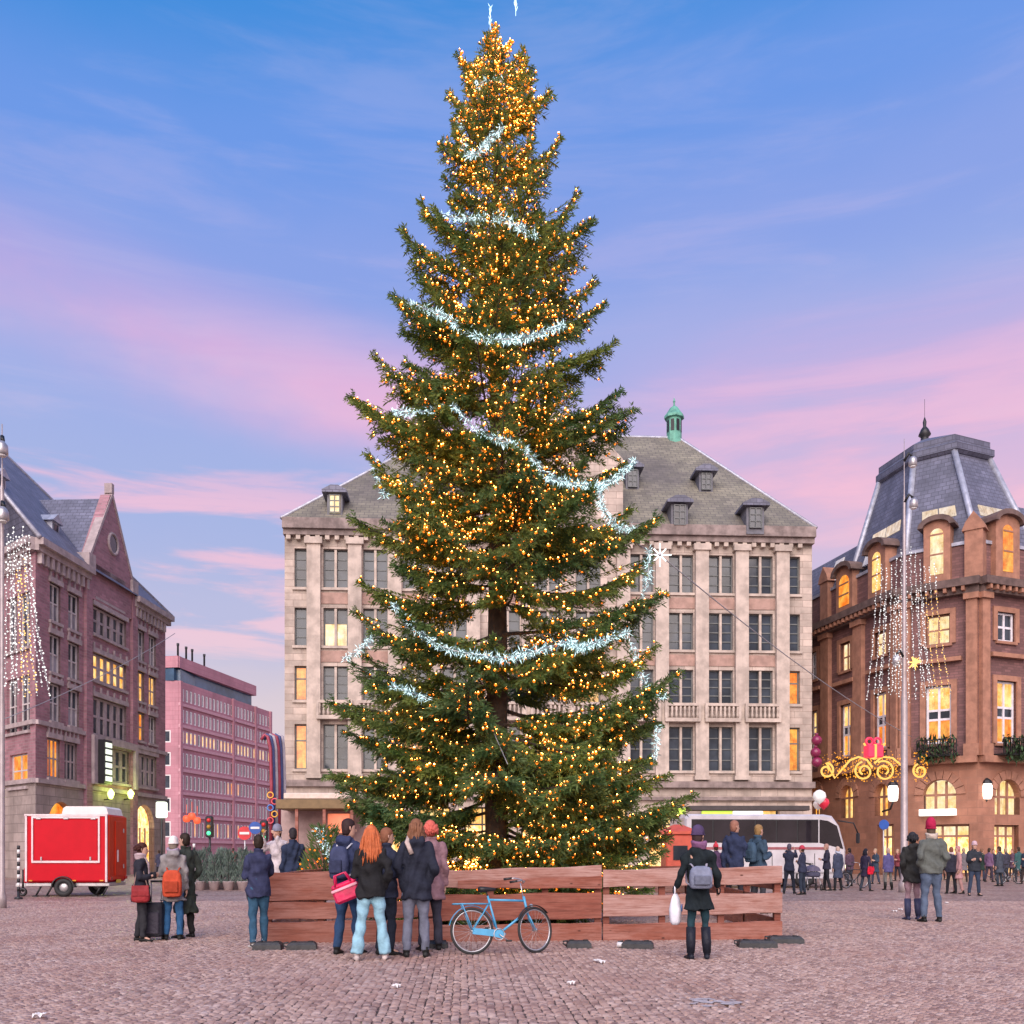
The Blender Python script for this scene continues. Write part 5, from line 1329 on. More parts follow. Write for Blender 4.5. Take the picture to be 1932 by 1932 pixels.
# in front of the fence
gF = 'people gathered in front of the plank fence'
pD = person('man in navy jacket and jeans at the left end of the fence', 488, 1790, 1575, 25, coat=(.035, .04, .085), legs_=(.035, .09, .15), hair=(.03, .02, .015), arms=('bent', 'lean'), shoe=(.65, .62, .6), spread=.03, stride=.08, group=gF)
pE = person('dark haired man in navy hooded jacket with dark jeans, leftmost by the pink bag', 656, 1802, 1545, -25, coat=(.035, .045, .10), legs_=(.025, .055, .12), hair=(.035, .02, .02), arms=('bent', 'bag'), hood=True, spread=.03, stride=.10, head_turn=-35, group=gF)
pG = person('man in dark striped jacket half hidden by the red haired woman', 728, 1800, 1562, -40, d=13.0, coat=(.03, .035, .06), legs_=(.02, .025, .04), hair=(.22, .09, .05), arms=('bag', 'bent'), spread=.05, head_turn=-20, group=gF)
pF = person('woman with long wavy red hair, black jacket and pale flared jeans', 700, 1814, 1557, 5, coat=(.018, .018, .02), coat_z=.82, legs_=(.26, .46, .56), hair=(.48, .13, .05), hairlen=.42, arms=('bent', 'pocket'), flare=.035, shoe=(.5, .42, .4), spread=.13, stride=.04, group=gF)
pH = person('person with long brown hair, black jacket and grey jeans', 785, 1808, 1545, 5, coat=(.022, .025, .04), coat_z=.74, legs_=(.14, .15, .20), hair=(.20, .09, .05), hairlen=.24, arms=('pocket', 'pocket'), spread=.06, bulk=1.08, group=gF, hood=True)
pI = person('person with ginger hair and mauve coat standing behind the black jacket', 812, 1800, 1548, 20, d=13.6, coat=(.26, .15, .17), coat_z=.7, legs_=(.05, .05, .07), hair=(.55, .12, .09), hairlen=.10, arms=('down', 'down'), spread=.05, group=gF)
pJ = person('woman in black coat and purple beanie with tall boots', 1318, 1812, 1560, 2, coat=(.014, .02, .024), coat_z=.66, legs_=(.02, .05, .065), hair=(.05, .03, .03), hat=('beanie', (.075, .05, .11)), scarf=(.22, .10, .20), arms=('bag', 'bag'), boot=.85, shoe=(.018, .02, .03), spread=.045, bulk=.88, head_turn=-40, gloves=(.015, .015, .02), group=gF)
# beyond the fence
gB = 'people beyond the plank fence'
person('person in pale grey coat and knitted hat raising both hands', 524, 0, 1557, 160, d=20.5, coat=(.52, .46, .48), coat_z=.6, legs_=(.1, .1, .12), hat=('beanie', (.22, .22, .30)), arms=('up', 'up'), group=gB)
person('man in plain navy coat standing right of the pale grey coat', 553, 0, 1562, 30, d=20.0, coat=(.025, .035, .07), coat_z=.6, legs_=(.04, .04, .05), hair=(.03, .025, .03), arms=('down', 'bent'), group=gB)
person('man in dark blue coat behind the right fence panel, face turned right', 1386, 0, 1548, -20, d=22.0, coat=(.03, .04, .085), coat_z=.6, legs_=(.03, .03, .04), hair=(.30, .14, .10), arms=('down', 'bent'), head_turn=-45, group=gB)
pK = person('ruddy faced man in blue jacket turned to the right', 1430, 0, 1556, -60, d=22.0, coat=(.04, .07, .11), coat_z=.7, legs_=(.04, .04, .05), hair=(.28, .17, .07), arms=('bent', 'bent'), group=gB)
person('child in red hood in front of the white coach', 1351, 1690, 1592, 20, coat=(.09, .05, .10), legs_=(.04, .04, .06), hat=('pom', (.55, .05, .07)), group=gB, lod=0)
# middle distance, right
gM = 'people walking across the right of the square'
person('person in dark jacket lifting a camera beside the fence end', 1489, 1686, 1592, -30, coat=(.03, .035, .06), legs_=(.025, .03, .045), arms=('up', 'up'), hair=(.08, .07, .10), lod=0, group=gM, stride=.1)
person('person in dark jacket with red cap facing the camera lifter', 1514, 1688, 1596, 50, coat=(.035, .04, .07), legs_=(.03, .04, .06), hat=('beanie', (.45, .05, .08)), arms=('fold', 'fold'), lod=0, group=gM)
person('slim person in black striding left of the pair by the coach', 1560, 1680, 1592, 70, coat=(.03, .03, .05), legs_=(.02, .02, .025), arms=('bent', 'bent'), hair=(.35, .2, .16), lod=0, group=gM, stride=.12)
person('person in long dark coat with pale blue collar by the coach front', 1581, 1680, 1597, 20, coat=(.05, .06, .10), coat_z=.5, legs_=(.02, .02, .025), hair=(.5, .36, .30), scarf=(.5, .55, .68), lod=0, group=gM)
pL_ = person('woman with black hair in dark coat carrying a bright red bag', 1633, 1681, 1601, -60, coat=(.03, .025, .05), coat_z=.6, legs_=(.04, .05, .07), hair=(.02, .02, .03), hairlen=.2, arms=('down', 'bag'), lod=0, group=gM, stride=.12)
shoulder_bag(pL_[0], pL_[1], 'bright red bag carried by the black haired woman', (.75, .02, .05), (.28, .0, .86), .36, .34, .14, (.17, 0, 1.42), 90)
person('person in purple jacket and black boots with pale hair', 1676, 1679, 1600, 10, coat=(.10, .09, .22), coat_z=.75, legs_=(.16, .16, .15), hair=(.5, .35, .28), boot=.6, lod=0, group=gM)
pM = person('woman in dark puffer jacket, mauve trousers and knee boots, beside the man in leather', 1722, 1737, 1570, 0, coat=(.035, .035, .035), coat_z=.76, legs_=(.30, .19, .22), hair=(.03, .03, .035), hairlen=.1, boot=.85, shoe=(.045, .05, .10), arms=('pocket', 'pocket'), spread=.04, bulk=1.12, hood=True, group='couple with their backs turned')
pN = person('man in grey green leather jacket and jeans wearing a red black hat', 1757, 1741, 1552, 3, coat=(.11, .12, .11), coat_z=.86, legs_=(.09, .12, .18), hair=(.1, .07, .05), hat=('tall', (.40, .02, .07)), arms=('pocket', 'pocket'), spread=.08, bulk=1.18, group='couple with their backs turned', scarf=(.5, .42, .36))
person('person in black top and pale scarf just right of the couple', 1795, 1686, 1598, -10, coat=(.03, .03, .045), legs_=(.02, .02, .025), hair=(.2, .08, .05), scarf=(.6, .5, .5), lod=0, group=gM)
person('person in dusty pink coat walking beyond the couple', 1808, 1686, 1596, 80, coat=(.45, .25, .25), coat_z=.55, legs_=(.42, .24, .22), hair=(.45, .2, .2), lod=0, group=gM, stride=.12)
person('man in black jacket and dark jeans facing us, pale cap', 1838, 1690, 1588, 175, coat=(.03, .035, .045), legs_=(.035, .05, .085), hat=('beanie', (.5, .35, .38)), arms=('bent', 'bent'), lod=0, group=gM, bulk=1.1)
person('person in grey by the bicycles at the right edge', 1886, 1672, 1597, 30, coat=(.06, .07, .09), coat_z=.6, legs_=(.035, .045, .06), lod=0, group=gM)
person('person in plum jacket left of the grey one near the bicycles', 1866, 1664, 1600, -60, coat=(.16, .09, .16), legs_=(.05, .04, .06), lod=0, group=gM, stride=.1)
person('person in teal coat at the far right edge', 1922, 1664, 1598, 10, coat=(.04, .10, .10), coat_z=.6, legs_=(.03, .03, .04), lod=0, group=gM)
crowd_c = [(.03, .03, .045), (.05, .05, .07), (.10, .06, .09), (.04, .06, .09), (.20, .05, .06), (.09, .08, .07), (.16, .14, .15), (.03, .05, .04)]
cw = ['black', 'charcoal', 'plum', 'slate blue', 'dark red', 'brown', 'grey', 'dark green']
for i, (x, yf, yt, where) in enumerate(((1478, 1672, 1598, 'nearest the fence end'), (1537, 1668, 1600, 'behind the pushchair'), (1603, 1672, 1600, 'by the coach nose'), (1652, 1668, 1601, 'left of the purple jacket'), (1694, 1662, 1602, 'right of the purple jacket'), (1778, 1660, 1600, 'before the corner shop door'), (1818, 1664, 1600, 'left of the pale cap man'), (1852, 1662, 1601, 'right of the pale cap man'), (1874, 1660, 1602, 'between the plum and grey figures'), (1898, 1664, 1600, 'behind the nearer dark bicycle'), (1910, 1656, 1602, 'left of the teal coat'), (1935, 1668, 1598, 'cut by the right picture edge'), (1590, 1664, 1601, 'behind the long dark coat'), (1500, 1664, 1601, 'between the camera lifter and the red cap'))):
    person('small distant person in %s jacket %s' % (cw[i % 8], where), x, yf, yt, random.choice((-70, -20, 20, 60, 110, 180)), coat=crowd_c[i % 8], coat_z=random.choice((.6, .75, .8)), legs_=random.choice(((.03, .03, .04), (.05, .06, .09), (.04, .03, .03))), hair=random.choice(((.03, .02, .02), (.2, .1, .06), (.4, .28, .18))), arms=(random.choice(('down', 'bent', 'pocket')), 'down'), lod=0, stride=random.uniform(0, .13), group=gM)
# far left, by the buildings
gX = 'small figures by the left buildings'
person('small person in dark coat before the lit arched door', 300, 1652, 1604, 40, coat=(.06, .06, .10), coat_z=.6, legs_=(.03, .03, .04), lod=0, group=gX)
person('small person in pink jacket left of the lit arched door', 262, 1650, 1602, -30, coat=(.35, .14, .20), legs_=(.06, .06, .1), lod=0, group=gX)
person('small person in red jacket behind the netted shrubs', 440, 1648, 1600, 0, coat=(.45, .06, .06), legs_=(.05, .05, .08), lod=0, group=gX)
person('small person in pink hat right of the one in red', 462, 1650, 1603, 60, coat=(.10, .10, .16), hat=('beanie', (.6, .2, .35)), legs_=(.05, .05, .08), lod=0, group=gX)

# carried things
def plastic_bag(lab, c, w_, h, m, rz=0, logo=None):
    t = thing('carrier_bag', lab, 'bag', c, rz); q = MB()
    q.loft([[Vector((w_ / 2 * k * math.copysign(abs(math.cos(a)) ** .5, math.cos(a)) + .01 * math.sin(5 * a + z * 9), .07 * k2 * math.sin(a), z * h)) for a in [2 * math.pi * i / 18 for i in range(18)]] for z, k, k2 in ((-1, .82, .6), (-.9, 1, 1), (-.5, .98, 1.1), (-.15, .85, .7), (0, .6, .25))], 0, True, True)
    put('bag_body', q, m, t)
    for sg in (-1, 1):
        q = MB(); q.tube([Vector((sg * w_ * .22, 0, -.03)), Vector((sg * w_ * .16, 0, .10)), Vector((0, 0, .15))], .012, 5); put('handle', q, m, t)
    if logo:
        q = MB(); q.loft([[Vector((w_ * .20 * math.cos(a), -.083 - o, -h * .45 + w_ * .24 * math.sin(a))) for a in [2 * math.pi * i / 14 for i in range(14)]] for o in (0, .006)], 0); put('printed_spot', q, logo, t)
    return t
PVC = mat('white_plastic_bag', (.70, .70, .76), .35, var=.1, vscale=8, bump=.3, bscale=12)
PINKBAG = mat('crimson_bag', (.62, .012, .09), .35, var=.25, vscale=10, bump=.3, bscale=14)
hb = local_to(pJ[0], pJ[1], (-.31, .10, .87))
plastic_bag('white plastic carrier bag with blue spot held by the woman in boots', hb + Vector((-.02, 0, .0)), .22, .40, PVC, R(70), mat('blue_print', (.05, .14, .42), .4))
hb = local_to(pE[0], pE[1], (.30, .12, .90))
bt = thing('handbag', 'crimson pink bag swinging in front of the fence at left', 'bag', P(650, 1672, 12.7)); bt.rotation_euler = (0, R(-22), 0)
q = MB(); q.bbox((0, 0, -.09), (.36, .14, .22), .03); q.bbox((0, 0, .03), (.34, .12, .06), .02); put('bag_body', q, PINKBAG, bt)
q = MB(); q.bbox((0, -.078, -.02), (.36, .02, .035), .006); put('trim', q, mat('pale_pink_trim', (.75, .35, .42), .4), bt)
for sg in (-.06, .06):
    q = MB(); q.tube([Vector((-.11, sg, .03)), Vector((-.07, sg, .17)), Vector((.07, sg, .17)), Vector((.11, sg, .03))], .012, 6); put('handle', q, PINKBAG, bt)
rucksack(pJ[0], pJ[1], 'small grey blue backpack on the black coat of the woman in boots', (.20, .22, .30), (-.02, -.24, 1.10), (.34, .17, .30), True, (.3, .28, .34))
rucksack(pK[0], pK[1], 'dark blue backpack on the ruddy faced man', (.05, .09, .14))
rucksack(pE[0], pE[1], 'navy backpack with pale grey straps on the leftmost man by the pink bag', (.05, .06, .12), (0, -.22, 1.20), (.30, .16, .42), True, (.5, .5, .56))
q = MB(); q.tube([local_to(pH[0], pH[1], p) for p in ((-.10, -.02, 1.56), (-.13, -.135, 1.47), (-.06, -.165, 1.32))], .032, 6, squash=.4); o = put('shoulder_strap', q, cloth((.48, .38, .34)), pH[0]); o.matrix_parent_inverse = Matrix.Translation(-pH[0].location)
# suitcase
su = thing('suitcase', 'black wheeled suitcase standing by the woman in the short black coat', 'suitcase', Gp(291, 1776) + Vector((0, 0, .016)))
q = MB(); q.bbox((0, 0, .33), (.30, .24, .54), .03); put('case_body', q, cloth((.03, .03, .04), .5), su)
q = MB(); q.bbox((0, -.13, .28), (.24, .04, .34), .012); put('pocket', q, cloth((.045, .04, .055), .5), su)
for sg in (-1, 1):
    q = MB(); q.lathe((0, 0, 0), [(.035, -.015), (.04, 0), (.035, .015)], 10); me = q.mesh('wheel', [BLACK], False); me.transform(Matrix.Translation((sg * .11, .08, .042)) @ Matrix.Rotation(R(90), 4, 'Y')); put('wheel', me, None, su)
    q = MB(); q.tube([(sg * .08, .09, .6), (sg * .08, .09, .92)], .009, 6); put('handle_rod', q, STEEL, su)
q = MB(); q.tube([(-.09, .09, .93), (.09, .09, .93)], .016, 8); put('handle', q, BLACK, su)
# ------------------------------------------------------------------ plank fence round the tree
def wood_mat(name, c1, c2, dark):
    m = bpy.data.materials.new(name); m.use_nodes = True
    t = m.node_tree; t.nodes.clear(); n = NT(t)
    oc = n.n('ShaderNodeTexCoord').outputs['Object']; oi = n.n('ShaderNodeObjectInfo').outputs['Random']
    sh = n.n('ShaderNodeVectorMath', operation='ADD', ins={0: oc, 1: n.n('ShaderNodeCombineXYZ', ins={0: n.m('MULTIPLY', oi, 37.0), 2: n.m('MULTIPLY', oi, 11.0)}).outputs[0]}).outputs[0]
    grain = n.n('ShaderNodeTexNoise', ins={'Vector': n.n('ShaderNodeMapping', ins={0: sh, 3: (1.2, 3.0, 26.0)}).outputs[0], 'Scale': 1.6, 'Detail': 7.0, 'Roughness': .65, 'Distortion': .6}).outputs[0]
    patch = n.n('ShaderNodeTexNoise', ins={'Vector': n.n('ShaderNodeMapping', ins={0: sh, 3: (1.0, 1.0, 3.0)}).outputs[0], 'Scale': 1.5, 'Detail': 6.0, 'Roughness': .7}).outputs[0]
    vor = n.n('ShaderNodeTexVoronoi', ins={'Vector': n.n('ShaderNodeMapping', ins={0: sh, 3: (1.0, .2, 2.2)}).outputs[0], 'Scale': 2.3}).outputs['Distance']
    c = n.mix(n.smooth(patch, .3, .72), c1, c2)
    c = n.mix(n.m('MULTIPLY', n.smooth(grain, .42, .72), .75), c, dark)
    c = n.mix(n.m('SUBTRACT', 1.0, n.smooth(vor, .03, .09)), c, tuple(x * .35 for x in dark))
    c = n.mix(n.m('MULTIPLY', n.smooth(oi, 0, 1), .3), c, dark)
    bs = n.n('ShaderNodeBsdfPrincipled', ins={'Base Color': c, 'Roughness': .7, 'Specular IOR Level': .35})
    bp = n.n('ShaderNodeBump', ins={'Strength': .6, 'Distance': .01, 'Height': grain}); t.links.new(bp.outputs[0], bs.inputs['Normal'])
    n.n('ShaderNodeOutputMaterial', ins={0: bs.outputs[0]})
    return m
WOOD = wood_mat('weathered_red_wood', (.27, .082, .05), (.40, .19, .15), (.13, .034, .02))
WOOD2 = wood_mat('pale_weathered_wood', (.36, .165, .125), (.54, .35, .31), (.20, .075, .05))
WOOD3 = wood_mat('brown_red_wood', (.22, .058, .036), (.31, .115, .08), (.10, .026, .016))
RUBBER = mat('black_rubber', (0.035, 0.035, 0.037), 0.6, var=.3, vscale=8, bump=.4, bscale=30)
def plank(parent, a, b, zl, zr, m, th=.05, off=0.0, name='plank'):
    """board from a to b on plan; zl and zr are (bottom, top) at either end; slightly wavy edges"""
    e = (b - a); L = e.length; e = e / L; n = Vector((e.y, -e.x, 0))
    if n.dot(-a) < 0: n = -n
    q = MB(); rings = []; p1, p2 = random.uniform(0, 6), random.uniform(0, 6)
    for k in range(11):
        t = k / 10; z0 = zl[0] + (zr[0] - zl[0]) * t + .008 * math.sin(5 * t * 3 + p1); z1 = zl[1] + (zr[1] - zl[1]) * t + .010 * math.sin(4 * t * 3 + p2)
        c = a + e * (L * t); w_ = n * off; bv = .008
        rings.append([c + w_ + Vector((0, 0, z0 + bv)), c + w_ + n * bv + Vector((0, 0, z0)), c + w_ + n * (th - bv) + Vector((0, 0, z0)), c + w_ + n * th + Vector((0, 0, z0 + bv)), c + w_ + n * th + Vector((0, 0, z1 - bv)), c + w_ + n * (th - bv) + Vector((0, 0, z1)), c + w_ + n * bv + Vector((0, 0, z1)), c + w_ + Vector((0, 0, z1 - bv))])
    q.loft(rings, 0); return put(name, q, m, parent)
dF = lambda x: 14.75 + (x - 497) / 978 * .65
def fpt(x): d = dF(x); return Vector(((x - CX) * d / FPX, d, 0))
def fz(x, y): return EYE + (HOR - y) * dF(x) / FPX
panels = [
    (498, 818, 'left fence panel of three broad reddish planks fitted close together', [((1700, 1646), (1695, 1642), WOOD), ((1735, 1703), (1730, 1699), WOOD), ((1779, 1740), (1778, 1734), WOOD)]),
    (821, 1134, 'middle fence panel of red planks behind the blue bicycle', [((1675, 1643), (1674, 1633), WOOD2), ((1738, 1689), (1733, 1683), WOOD3), ((1780, 1746), (1778, 1740), WOOD)]),
    (1137, 1474, 'right fence panel of pale planks with wide gaps', [((1674, 1641), (1667, 1634), WOOD2), ((1730, 1689), (1722, 1684), WOOD2), ((1777, 1743), (1773, 1738), WOOD)])]
for x0, x1, lab, pls in panels:
    a, b = fpt(x0), fpt(x1); c = (a + b) / 2
    t = thing('plank_fence', lab, 'fence', c, group='plank fence round the tree')
    for (l, r, m) in pls:
        o = plank(t, a, b, (fz(x0, l[0]), fz(x0, l[1])), (fz(x1, r[0]), fz(x1, r[1])), m); fix(o, t)
    if x0 == 821:
        o = plank(t, a + Vector((.35, 0, 0)), b, (fz(x0, 1676), fz(x0, 1662)), (fz(x1, 1676), fz(x1, 1652)), WOOD, .03, .052); fix(o, t)
    for k in range(4):
        p = a.lerp(b, (.02, .33, .66, .98)[k]); q = MB(); q.box(p + Vector((0, .05, fz((x0 + x1) / 2, 1646) / 2)), (.10, .08, fz((x0 + x1) / 2, 1646) - .04)); o = put('post', q, WOOD3, t); fix(o, t)
fa, fb = fpt(498), fpt(1474); back = Vector((0, 8.4, 0))
for a, b, lab in ((fa + Vector((0, .1, 0)), fa + back, 'left side fence panel running back from the corner'), (fb + Vector((0, .1, 0)), fb + back, 'right side fence panel running back from the pale planks'), (fa + back + Vector((.05, 0, 0)), fb + back - Vector((.05, 0, 0)), 'rear fence panel behind the tree trunk')):
    t = thing('plank_fence', lab, 'fence', (a + b) / 2, group='plank fence round the tree')
    for z0, z1 in ((.06, .33), (.42, .70), (.80, 1.08)): fix(plank(t, a, b, (z0, z1), (z0, z1), random.choice((WOOD, WOOD2, WOOD3))), t)
    for k in range(5):
        p = a.lerp(b, .02 + .24 * k); q = MB(); q.box(p + Vector((0, .02, .54)), (.1, .1, 1.05)); fix(put('post', q, WOOD3, t), t)
for x, y, w_, l, rz, nm in ((506, 1793, .40, .30, 4, 'leftmost'), (570, 1793, .42, .30, 8, 'second from the left'), (1092, 1790, .36, .26, 0, 'right of the bicycle wheel'), (1203, 1791, .46, .28, -10, 'near the crumpled cup'), (1428, 1789, .55, .34, -6, 'nearer of two at the right corner'), (1482, 1781, .52, .34, -8, 'farther of two at the right corner'), (826, 1791, .3, .2, 0, 'behind the rear bicycle wheel')):
    p = Gp(x, y); t = thing('rubber_block', 'black rubber fence foot on the cobbles, %s' % nm, 'fence foot', p + Vector((0, 0, .016)), R(rz), 'rubber feet of the fence')
    q = MB(); q.loft([[Vector((sx2 * (w_ / 2 - k), sy2 * (l / 2 - k), z)) for sx2, sy2 in ((-1, -1), (1, -1), (1, 1), (-1, 1))] for z, k in ((0, 0), (.07, .005), (.105, .04))], 0); put('block', q, RUBBER, t)
    q = MB()
    for sg in (-1, 1): q.bbox((sg * w_ * .28, 0, .108), (.07, l * .5, .014), .004)
    put('slots', q, mat('dark_slot', (.01, .01, .01), .7), t)['kind'] = 'stuff'
    q = MB(); q.tube([(-w_ / 2, 0, .03), (-w_ / 2 - .05, 0, .06), (-w_ / 2 - .05, 0, .09), (-w_ / 2 + .02, 0, .10)], .014, 6); put('handle', q, RUBBER, t)

# ------------------------------------------------------------------ blue bicycle leaning on the fence
BLUE = mat('sky_blue_paint', (0.075, 0.33, 0.55), 0.35, var=.12, vscale=6)
TYRE = mat('bicycle_tyre', (0.02, 0.02, 0.021), 0.7); RIM = mat('alloy_rim', (.5, .5, .52), .3, .7); SADDLE = mat('black_saddle', (.02, .018, .018), .5)
def wheel(parent, c, ax, r, nsp=24):
    w_ = put('wheel', MB(), TYRE, parent); q = MB(); q.torus(c, ax, r - .02, .021, 40, 8); w_.data = q.mesh('tyre', [TYRE], False)
    q = MB(); q.torus(c, ax, r - .045, .011, 36, 6); put('rim', q, RIM, w_)
    axv = Vector(ax).normalized(); u = axv.orthogonal().normalized(); v = axv.cross(u); q = MB()
    for k in range(nsp):
        a = 2 * math.pi * k / nsp; d = u * math.cos(a) + v * math.sin(a); d2 = u * math.cos(a + .5 * (-1) ** k) + v * math.sin(a + .5 * (-1) ** k)
        q.tube([Vector(c) + d2 * .025 + axv * (.025 * (-1) ** k), Vector(c) + d * (r - .05)], .0016, 3, cap=False)
    put('spokes', q, RIM, w_)['kind'] = 'stuff'
    q = MB(); q.tube([Vector(c) - axv * .045, Vector(c) + axv * .045], .022, 8); put('hub', q, RIM, w_)
    return w_
def bicycle(lab, loc, rz, lean, col, steer=18, wb=1.02, rack=True, group=None):
    t = thing('bicycle', lab, 'bicycle', loc, 0, group)
    t.rotation_euler = (R(lean), 0, R(rz)); t.scale = (.87, .87, .93) if rack else (1, 1, 1)
    r = .345; V = Vector
    bb, st, ht, hb, ra = V((-.08, 0, .29)), V((-.22, 0, .80)), V((.36, 0, .80)), V((.40, 0, .62)), V((-.50, 0, r)); fx = V((.52, 0, r))
    wheel(t, ra, (0, 1, 0), r)
    axs = (math.sin(R(-steer)), math.cos(R(-steer)), 0); wheel(t, fx, axs, r)
    q = MB(); q.tube([ht - V((0, 0, .02)), st + (ht - st) * .02], .017, 8); q.tube([hb, bb], .019, 8); q.tube([bb, st + V((-.015, 0, .06))], .017, 8)
    for sg in (-.05, .05):
        q.tube([bb + V((0, sg * .5, 0)), ra + V((0, sg, 0))], .011, 6); q.tube([st + V((.01, sg * .4, -.04)), ra + V((0, sg, 0))], .010, 6)
    q.tube([hb - (ht - hb) * .25, ht + (ht - hb) * .25], .022, 8); put('frame', q, col, t)
    q = MB()
    for sg in (-.05, .05): q.tube([hb - V((-.01, 0, .03)), hb + V((.03, sg, -.09)), fx + V((0, sg, 0))], [.014, .012, .009], 6)
    put('fork', q, col, t)
    q = MB(); q.tube([ht + V((-.02, 0, .04)), ht + V((-.055, 0, .24))], .011, 6); c0 = ht + V((-.055, 0, .24)); s_, c_ = math.sin(R(steer)), math.cos(R(steer))
    rot = lambda x, y, z: c0 + V((x * c_ + y * s_, -x * s_ + y * c_, z))
    q.tube([rot(-.20, -.27, .05), rot(-.05, -.25, .06), rot(.05, -.14, .04), rot(.04, 0, 0), rot(.05, .14, .04), rot(-.05, .25, .06), rot(-.20, .27, .05)], .011, 6); hbm = put('handlebar', q, RIM, t)
    for sg in (-1, 1): q = MB(); q.tube([rot(-.22, sg * .275, .048), rot(-.09, sg * .258, .06)], .018, 8); put('grip', q, SADDLE, hbm)
    q = MB(); q.tube([st + V((-.015, 0, .05)), st + V((-.035, 0, .14))], .012, 6); q.loft([[V((x - .22 - .035, w2 * math.cos(a), .80 + .155 + h * math.sin(a))) for a in [2 * math.pi * i / 10 for i in range(10)]] for x, w2, h in ((-.13, .05, .035), (-.10, .095, .045), (-.02, .08, .04), (.07, .035, .03), (.15, .025, .022))], 0, True, True); put('saddle', q, SADDLE, t)
    for cc, ax, nm in ((ra, (0, 1, 0), 0), (fx, axs, 1)):
        q = MB(); axv = V(ax).normalized(); u = axv.cross(V((0, 0, 1))); n2 = 12
        a0, a1 = (.15, 2.9) if nm == 0 else (.75, 2.7)
        rings = []
        for i in range(n2 + 1):
            a = a0 + (a1 - a0) * i / n2; d = u * (-math.cos(a)) * (1 if u.x < 0 else -1) + V((0, 0, 1)) * math.sin(a); c2 = cc + d * (r + .02)
            rings.append([c2 - axv * .028, c2 + d * .012, c2 + axv * .028, c2 + d * .004])
        q.loft(rings, 0); put('mudguard', q, col if nm == 0 else SADDLE, t)
    if rack:
        q = MB()
        for sg in (-.06, .06): q.tube([st + V((.0, sg * .6, -.06)), V((-.40, sg, .745)), V((-.80, sg, .745))], .009, 6); q.tube([V((-.66, sg, .745)), ra + V((0, sg, .02))], .009, 6)
        for x in (-.80, -.68, -.56, -.44): q.tube([V((x, -.06, .745)), V((x, .06, .745))], .008, 5)
        put('rear_rack', q, col, t)
    q = MB(); q.loft([[V((x, -.055 + o, z)) for x, z in ((-.50, .30), (-.16, .26), (-.02, .22), (.03, .29), (-.02, .36), (-.16, .36), (-.50, .39))] for o in (0, .03)], 0); put('chain_guard', q, col, t)
    q = MB(); q.torus(bb + V((0, -.065, 0)), (0, 1, 0), .085, .008, 20, 5); q.tube([bb + V((0, -.075, 0)), bb + V((.14, -.08, -.10))], .01, 6); q.tube([bb + V((0, .06, 0)), bb + V((-.14, .07, .10))], .01, 6); cr = put('crankset', q, RIM, t)
    for px_, sg, pz in ((.14, -.12, -.10), (-.14, .11, .10)): q = MB(); q.bbox(bb + V((px_, sg, pz)), (.09, .08, .025), .006); put('pedal', q, SADDLE, cr)
    q = MB(); q.ball(V((.47, 0, .70)), .035, 8, 6); put('headlamp', q, RIM, t)
    return t
bk = Gp(953, 1806); bicycle('sky blue city bicycle leaning against the middle of the fence', bk + Vector((-.02, .25, .016)), 14, -7, BLUE, 24, rack=True)
DARKB = mat('dark_bike_paint', (.03, .03, .035), .4, .2)
b2 = Gp(477, 1712); bicycle('dark bicycle half hidden behind the man at the left fence end', b2 + Vector((.5, .3, 0)), 8, -3, DARKB, 0)
for x, y, nm, rz in ((1905, 1668, 'nearer of two dark bicycles at the right edge', 10), (1885, 1655, 'farther of two dark bicycles at the right edge', -12), (1612, 1676, 'dark bicycle standing in front of the coach nose', 25)):
    bicycle(nm, Gp(x, y), rz, 0, DARKB, 0, group='parked bicycles')

# ------------------------------------------------------------------ red sales trailer
RED = mat('signal_red_paint', (0.50, 0.001, 0.012), 0.5, spec=.2, var=.06, vscale=2); RED2 = mat('orange_red_paint', (0.55, 0.028, 0.006), 0.5, spec=.2, var=.1, vscale=2)
TRIMP = mat('pale_aluminium_trim', (.62, .50, .52), .35, .3)
TR_D = 30.5; mp = TR_D / FPX
tl = thing('sales_trailer', 'bright red closed sales trailer with white roof hatch on the cobbles', 'trailer', Vector(((125 - CX) * mp, TR_D, 0)), R(4))
wd, hz0, hz1, dp = 152 * mp, EYE + (HOR - 1668) * mp + .05, EYE + (HOR - 1536) * mp, 1.8
def tx(x): return (x - 125) * mp
q = MB(); q.bbox((0.0, dp / 2, (hz0 + hz1) / 2), (wd, dp, hz1 - hz0), .06); put('body', q, RED, tl)
q = MB(); q.bbox((wd / 2 + .004, dp * .5, (hz0 + hz1) / 2 + .02), (.05, dp - .12, hz1 - hz0 - .12), .012); put('end_panel', q, RED2, tl)
zf = lambda y: EYE + (HOR - y) * mp
q = MB()
for (xa, xb, ya, yb) in ((62, 187, 1540, 1544), (62, 187, 1624, 1628), (62, 65, 1544, 1624), (184, 187, 1544, 1624)): q.box(((tx(xa) + tx(xb)) / 2, -.02, (zf(ya) + zf(yb)) / 2), (tx(xb) - tx(xa), .035, zf(ya) - zf(yb)))
put('hatch_frame', q, TRIMP, tl)
q = MB(); q.bbox((tx(125), -.006, zf(1585)), (tx(182) - tx(67), .03, zf(1546) - zf(1622)), .008); put('serving_hatch', q, RED, tl)
q = MB(); q.bbox((tx(199), -.02, (hz0 + hz1) / 2), (.07, .06, hz1 - hz0), .015); put('corner_post', q, TRIMP, tl)
q = MB(); q.box((tx(125), -.012, hz1 - .03), (wd, .04, .06)); q.box((tx(52), -.012, (hz0 + hz1) / 2), (.06, .04, hz1 - hz0 - .07)); put('edge_trim', q, TRIMP, tl)
q = MB()
q.bbox((wd / 2 + .04, dp * .52, (hz0 + hz1) / 2), (.04, .72, hz1 - hz0 - .4), .012)
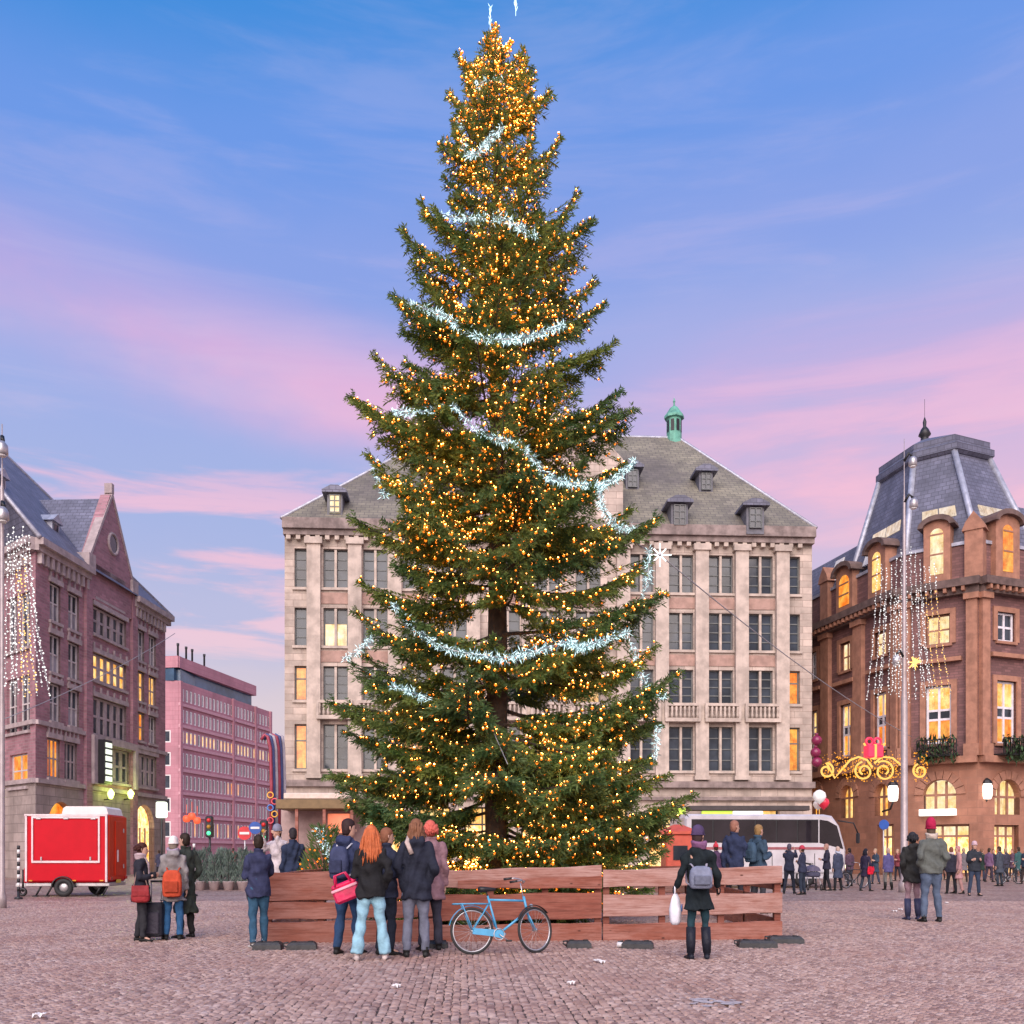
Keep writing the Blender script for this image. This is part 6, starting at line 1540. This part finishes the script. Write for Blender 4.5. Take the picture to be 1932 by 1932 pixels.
dr = put('door', q, RED2, tl); q = MB(); q.bbox((wd / 2 + .08, dp * .52 - .22, zf(1615)), (.05, .07, .4), .015); put('handle', q, TRIMP, dr)
for z_ in (hz0 + .5, hz1 - .5): q = MB(); q.bbox((wd / 2 + .07, dp * .52 + .38, z_), (.03, .05, .14), .008); put('hinge', q, STEEL, dr)
for xx in (75, 125, 175): q = MB(); q.bbox((tx(xx), -.03, zf(1544)), (.16, .04, .07), .01); put('hinge', q, STEEL, tl)
for xx in (80, 170): q = MB(); q.bbox((tx(xx), -.03, zf(1620)), (.05, .05, .12), .01); put('latch', q, STEEL, tl)
for yy in (.2, dp - .2): q = MB(); q.bbox((wd / 2 + .05, yy, hz0 + .12), (.04, .22, .1), .01); put('tail_light', q, mat('tail_light_red', (.35, .01, .01), .25), tl)
for xx in (60, 140, 190): q = MB(); q.bbox((tx(xx), -.012, hz0 + .06), (.12, .02, .04), .006); put('reflector', q, mat('amber_reflector', (.6, .25, .02), .25), tl)
q = MB(); q.box((wd / 2 + .045, dp * .5, hz0 + .02), (.015, .42, .11)); put('number_plate', q, mat('yellow_plate', (.6, .45, .05), .4), tl)
q = MB(); q.loft([[(tx(xx), y_, z_) for xx, y_ in ((112 + k, .2), (198 - k, .2), (198 - k, dp - .2), (112 + k, dp - .2))] for z_, k in ((hz1, 0), (hz1 + .2, 3), (hz1 + .26, 8))], 0); put('roof_hatch', q, WHITEP, tl)
q = MB(); q.bbox((0, dp / 2, hz0 - .07), (wd + .05, dp - .2, .12), .02); q.box((tx(38), dp / 2, hz0 - .10), (.9, .12, .10)); put('chassis', q, STEEL, tl)
for x, yy in ((120, .02), (150, dp - .25)):
    c = Vector((tx(x), yy, .30)); q = MB(); q.torus(c, (0, 1, 0), .22, .085, 24, 8); w_ = put('wheel', q, TYRE, tl)
    q = MB(); q.lathe((0, 0, 0), [(.17, -.05), (.18, 0), (.10, .03), (.06, .05)], 14); me = q.mesh('rim', [STEEL], False); me.transform(Matrix.Translation(c) @ Matrix.Rotation(R(90), 4, 'X')); put('rim', me, None, w_)
    q = MB(); rr = [[c + Vector((math.cos(a) * k, y3, math.sin(a) * k)) for k, y3 in ((.33, -.12), (.36, -.12), (.36, .14), (.33, .14))] for a in [math.pi * i / 10 for i in range(11)]]; q.loft(rr, 0); put('mudguard', q, BLACK, w_)
q = MB(); q.bbox((tx(47), .5, zf(1652)), (.24, .5, .55), .06); put('gas_box', q, RED, tl)
q = MB(); q.torus((tx(33), .5, .14), (0, 1, 0), .10, .045, 16, 6); q.tube([(tx(33), .5, .14), (tx(34), .5, .85)], .035, 8); put('jockey_wheel', q, BLACK, tl)
for x in (75, 95, 185, 198):
    q = MB(); q.tube([(tx(x), .2, hz0 - .1), (tx(x) - .18, .2, .02)], .03, 6); q.box((tx(x) - .18, .2, .02), (.16, .16, .03)); put('support_leg', q, BLACK, tl)
sp = P(35, 1660, 29.0); sp.z = 0
sp_ = thing('striped_pole', 'thin black and white striped pole at the trailer drawbar', 'pole', sp)
for k in range(11):
    q = MB(); q.lathe((0, 0, .25 + k * .125), [(.045, 0), (.045, .12)], 8); put('band', q, WHITEP if k % 2 else BLACK, sp_)
q = MB(); q.lathe((0, 0, 0), [(.12, 0), (.12, .05), (.04, .08), (.04, .25)], 10); put('base', q, BLACK, sp_)
sp = P(366, 1660, 31.0); sp.z = 0
s2 = thing('striped_pole', 'thin striped pole standing behind the man in the green overcoat', 'pole', sp)
for k in range(12):
    q = MB(); q.lathe((0, 0, .2 + k * .125), [(.045, 0), (.045, .12)], 8); put('band', q, WHITEP if k % 2 else BLACK, s2)
q = MB(); q.lathe((0, 0, 0), [(.12, 0), (.12, .05), (.04, .08), (.04, .2)], 10); put('base', q, BLACK, s2)

# ------------------------------------------------------------------ white coach
BUSW = mat('white_coach_paint', (.56, .53, .55), .3, var=.12, vscale=1.5, stain=.2); BUSG = mat('dark_coach_glass', (.02, .016, .02), .05, 0, .4, .6)
BD = 38.0; mp = BD / FPX
bus = thing('coach', 'white touring coach with dark window band behind the right end of the fence', 'coach', P(1440, 1609, BD) * 1.0, R(5)); bus.location.z = 0
bx = lambda x: (x - 1440) * mp; bz = lambda y: EYE + (HOR - y) * mp
x0, x1 = bx(1290), bx(1602); H0, H1 = .38, bz(1536); bw = 2.5
side = [(x0, H0), (x1 - .25, H0), (x1, H0 + .35), (x1 + .02, 1.5), (x1 - .25, H1 - .45), (x1 - .55, H1 - .06), (x1 - .9, H1), (x0 + .15, H1), (x0, H1 - .15)]
q = MB(); q.loft([[Vector((x + (.06 if x < 0 else -.10) * k, y, z - (.07 * k if z > 2.5 else 0))) for x, z in side] for y, k in ((0, 1), (.12, 0), (bw - .12, 0), (bw, 1))], 0); put('body', q, BUSW, bus)
zb0, zb1 = bz(1590), bz(1546)
nwin = 6; xs = np.linspace(x0 + .25, x1 - 1.15, nwin + 1)
q = MB(); q.box(((xs[0] + xs[-1]) / 2, .02, (zb0 + zb1) / 2), (xs[-1] - xs[0], .06, zb1 - zb0)); put('window_band', q, BLACK, bus)
for i in range(nwin):
    q = MB(); q.box(((xs[i] + xs[i + 1]) / 2, .0, (zb0 + zb1) / 2), (xs[i + 1] - xs[i] - .06, .06, zb1 - zb0 - .08)); put('window', q, BUSG, bus)
q = MB(); q.hexa([Vector((x, -.008, z)) for x, z in ((x1 - 1.1, zb0), (x1 - .12, zb0 - .25), (x1 - .38, zb1 - .25), (x1 - .75, zb1 - .05), (x1 - 1.1, zb1))], [Vector((x, .06, z)) for x, z in ((x1 - 1.1, zb0), (x1 - .12, zb0 - .25), (x1 - .38, zb1 - .25), (x1 - .75, zb1 - .05), (x1 - 1.1, zb1))]); put('front_side_window', q, BUSG, bus)
q = MB(); q.hexa([Vector((x1 - .07 + .11, .2, 1.35)), Vector((x1 + .04, bw - .2, 1.35)), Vector((x1 - .28, bw - .25, H1 - .38)), Vector((x1 - .28, .25, H1 - .38))], [Vector((x1 - .1, .2, 1.35)), Vector((x1 - .1, bw - .2, 1.35)), Vector((x1 - .4, bw - .25, H1 - .38)), Vector((x1 - .4, .25, H1 - .38))]); put('windscreen', q, BUSG, bus)
for xw in (x0 + 1.5, x1 - 1.7):
    c = Vector((xw, .10, .46)); q = MB(); q.torus(c, (0, 1, 0), .34, .12, 24, 8); w_ = put('wheel', q, TYRE, bus)
    q = MB(); q.lathe((0, 0, 0), [(.27, -.06), (.25, .05), (.1, .09)], 14); me = q.mesh('rim', [STEEL], False); me.transform(Matrix.Translation(c) @ Matrix.Rotation(R(90), 4, 'X')); put('rim', me, None, w_)
    q = MB(); q.loft([[Vector((xw + math.cos(a) * k, y3, .46 + math.sin(a) * k)) for k, y3 in ((.50, -.02), (.56, -.02), (.56, .10), (.50, .10))] for a in [math.pi * i / 10 for i in range(11)]], 0); put('wheel_arch', q, BLACK, bus)
for yy in (.0, bw):
    q = MB(); q.tube([(x1 - .35, yy, H1 - .25), (x1 + .25, yy - .12, H1 - .35), (x1 + .42, yy - .14, H1 - .75)], .03, 6); q.bbox((x1 + .42, yy - .14, H1 - .95), (.10, .2, .42), .03); put('mirror', q, BLACK, bus)
HEADL = mat('coach_headlamp', (.8, .75, .6), .2, emit=(1, .8, .45), estr=1.5)
for yy in (.3, bw - .3): q = MB(); q.bbox((x1 + .0, yy, .85), (.12, .3, .18), .03); put('headlight', q, HEADL, bus)
q = MB(); q.box(((x0 + x1) / 2, -.012, .62), (x1 - x0 - 1.0, .03, .06)); put('side_trim', q, STEEL, bus)
for xx in np.linspace(x0 + .9, x1 - 1.3, 6): q = MB(); q.box((xx, -.004, 1.0), (.02, .02, .75)); put('panel_seam', q, BLACK, bus)
for xx in np.linspace(x0 + .6, x1 - 2.2, 4): q = MB(); q.bbox((xx, -.008, .85), (.7, .03, .5), .01); put('luggage_hatch', q, BUSW, bus)
q = MB(); q.box(((x0 + x1) / 2 - .3, -.006, zb0 - .22), (x1 - x0 - 1.2, .02, .10)); put('livery_stripe', q, mat('grey_red_stripe', (.32, .10, .11), .35), bus)

# ------------------------------------------------------------------ street poles with curtains of lights
SPARK = bulb_mat('white_led_bead', (1.0, .97, .95), 1.6); SPARKW = bulb_mat('warm_led_bead', (1.0, .55, .15), 2.2)
POLEM = mat('pale_steel_pole', (.40, .34, .34), .45, .3, .12, 4)
def light_pole(lab, lab2, x, ytop, d, rb, rt, lamps, strands, spin):
    base = P(x, HOR, d); base.z = 0
    t = thing('street_pole', lab, 'pole', base)
    zt = EYE + (HOR - ytop) * d / FPX
    q = MB(); q.lathe((0, 0, 0), [(rb * 1.7, 0), (rb * 1.7, .3), (rb * 1.1, .45), (rb, zt * .42), (rb * .72, zt * .45), (rt, zt * .86), (rt * .4, zt * .88), (rt * .25, zt)], 10); put('pole', q, POLEM, t)
    for y, dx in lamps:
        z = EYE + (HOR - y) * d / FPX; q = MB(); q.tube([(0, 0, z), (dx * .55, -.1, z + .25), (dx, -.15, z + .1)], .05, 6); br_ = put('bracket', q, BLACK, t)
        q = MB(); q.lathe((dx, -.2, z - .28), [(.10, 0), (.15, .05), (.14, .26), (.06, .36)], 10); put('spotlight', q, STEEL, br_)
        q = MB(); q.lathe((dx, -.2, z - .30), [(.09, 0), (.11, .03)], 10); put('lens', q, WHITEP, br_)
    g = thing('light_curtain', lab2, 'light curtain', base + Vector((0, 0, zt * .6)))
    for k, (xa, ya, xb, yb, warm) in enumerate(strands):
        dd = d - .9 + 1.8 * ((k * 5) % 7) / 6; a, b = P(xa, ya, dd), P(xb, yb, dd); q = MB(); w2 = MB()
        n_ = int((b - a).length * 12)
        pts = []
        for i in range(n_ + 1):
            f = i / n_; p = a.lerp(b, f) + Vector((-(b - a).x * .18 * math.sin(math.pi * f), 0, 0)); pts.append(p)
            q.octa(p + Vector((random.gauss(0, .02), 0, random.gauss(0, .02))), random.uniform(.012, .030), 1 if (warm and f > .2) else 0)
        w2.tube(pts[::3] + [pts[-1]], .006, 4); s_ = put('light_strand', w2, WIRE, g); fix(s_, g)
        o = put('beads', q, [SPARK, SPARKW], s_, False); o['kind'] = 'stuff'
    return t
stR = []
for k in range(13):
    f = k / 12; xa = 1655 + f * 108; xb = 1636 + f * 158
    ya = 1050 + 22 * math.sin(f * 9); yb = 1318 - 14 * abs(math.sin(f * 7))
    if .40 < f < .7: yb += 10
    stR.append((xa, ya, xb, yb, k >= 10))
    if k in (1, 3, 4, 8, 9): stR.append((xa + 5, ya + 70, xb + 7, yb + 6, False))
light_pole('tall slim pale pole in front of the corner building', 'curtain of white and amber beads hanging round the right pole', 1706, 828, 34.0, .115, .045, [(870, .22), (948, .25), (1242, -.35)], stR, 0)
stL = []
for k in range(8):
    f = k / 7; stL.append((14 + f * 40, 1006 + 12 * math.sin(k * 2.2), 10 + f * 82, 1305 - 10 * math.cos(k), 3 <= k <= 5))
    if k % 2: stL.append((18 + f * 40, 1060, 14 + f * 80, 1312, False))
light_pole('thick pale pole cut by the left edge of the picture', 'curtain of white beads hanging from the left pole', 4, 800, 24.0, .062, .05, [(845, .10), (968, .12)], stL, 0)
WGLOW = bulb_mat('star_lamp', (1, .55, .15), 2.5)
q = MB()
for k in range(22):
    v = Vector((random.gauss(0, 1), random.gauss(0, 1), random.gauss(0, 1))).normalized() * random.uniform(.14, .34); c = P(1725, 1250, 33.4); q.tube([c, c + v], [.035, .008], 5)
o = put('star_lamp', q, WGLOW); tag(o, 'small warm starburst lamp on the right pole inside the bead curtain', 'star lamp')

# ------------------------------------------------------------------ golden scroll ornament over the side street with red parcel
GOLD = bulb_mat('golden_light_tube', (1.0, .56, .14), 1.5); GOLDB = bulb_mat('golden_bead', (1.0, .38, .04), 1.5)
OD = 48.0
orn = thing('scroll_ornament', 'golden light ornament of spirals and scrolls hanging over the street at right', 'light ornament', P(1645, 1450, OD))
def opath(pts, r=.05):
    q = MB(); q.tube([P(x, y, OD) for x, y in pts], r, 6); o = put('light_tube', q, GOLD, orn); fix(o, orn)
def spiral(cx, cy, r0, r1, a0, turns, n=34): return [(cx + (r0 + (r1 - r0) * i / n) * math.cos(a0 + turns * 2 * math.pi * i / n), cy + (r0 + (r1 - r0) * i / n) * math.sin(a0 + turns * 2 * math.pi * i / n)) for i in range(n + 1)]
opath(spiral(1559, 1454, 5, 15, 0, -1.25)[::1] + [(1575, 1468), (1590, 1450), (1604, 1434), (1620, 1428), (1636, 1434), (1646, 1448)])
opath(spiral(1630, 1455, 6, 18, 2.0, 1.4)); opath(spiral(1668, 1455, 6, 20, 1.0, -1.5)); opath([(1650, 1440), (1664, 1428), (1684, 1430), (1702, 1445)]); opath(spiral(1736, 1455, 5, 14, 2.5, 1.3)); opath([(1630, 1402), (1635, 1412), (1638, 1428), (1650, 1432), (1662, 1428), (1664, 1410), (1670, 1402)])
q = MB()
for i in range(560):
    x = random.uniform(1552, 1750); y = 1447 + random.gauss(0, 13)
    if 1704 < x < 1724: continue
    q.octa(P(x, min(max(y, 1418), 1474), OD + random.uniform(-.1, .1)), random.uniform(.02, .045))
o = put('beads', q, GOLDB, orn, False); fix(o, orn); o['kind'] = 'stuff'
REDG = mat('glowing_red_parcel', (.7, .02, .06), .4, emit=(1, .02, .08), estr=.8)
rp = thing('red_parcel', 'glowing red parcel with ribbon bow on top of the golden scrolls', 'ornament', P(1648, 1418, OD - .3))
q = MB(); q.bbox((0, 0, 0), (.78, .6, .62), .04); put('box', q, REDG, rp)
q = MB(); q.box((0, -.005, 0), (.1, .63, .66)); put('ribbon', q, GOLD, rp)
for sg in (-1, 1): q = MB(); q.torus((sg * .2, 0, .5), (0, 1, 0), .17, .06, 14, 6); put('bow_loop', q, REDG, rp)
BALLM = mat('dark_purple_ball', (.22, .02, .07), .25, var=.2)
for i, (x, y) in enumerate(((1541, 1397), (1539, 1420), (1541, 1438))):
    q = MB(); q.ball((0, 0, 0), .30, 14, 10); q.lathe((0, 0, .28), [(.1, 0), (.1, .12), (.03, .14)], 8); o = put('bauble', q, BALLM); o.location = P(x, y, 55); tag(o, ('uppermost', 'middle', 'lowest')[i] + ' of three hanging purple baubles beside the corner building', 'bauble', 'hanging purple baubles')
# balloons standing in for a festive figure over the coach front
for i, (x, y, r, col, nm) in enumerate(((1546, 1504, .30, (.8, .78, .75), 'white'), (1554, 1516, .26, (.65, .03, .06), 'red'), (1543, 1519, .22, (.7, .6, .55), 'cream'), (1551, 1509, .15, (.1, .5, .2), 'green'))):
    q = MB(); q.lathe((0, 0, -r * 1.1), [(.02, 0), (.05, .05), (r * .6, r * .45), (r, r * 1.15), (r * .85, r * 1.75), (r * .4, r * 2.1), (.02, r * 2.2)], 14); o = put('balloon', q, mat('balloon_' + nm, col, .25, emit=col, estr=.25)); o.location = P(x, y, 43 + i * .4); tag(o, nm + ' balloon standing in for a festive figure above the coach front', 'balloon', 'bunch of balloons above the coach')

# ------------------------------------------------------------------ shop awnings, kiosk and fairground pieces
AWN = mat('olive_brown_awning', (.20, .13, .06), .7, var=.15); AWNL = mat('shop_lintel_dark', (.05, .04, .04), .6); LIME = mat('lime_lit_sign', (.4, .6, .05), .5, emit=(.7, 1, .12), estr=.7); WHS = mat('white_lit_sign', (.8, .8, .85), .5, emit=(1, 1, 1), estr=.9)
KD = 46.0
def slab(x0, x1, y0, y1, d, dep): 
    a, b = P(x0, y0, d), P(x1, y1, d); q = MB(); q.bbox(((a.x + b.x) / 2, d + dep / 2, (a.z + b.z) / 2), (abs(b.x - a.x), dep, abs(a.z - b.z)), .03); return q
t = thing('kiosk', 'wooden kiosk with long olive canopy at the left foot of the stone building', 'kiosk', Vector((P(600, 1609, KD).x, KD + 1, 0)))
for nm, q, m in (('canopy', slab(520, 690, 1508, 1526, KD, 2.6), AWN), ('fascia_sign', slab(535, 660, 1496, 1507, KD + .4, .3), mat('cream_fascia', (.6, .48, .42), .6, emit=(1, .7, .5), estr=.12)), ('counter', slab(560, 690, 1600, 1650, KD + .3, 2.2), WOOD3), ('back_wall', slab(530, 690, 1526, 1655, KD + 2.5, .1), mat('kiosk_back', (.42, .30, .28), .8))):
    fix(put(nm, q, m, t), t)
for x in (560, 612, 664):
    q = MB(); q.box(P(x, 1590, KD + .15) , (.14, .14, 3.6)); fix(put('post', q, WOOD, t), t)
fix(put('orange_board', slab(618, 660, 1535, 1572, KD + .5, .1), mat('orange_board', (.75, .22, .12), .6, emit=(1, .25, .1), estr=.35), t), t)
q = MB(); q.bbox(P(610, 1690, KD), (.1, .1, .1), .01)
for x0, x1, y0, y1, m, nm in ((1325, 1382, 1530, 1536, LIME, 'lime green lit strip sign above the coach roof'), (1384, 1440, 1530, 1537, WHS, 'white lit strip sign above the coach roof right of the lime one'), (1258, 1294, 1524, 1536, LIME, 'small yellow green lit sign at the tips of the lowest right boughs')):
    o = put('shop_sign', slab(x0, x1, y0, y1, 59.6 if x0 > 1300 else 52, .3), m); tag(o, lab := nm, 'sign')
o = put('shop_canopy', slab(1300, 1528, 1520, 1529, 59.4, 1.2), AWNL); tag(o, 'dark flat canopy over the shop windows behind the coach', 'canopy')
REDK = mat('red_kiosk_paint', (.55, .09, .05), .5, var=.15, emit=(1, .15, .05), estr=.0)
t = thing('ticket_kiosk', 'orange red kiosk standing between the tree and the coach', 'kiosk', Vector((P(1278, 1609, 34).x, 34, 0)))
q = MB(); q.bbox((0, 0, 1.05), (1.0, 1.2, 2.0), .05); put('body', q, REDK, t)
q = MB(); q.loft([[(sx2 * k, sy2 * k, z) for sx2, sy2 in ((-1, -1), (1, -1), (1, 1), (-1, 1))] for z, k in ((2.05, .66), (2.15, .66), (2.4, .12))], 0); put('roof', q, REDK, t)
q = MB(); q.box((0, -.61, 1.4), (.5, .04, .5)); put('window', q, GLASS, t)
# fairground arches left of the stone building
FG = [((.30, .04, .07), 'red'), ((.04, .06, .18), 'blue'), ((.40, .36, .40), 'white')]
fg = thing('fairground_arch', 'tall fairground ride arch of red, blue and white curved rails left of the stone building', 'fairground ride', Vector((P(530, 1609, 50).x, 50, 0)))
for k in range(6):
    c_, nm = FG[k % 3]; xo = 509 + k * 5.0; q = MB()
    q.tube([P(xo + 2, 1600, 50 + k * .3), P(xo + 3, 1480, 50 + k * .3), P(xo + 1, 1412, 50 + k * .3), P(xo - 4 + k * .5, 1390, 50 + k * .3), P(xo - 10 + k * .5, 1386, 50 + k * .3), P(xo - 16, 1396, 50 + k * .3)], .09, 6); fix(put('rail', q, mat('ride_' + nm, c_, .4), fg), fg)
for k in range(5):
    q = MB(); q.torus(P(510 + (k % 2) * 8, 1500 + 12 * k, 49.8), (0, 1, 0), .15, .035, 16, 6); fix(put('lamp_ring', q, mat('ride_ring_%d' % (k % 3), [(.7, .35, .05), (.6, .08, .1), (.08, .2, .5)][k % 3], .4, emit=[(1, .5, .1), (1, .1, .15), (.1, .3, 1)][k % 3], estr=.08), fg), fg)
# small street signs and traffic lights up the side street
def post_sign(lab, x, y, d, r, m, m2=None):
    b = P(x, HOR, d); b.z = 0; t = thing('road_sign', lab, 'road sign', b); z = EYE + (HOR - y) * d / FPX
    q = MB(); q.tube([(0, 0, 0), (0, 0, z + r)], .035, 8); put('post', q, STEEL, t)
    q = MB(); q.lathe((0, 0, 0), [(r, -.012), (r, .012)], 20, 0, False); me = q.mesh('disc', [m], False); me.transform(Matrix.Translation((0, -.05, z)) @ Matrix.Rotation(R(90), 4, 'X')); put('disc', me, None, t)
    if m2: q = MB(); q.box((0, -.07, z), (r * 1.4, .01, r * .35)); put('bar', q, m2, t)
BLS = mat('blue_sign', (.01, .07, .32), .4, emit=(.05, .2, .8), estr=.02); RDS = mat('red_sign', (.55, .02, .03), .4)
post_sign('round blue road sign with pale bar up the side street', 482, 1562, 40, .26, BLS, WHITEP)
post_sign('round red no entry sign with white bar left of the blue sign', 462, 1572, 42, .30, RDS, WHITEP)
post_sign('round blue road sign before the corner building shop arches', 1667, 1556, 46, .24, BLS)
def traffic_light(lab, x, y, d):
    b = P(x, HOR, d); b.z = 0; z = EYE + (HOR - y) * d / FPX; t = thing('traffic_light', lab, 'traffic light', b)
    q = MB(); q.tube([(0, 0, 0), (0, 0, z)], .05, 8); put('post', q, BLACK, t)
    q = MB(); q.bbox((0, -.05, z), (.34, .25, 1.0), .05); put('housing', q, BLACK, t)
    for k, c_ in enumerate(((.6, .02, .02), (.4, .2, .02), (.05, .5, .2))): q = MB(); q.ball((0, -.18, z + .30 - k * .3), .1, 8, 6); put('lens', q, mat('signal_%d' % k, c_, .3, emit=c_, estr=(.1, .1, 2.5)[k]), t)
traffic_light('traffic light left of the red no entry sign', 396, 1560, 45); traffic_light('traffic light beside the fairground arch', 499, 1568, 45)
ld_ = mat('cool_white_lamp', (.9, .95, .85), .4, emit=(.9, 1, .8), estr=2.5)
b = P(305, HOR, 55); b.z = 0; t = thing('street_lamp', 'glowing white box lamp on a post at the corner of the gabled building', 'street lamp', b)
z = EYE + (HOR - 1528) * 55 / FPX
q = MB(); q.tube([(0, 0, 0), (0, 0, z - .5)], .06, 8); put('post', q, BLACK, t); q = MB(); q.bbox((0, 0, z), (.5, .5, .9), .05); put('lamp_glass', q, ld_, t); q = MB(); q.box((0, 0, z + .5), (.6, .6, .08)); put('cap', q, BLACK, t)
REDL = mat('red_lantern', (.6, .06, .03), .5, emit=(1, .16, .06), estr=.7)
for i, (x, y) in enumerate(((352, 1545), (362, 1540), (372, 1548))):
    q = MB(); q.lathe((0, 0, -.3), [(.08, .08), (.2, .14), (.24, .3), (.2, .46), (.08, .52)], 10); q.tube([(0, 0, .3), (0, 0, .9)], .015, 4); o = put('red_lantern', q, REDL); o.location = P(x, y, 60); tag(o, ('left', 'middle', 'right')[i] + ' one of three red lanterns up the side street', 'lantern', 'red lanterns up the side street')

# ------------------------------------------------------------------ netted shrubs behind the left group, flower tubs, pushchair, litter
NETG = mat('grey_green_netted_foliage', (.12, .17, .14), .8, var=.35, vscale=5); TUB = mat('pinkish_tub', (.45, .36, .36), .8)
for k in range(8):
    x = 377 + k * 13.5; d = 36 + (k % 2) * .8; b = P(x, HOR, d); b.z = 0; hh = (1.15, 1.3, 1.05, 1.25, 1.2, 1.1, 1.28, 1.15)[k]
    t = thing('netted_shrub', 'grey green netted shrub in a row by the side street, number %s from the left' % ('one two three four five six seven eight'.split()[k]), 'shrub', b, group='netted shrubs beside the side street')
    q = MB(); q.lathe((0, 0, 0), [(.16, 0), (.22, .3), (.24, .32), (.2, .33)], 10); put('tub', q, TUB, t)
    q = MB(); q.tube([(0, 0, .3), (0, 0, hh)], [.02, .008], 5); put('stem', q, BARK, t)
    q = MB()
    for i in range(420):
        f = random.random(); rr = (.34 * (1 - f * .55)) * math.sqrt(random.random()); a = random.uniform(0, 6.28); c = Vector((rr * math.cos(a), rr * math.sin(a), .32 + f * hh)); v = Vector((math.cos(a) * .05, math.sin(a) * .05, random.uniform(.04, .14))); s_ = v.cross(Vector((random.gauss(0, 1), random.gauss(0, 1), 0))).normalized() * .018
        q.poly([c - v, c + s_, c + v, c - s_])
    put('foliage', q, NETG, t)
pch = thing('pushchair', 'dark pushchair beside the people in front of the coach', 'pushchair', Gp(1532, 1680))
q = MB(); q.loft([[Vector((.24 * math.cos(a) * k, y_, .72 + .22 * math.sin(a) * k)) for a in [math.pi * i / 8 for i in range(9)]] for y_, k in ((-.35, .9), (0, 1.05), (.3, .9))], 0); put('hood', q, cloth((.12, .11, .17)), pch)
q = MB(); q.bbox((0, 0, .6), (.44, .7, .2), .05); put('seat', q, cloth((.07, .07, .11)), pch)
for sx2, sy2 in ((-1, -1), (1, -1), (-1, 1), (1, 1)):
    q = MB(); q.torus((sx2 * .25, sy2 * .32, .12), (1, 0, 0), .10, .022, 14, 6); w_ = put('wheel', q, TYRE, pch); q = MB(); q.tube([(sx2 * .25, sy2 * .32, .12), (sx2 * .22, sy2 * .1, .55)], .014, 5); put('strut', q, STEEL, w_)
q = MB(); q.tube([(-.22, .35, .6), (-.22, .6, 1.0), (.22, .6, 1.0), (.22, .35, .6)], .016, 6); put('handle', q, BLACK, pch)
PAPER = mat('white_paper', (.75, .72, .72), .7)
def scrap(lab, x, y, w_, l, rz, name='paper_scrap', cat='litter'):
    q = MB(); n_ = 5
    q.loft([[Vector((w_ * (i / n_ - .5), l * (j / 3 - .5), .012 + .035 * abs(math.sin(i * 2.1 + j * 1.3)) + o)) for i in range(n_ + 1)] + [Vector((w_ * (i / n_ - .5), l * (j / 3 - .5), .008 + .035 * abs(math.sin(i * 2.1 + j * 1.3)) + o)) for i in range(n_, -1, -1)] for j in range(4) for o in (0,)], 0)
    o = put(name, q, PAPER); o.location = Gp(x, y) + Vector((0, 0, .018)); o.rotation_euler = (0, 0, R(rz)); tag(o, lab, cat, 'litter on the cobbles')
scrap('long white paper scrap in front of the fence right of the bicycle', 1131, 1820, .07, .22, 25)
scrap('white scrap at the left of a pair left of the couple', 1688, 1722, .12, .10, 10); scrap('white scrap at the right of a pair left of the couple', 1699, 1719, .10, .10, 60)
scrap('small white scrap at the lower left of the square', 74, 2001 - 0 if False else 1985 - 60, .10, .08, 20)
scrap('small pale scrap in front of the pale jeans', 748, 1868, .09, .07, 70); scrap('tiny pale scrap right of the couple boots', 1786, 1706, .09, .09, 10); scrap('pale scrap low down right of centre', 1078, 1862, .08, .06, 40)
q = MB(); q.loft([[Vector((r * math.cos(2 * math.pi * i / 12), z, r * math.sin(2 * math.pi * i / 12) + .045)) for i in range(12)] for z, r in ((0, .032), (.1, .044), (.102, .040))], 0, True, True); o = put('paper_cup', q, PAPER); o.location = Gp(1178, 1791) + Vector((0, 0, .018)); o.rotation_euler = (0, 0, R(60)); tag(o, 'white paper cup lying beside the rubber foot', 'cup')
# pale dried splash on the stones in the foreground
SPL = mat('pale_dried_splash', (.52, .46, .46), .6, var=.2, vscale=14)
q = MB(); c0 = Gp(1347, 1896)
for k in range(26):
    a = random.uniform(0, 6.28); r = random.random() ** .7; c = c0 + Vector((.27 * r * math.cos(a), .22 * r * math.sin(a), .0245 + .0002 * k)); s_ = random.uniform(.02, .06)
    q.poly([c + Vector((s_ * random.uniform(.7, 1.2) * math.cos(t), s_ * random.uniform(.7, 1.2) * math.sin(t), 0)) for t in [2 * math.pi * i / 8 for i in range(8)]])
o = put('splash', q, SPL); tag(o, 'pale dried splash on the cobbles in the right foreground', 'stain', kind='stuff')
# small lit market trees seen over the fence at left
t = thing('lit_shrub', 'small green shrub with amber lights over the fence left of the icy garland', 'shrub', Vector((P(612, 1609, 19).x, 19, 0)))
q = MB(); q.tube([(0, 0, 0), (0, 0, 1.8)], [.05, .01], 6); put('stem', q, BARK, t)
q = MB(); q2 = MB()
for i in range(900):
    f = random.random(); rr = .62 * (1 - f * .6) * math.sqrt(random.random()); a = random.uniform(0, 6.28); c = Vector((rr * math.cos(a), rr * math.sin(a), .7 + f * 1.25)); v = Vector((math.cos(a) * .06, math.sin(a) * .06, random.uniform(.02, .1))); s_ = v.cross(Vector((random.gauss(0, 1), random.gauss(0, 1), 0))).normalized() * .016
    q.poly([c - v, c + s_, c + v, c - s_])
    if i % 18 == 0: q2.octa(c + Vector((0, -.03, 0)), .022)
put('foliage', q, NEEDLE, t); put('bulbs', q2, AMBER, t, False)['kind'] = 'stuff'
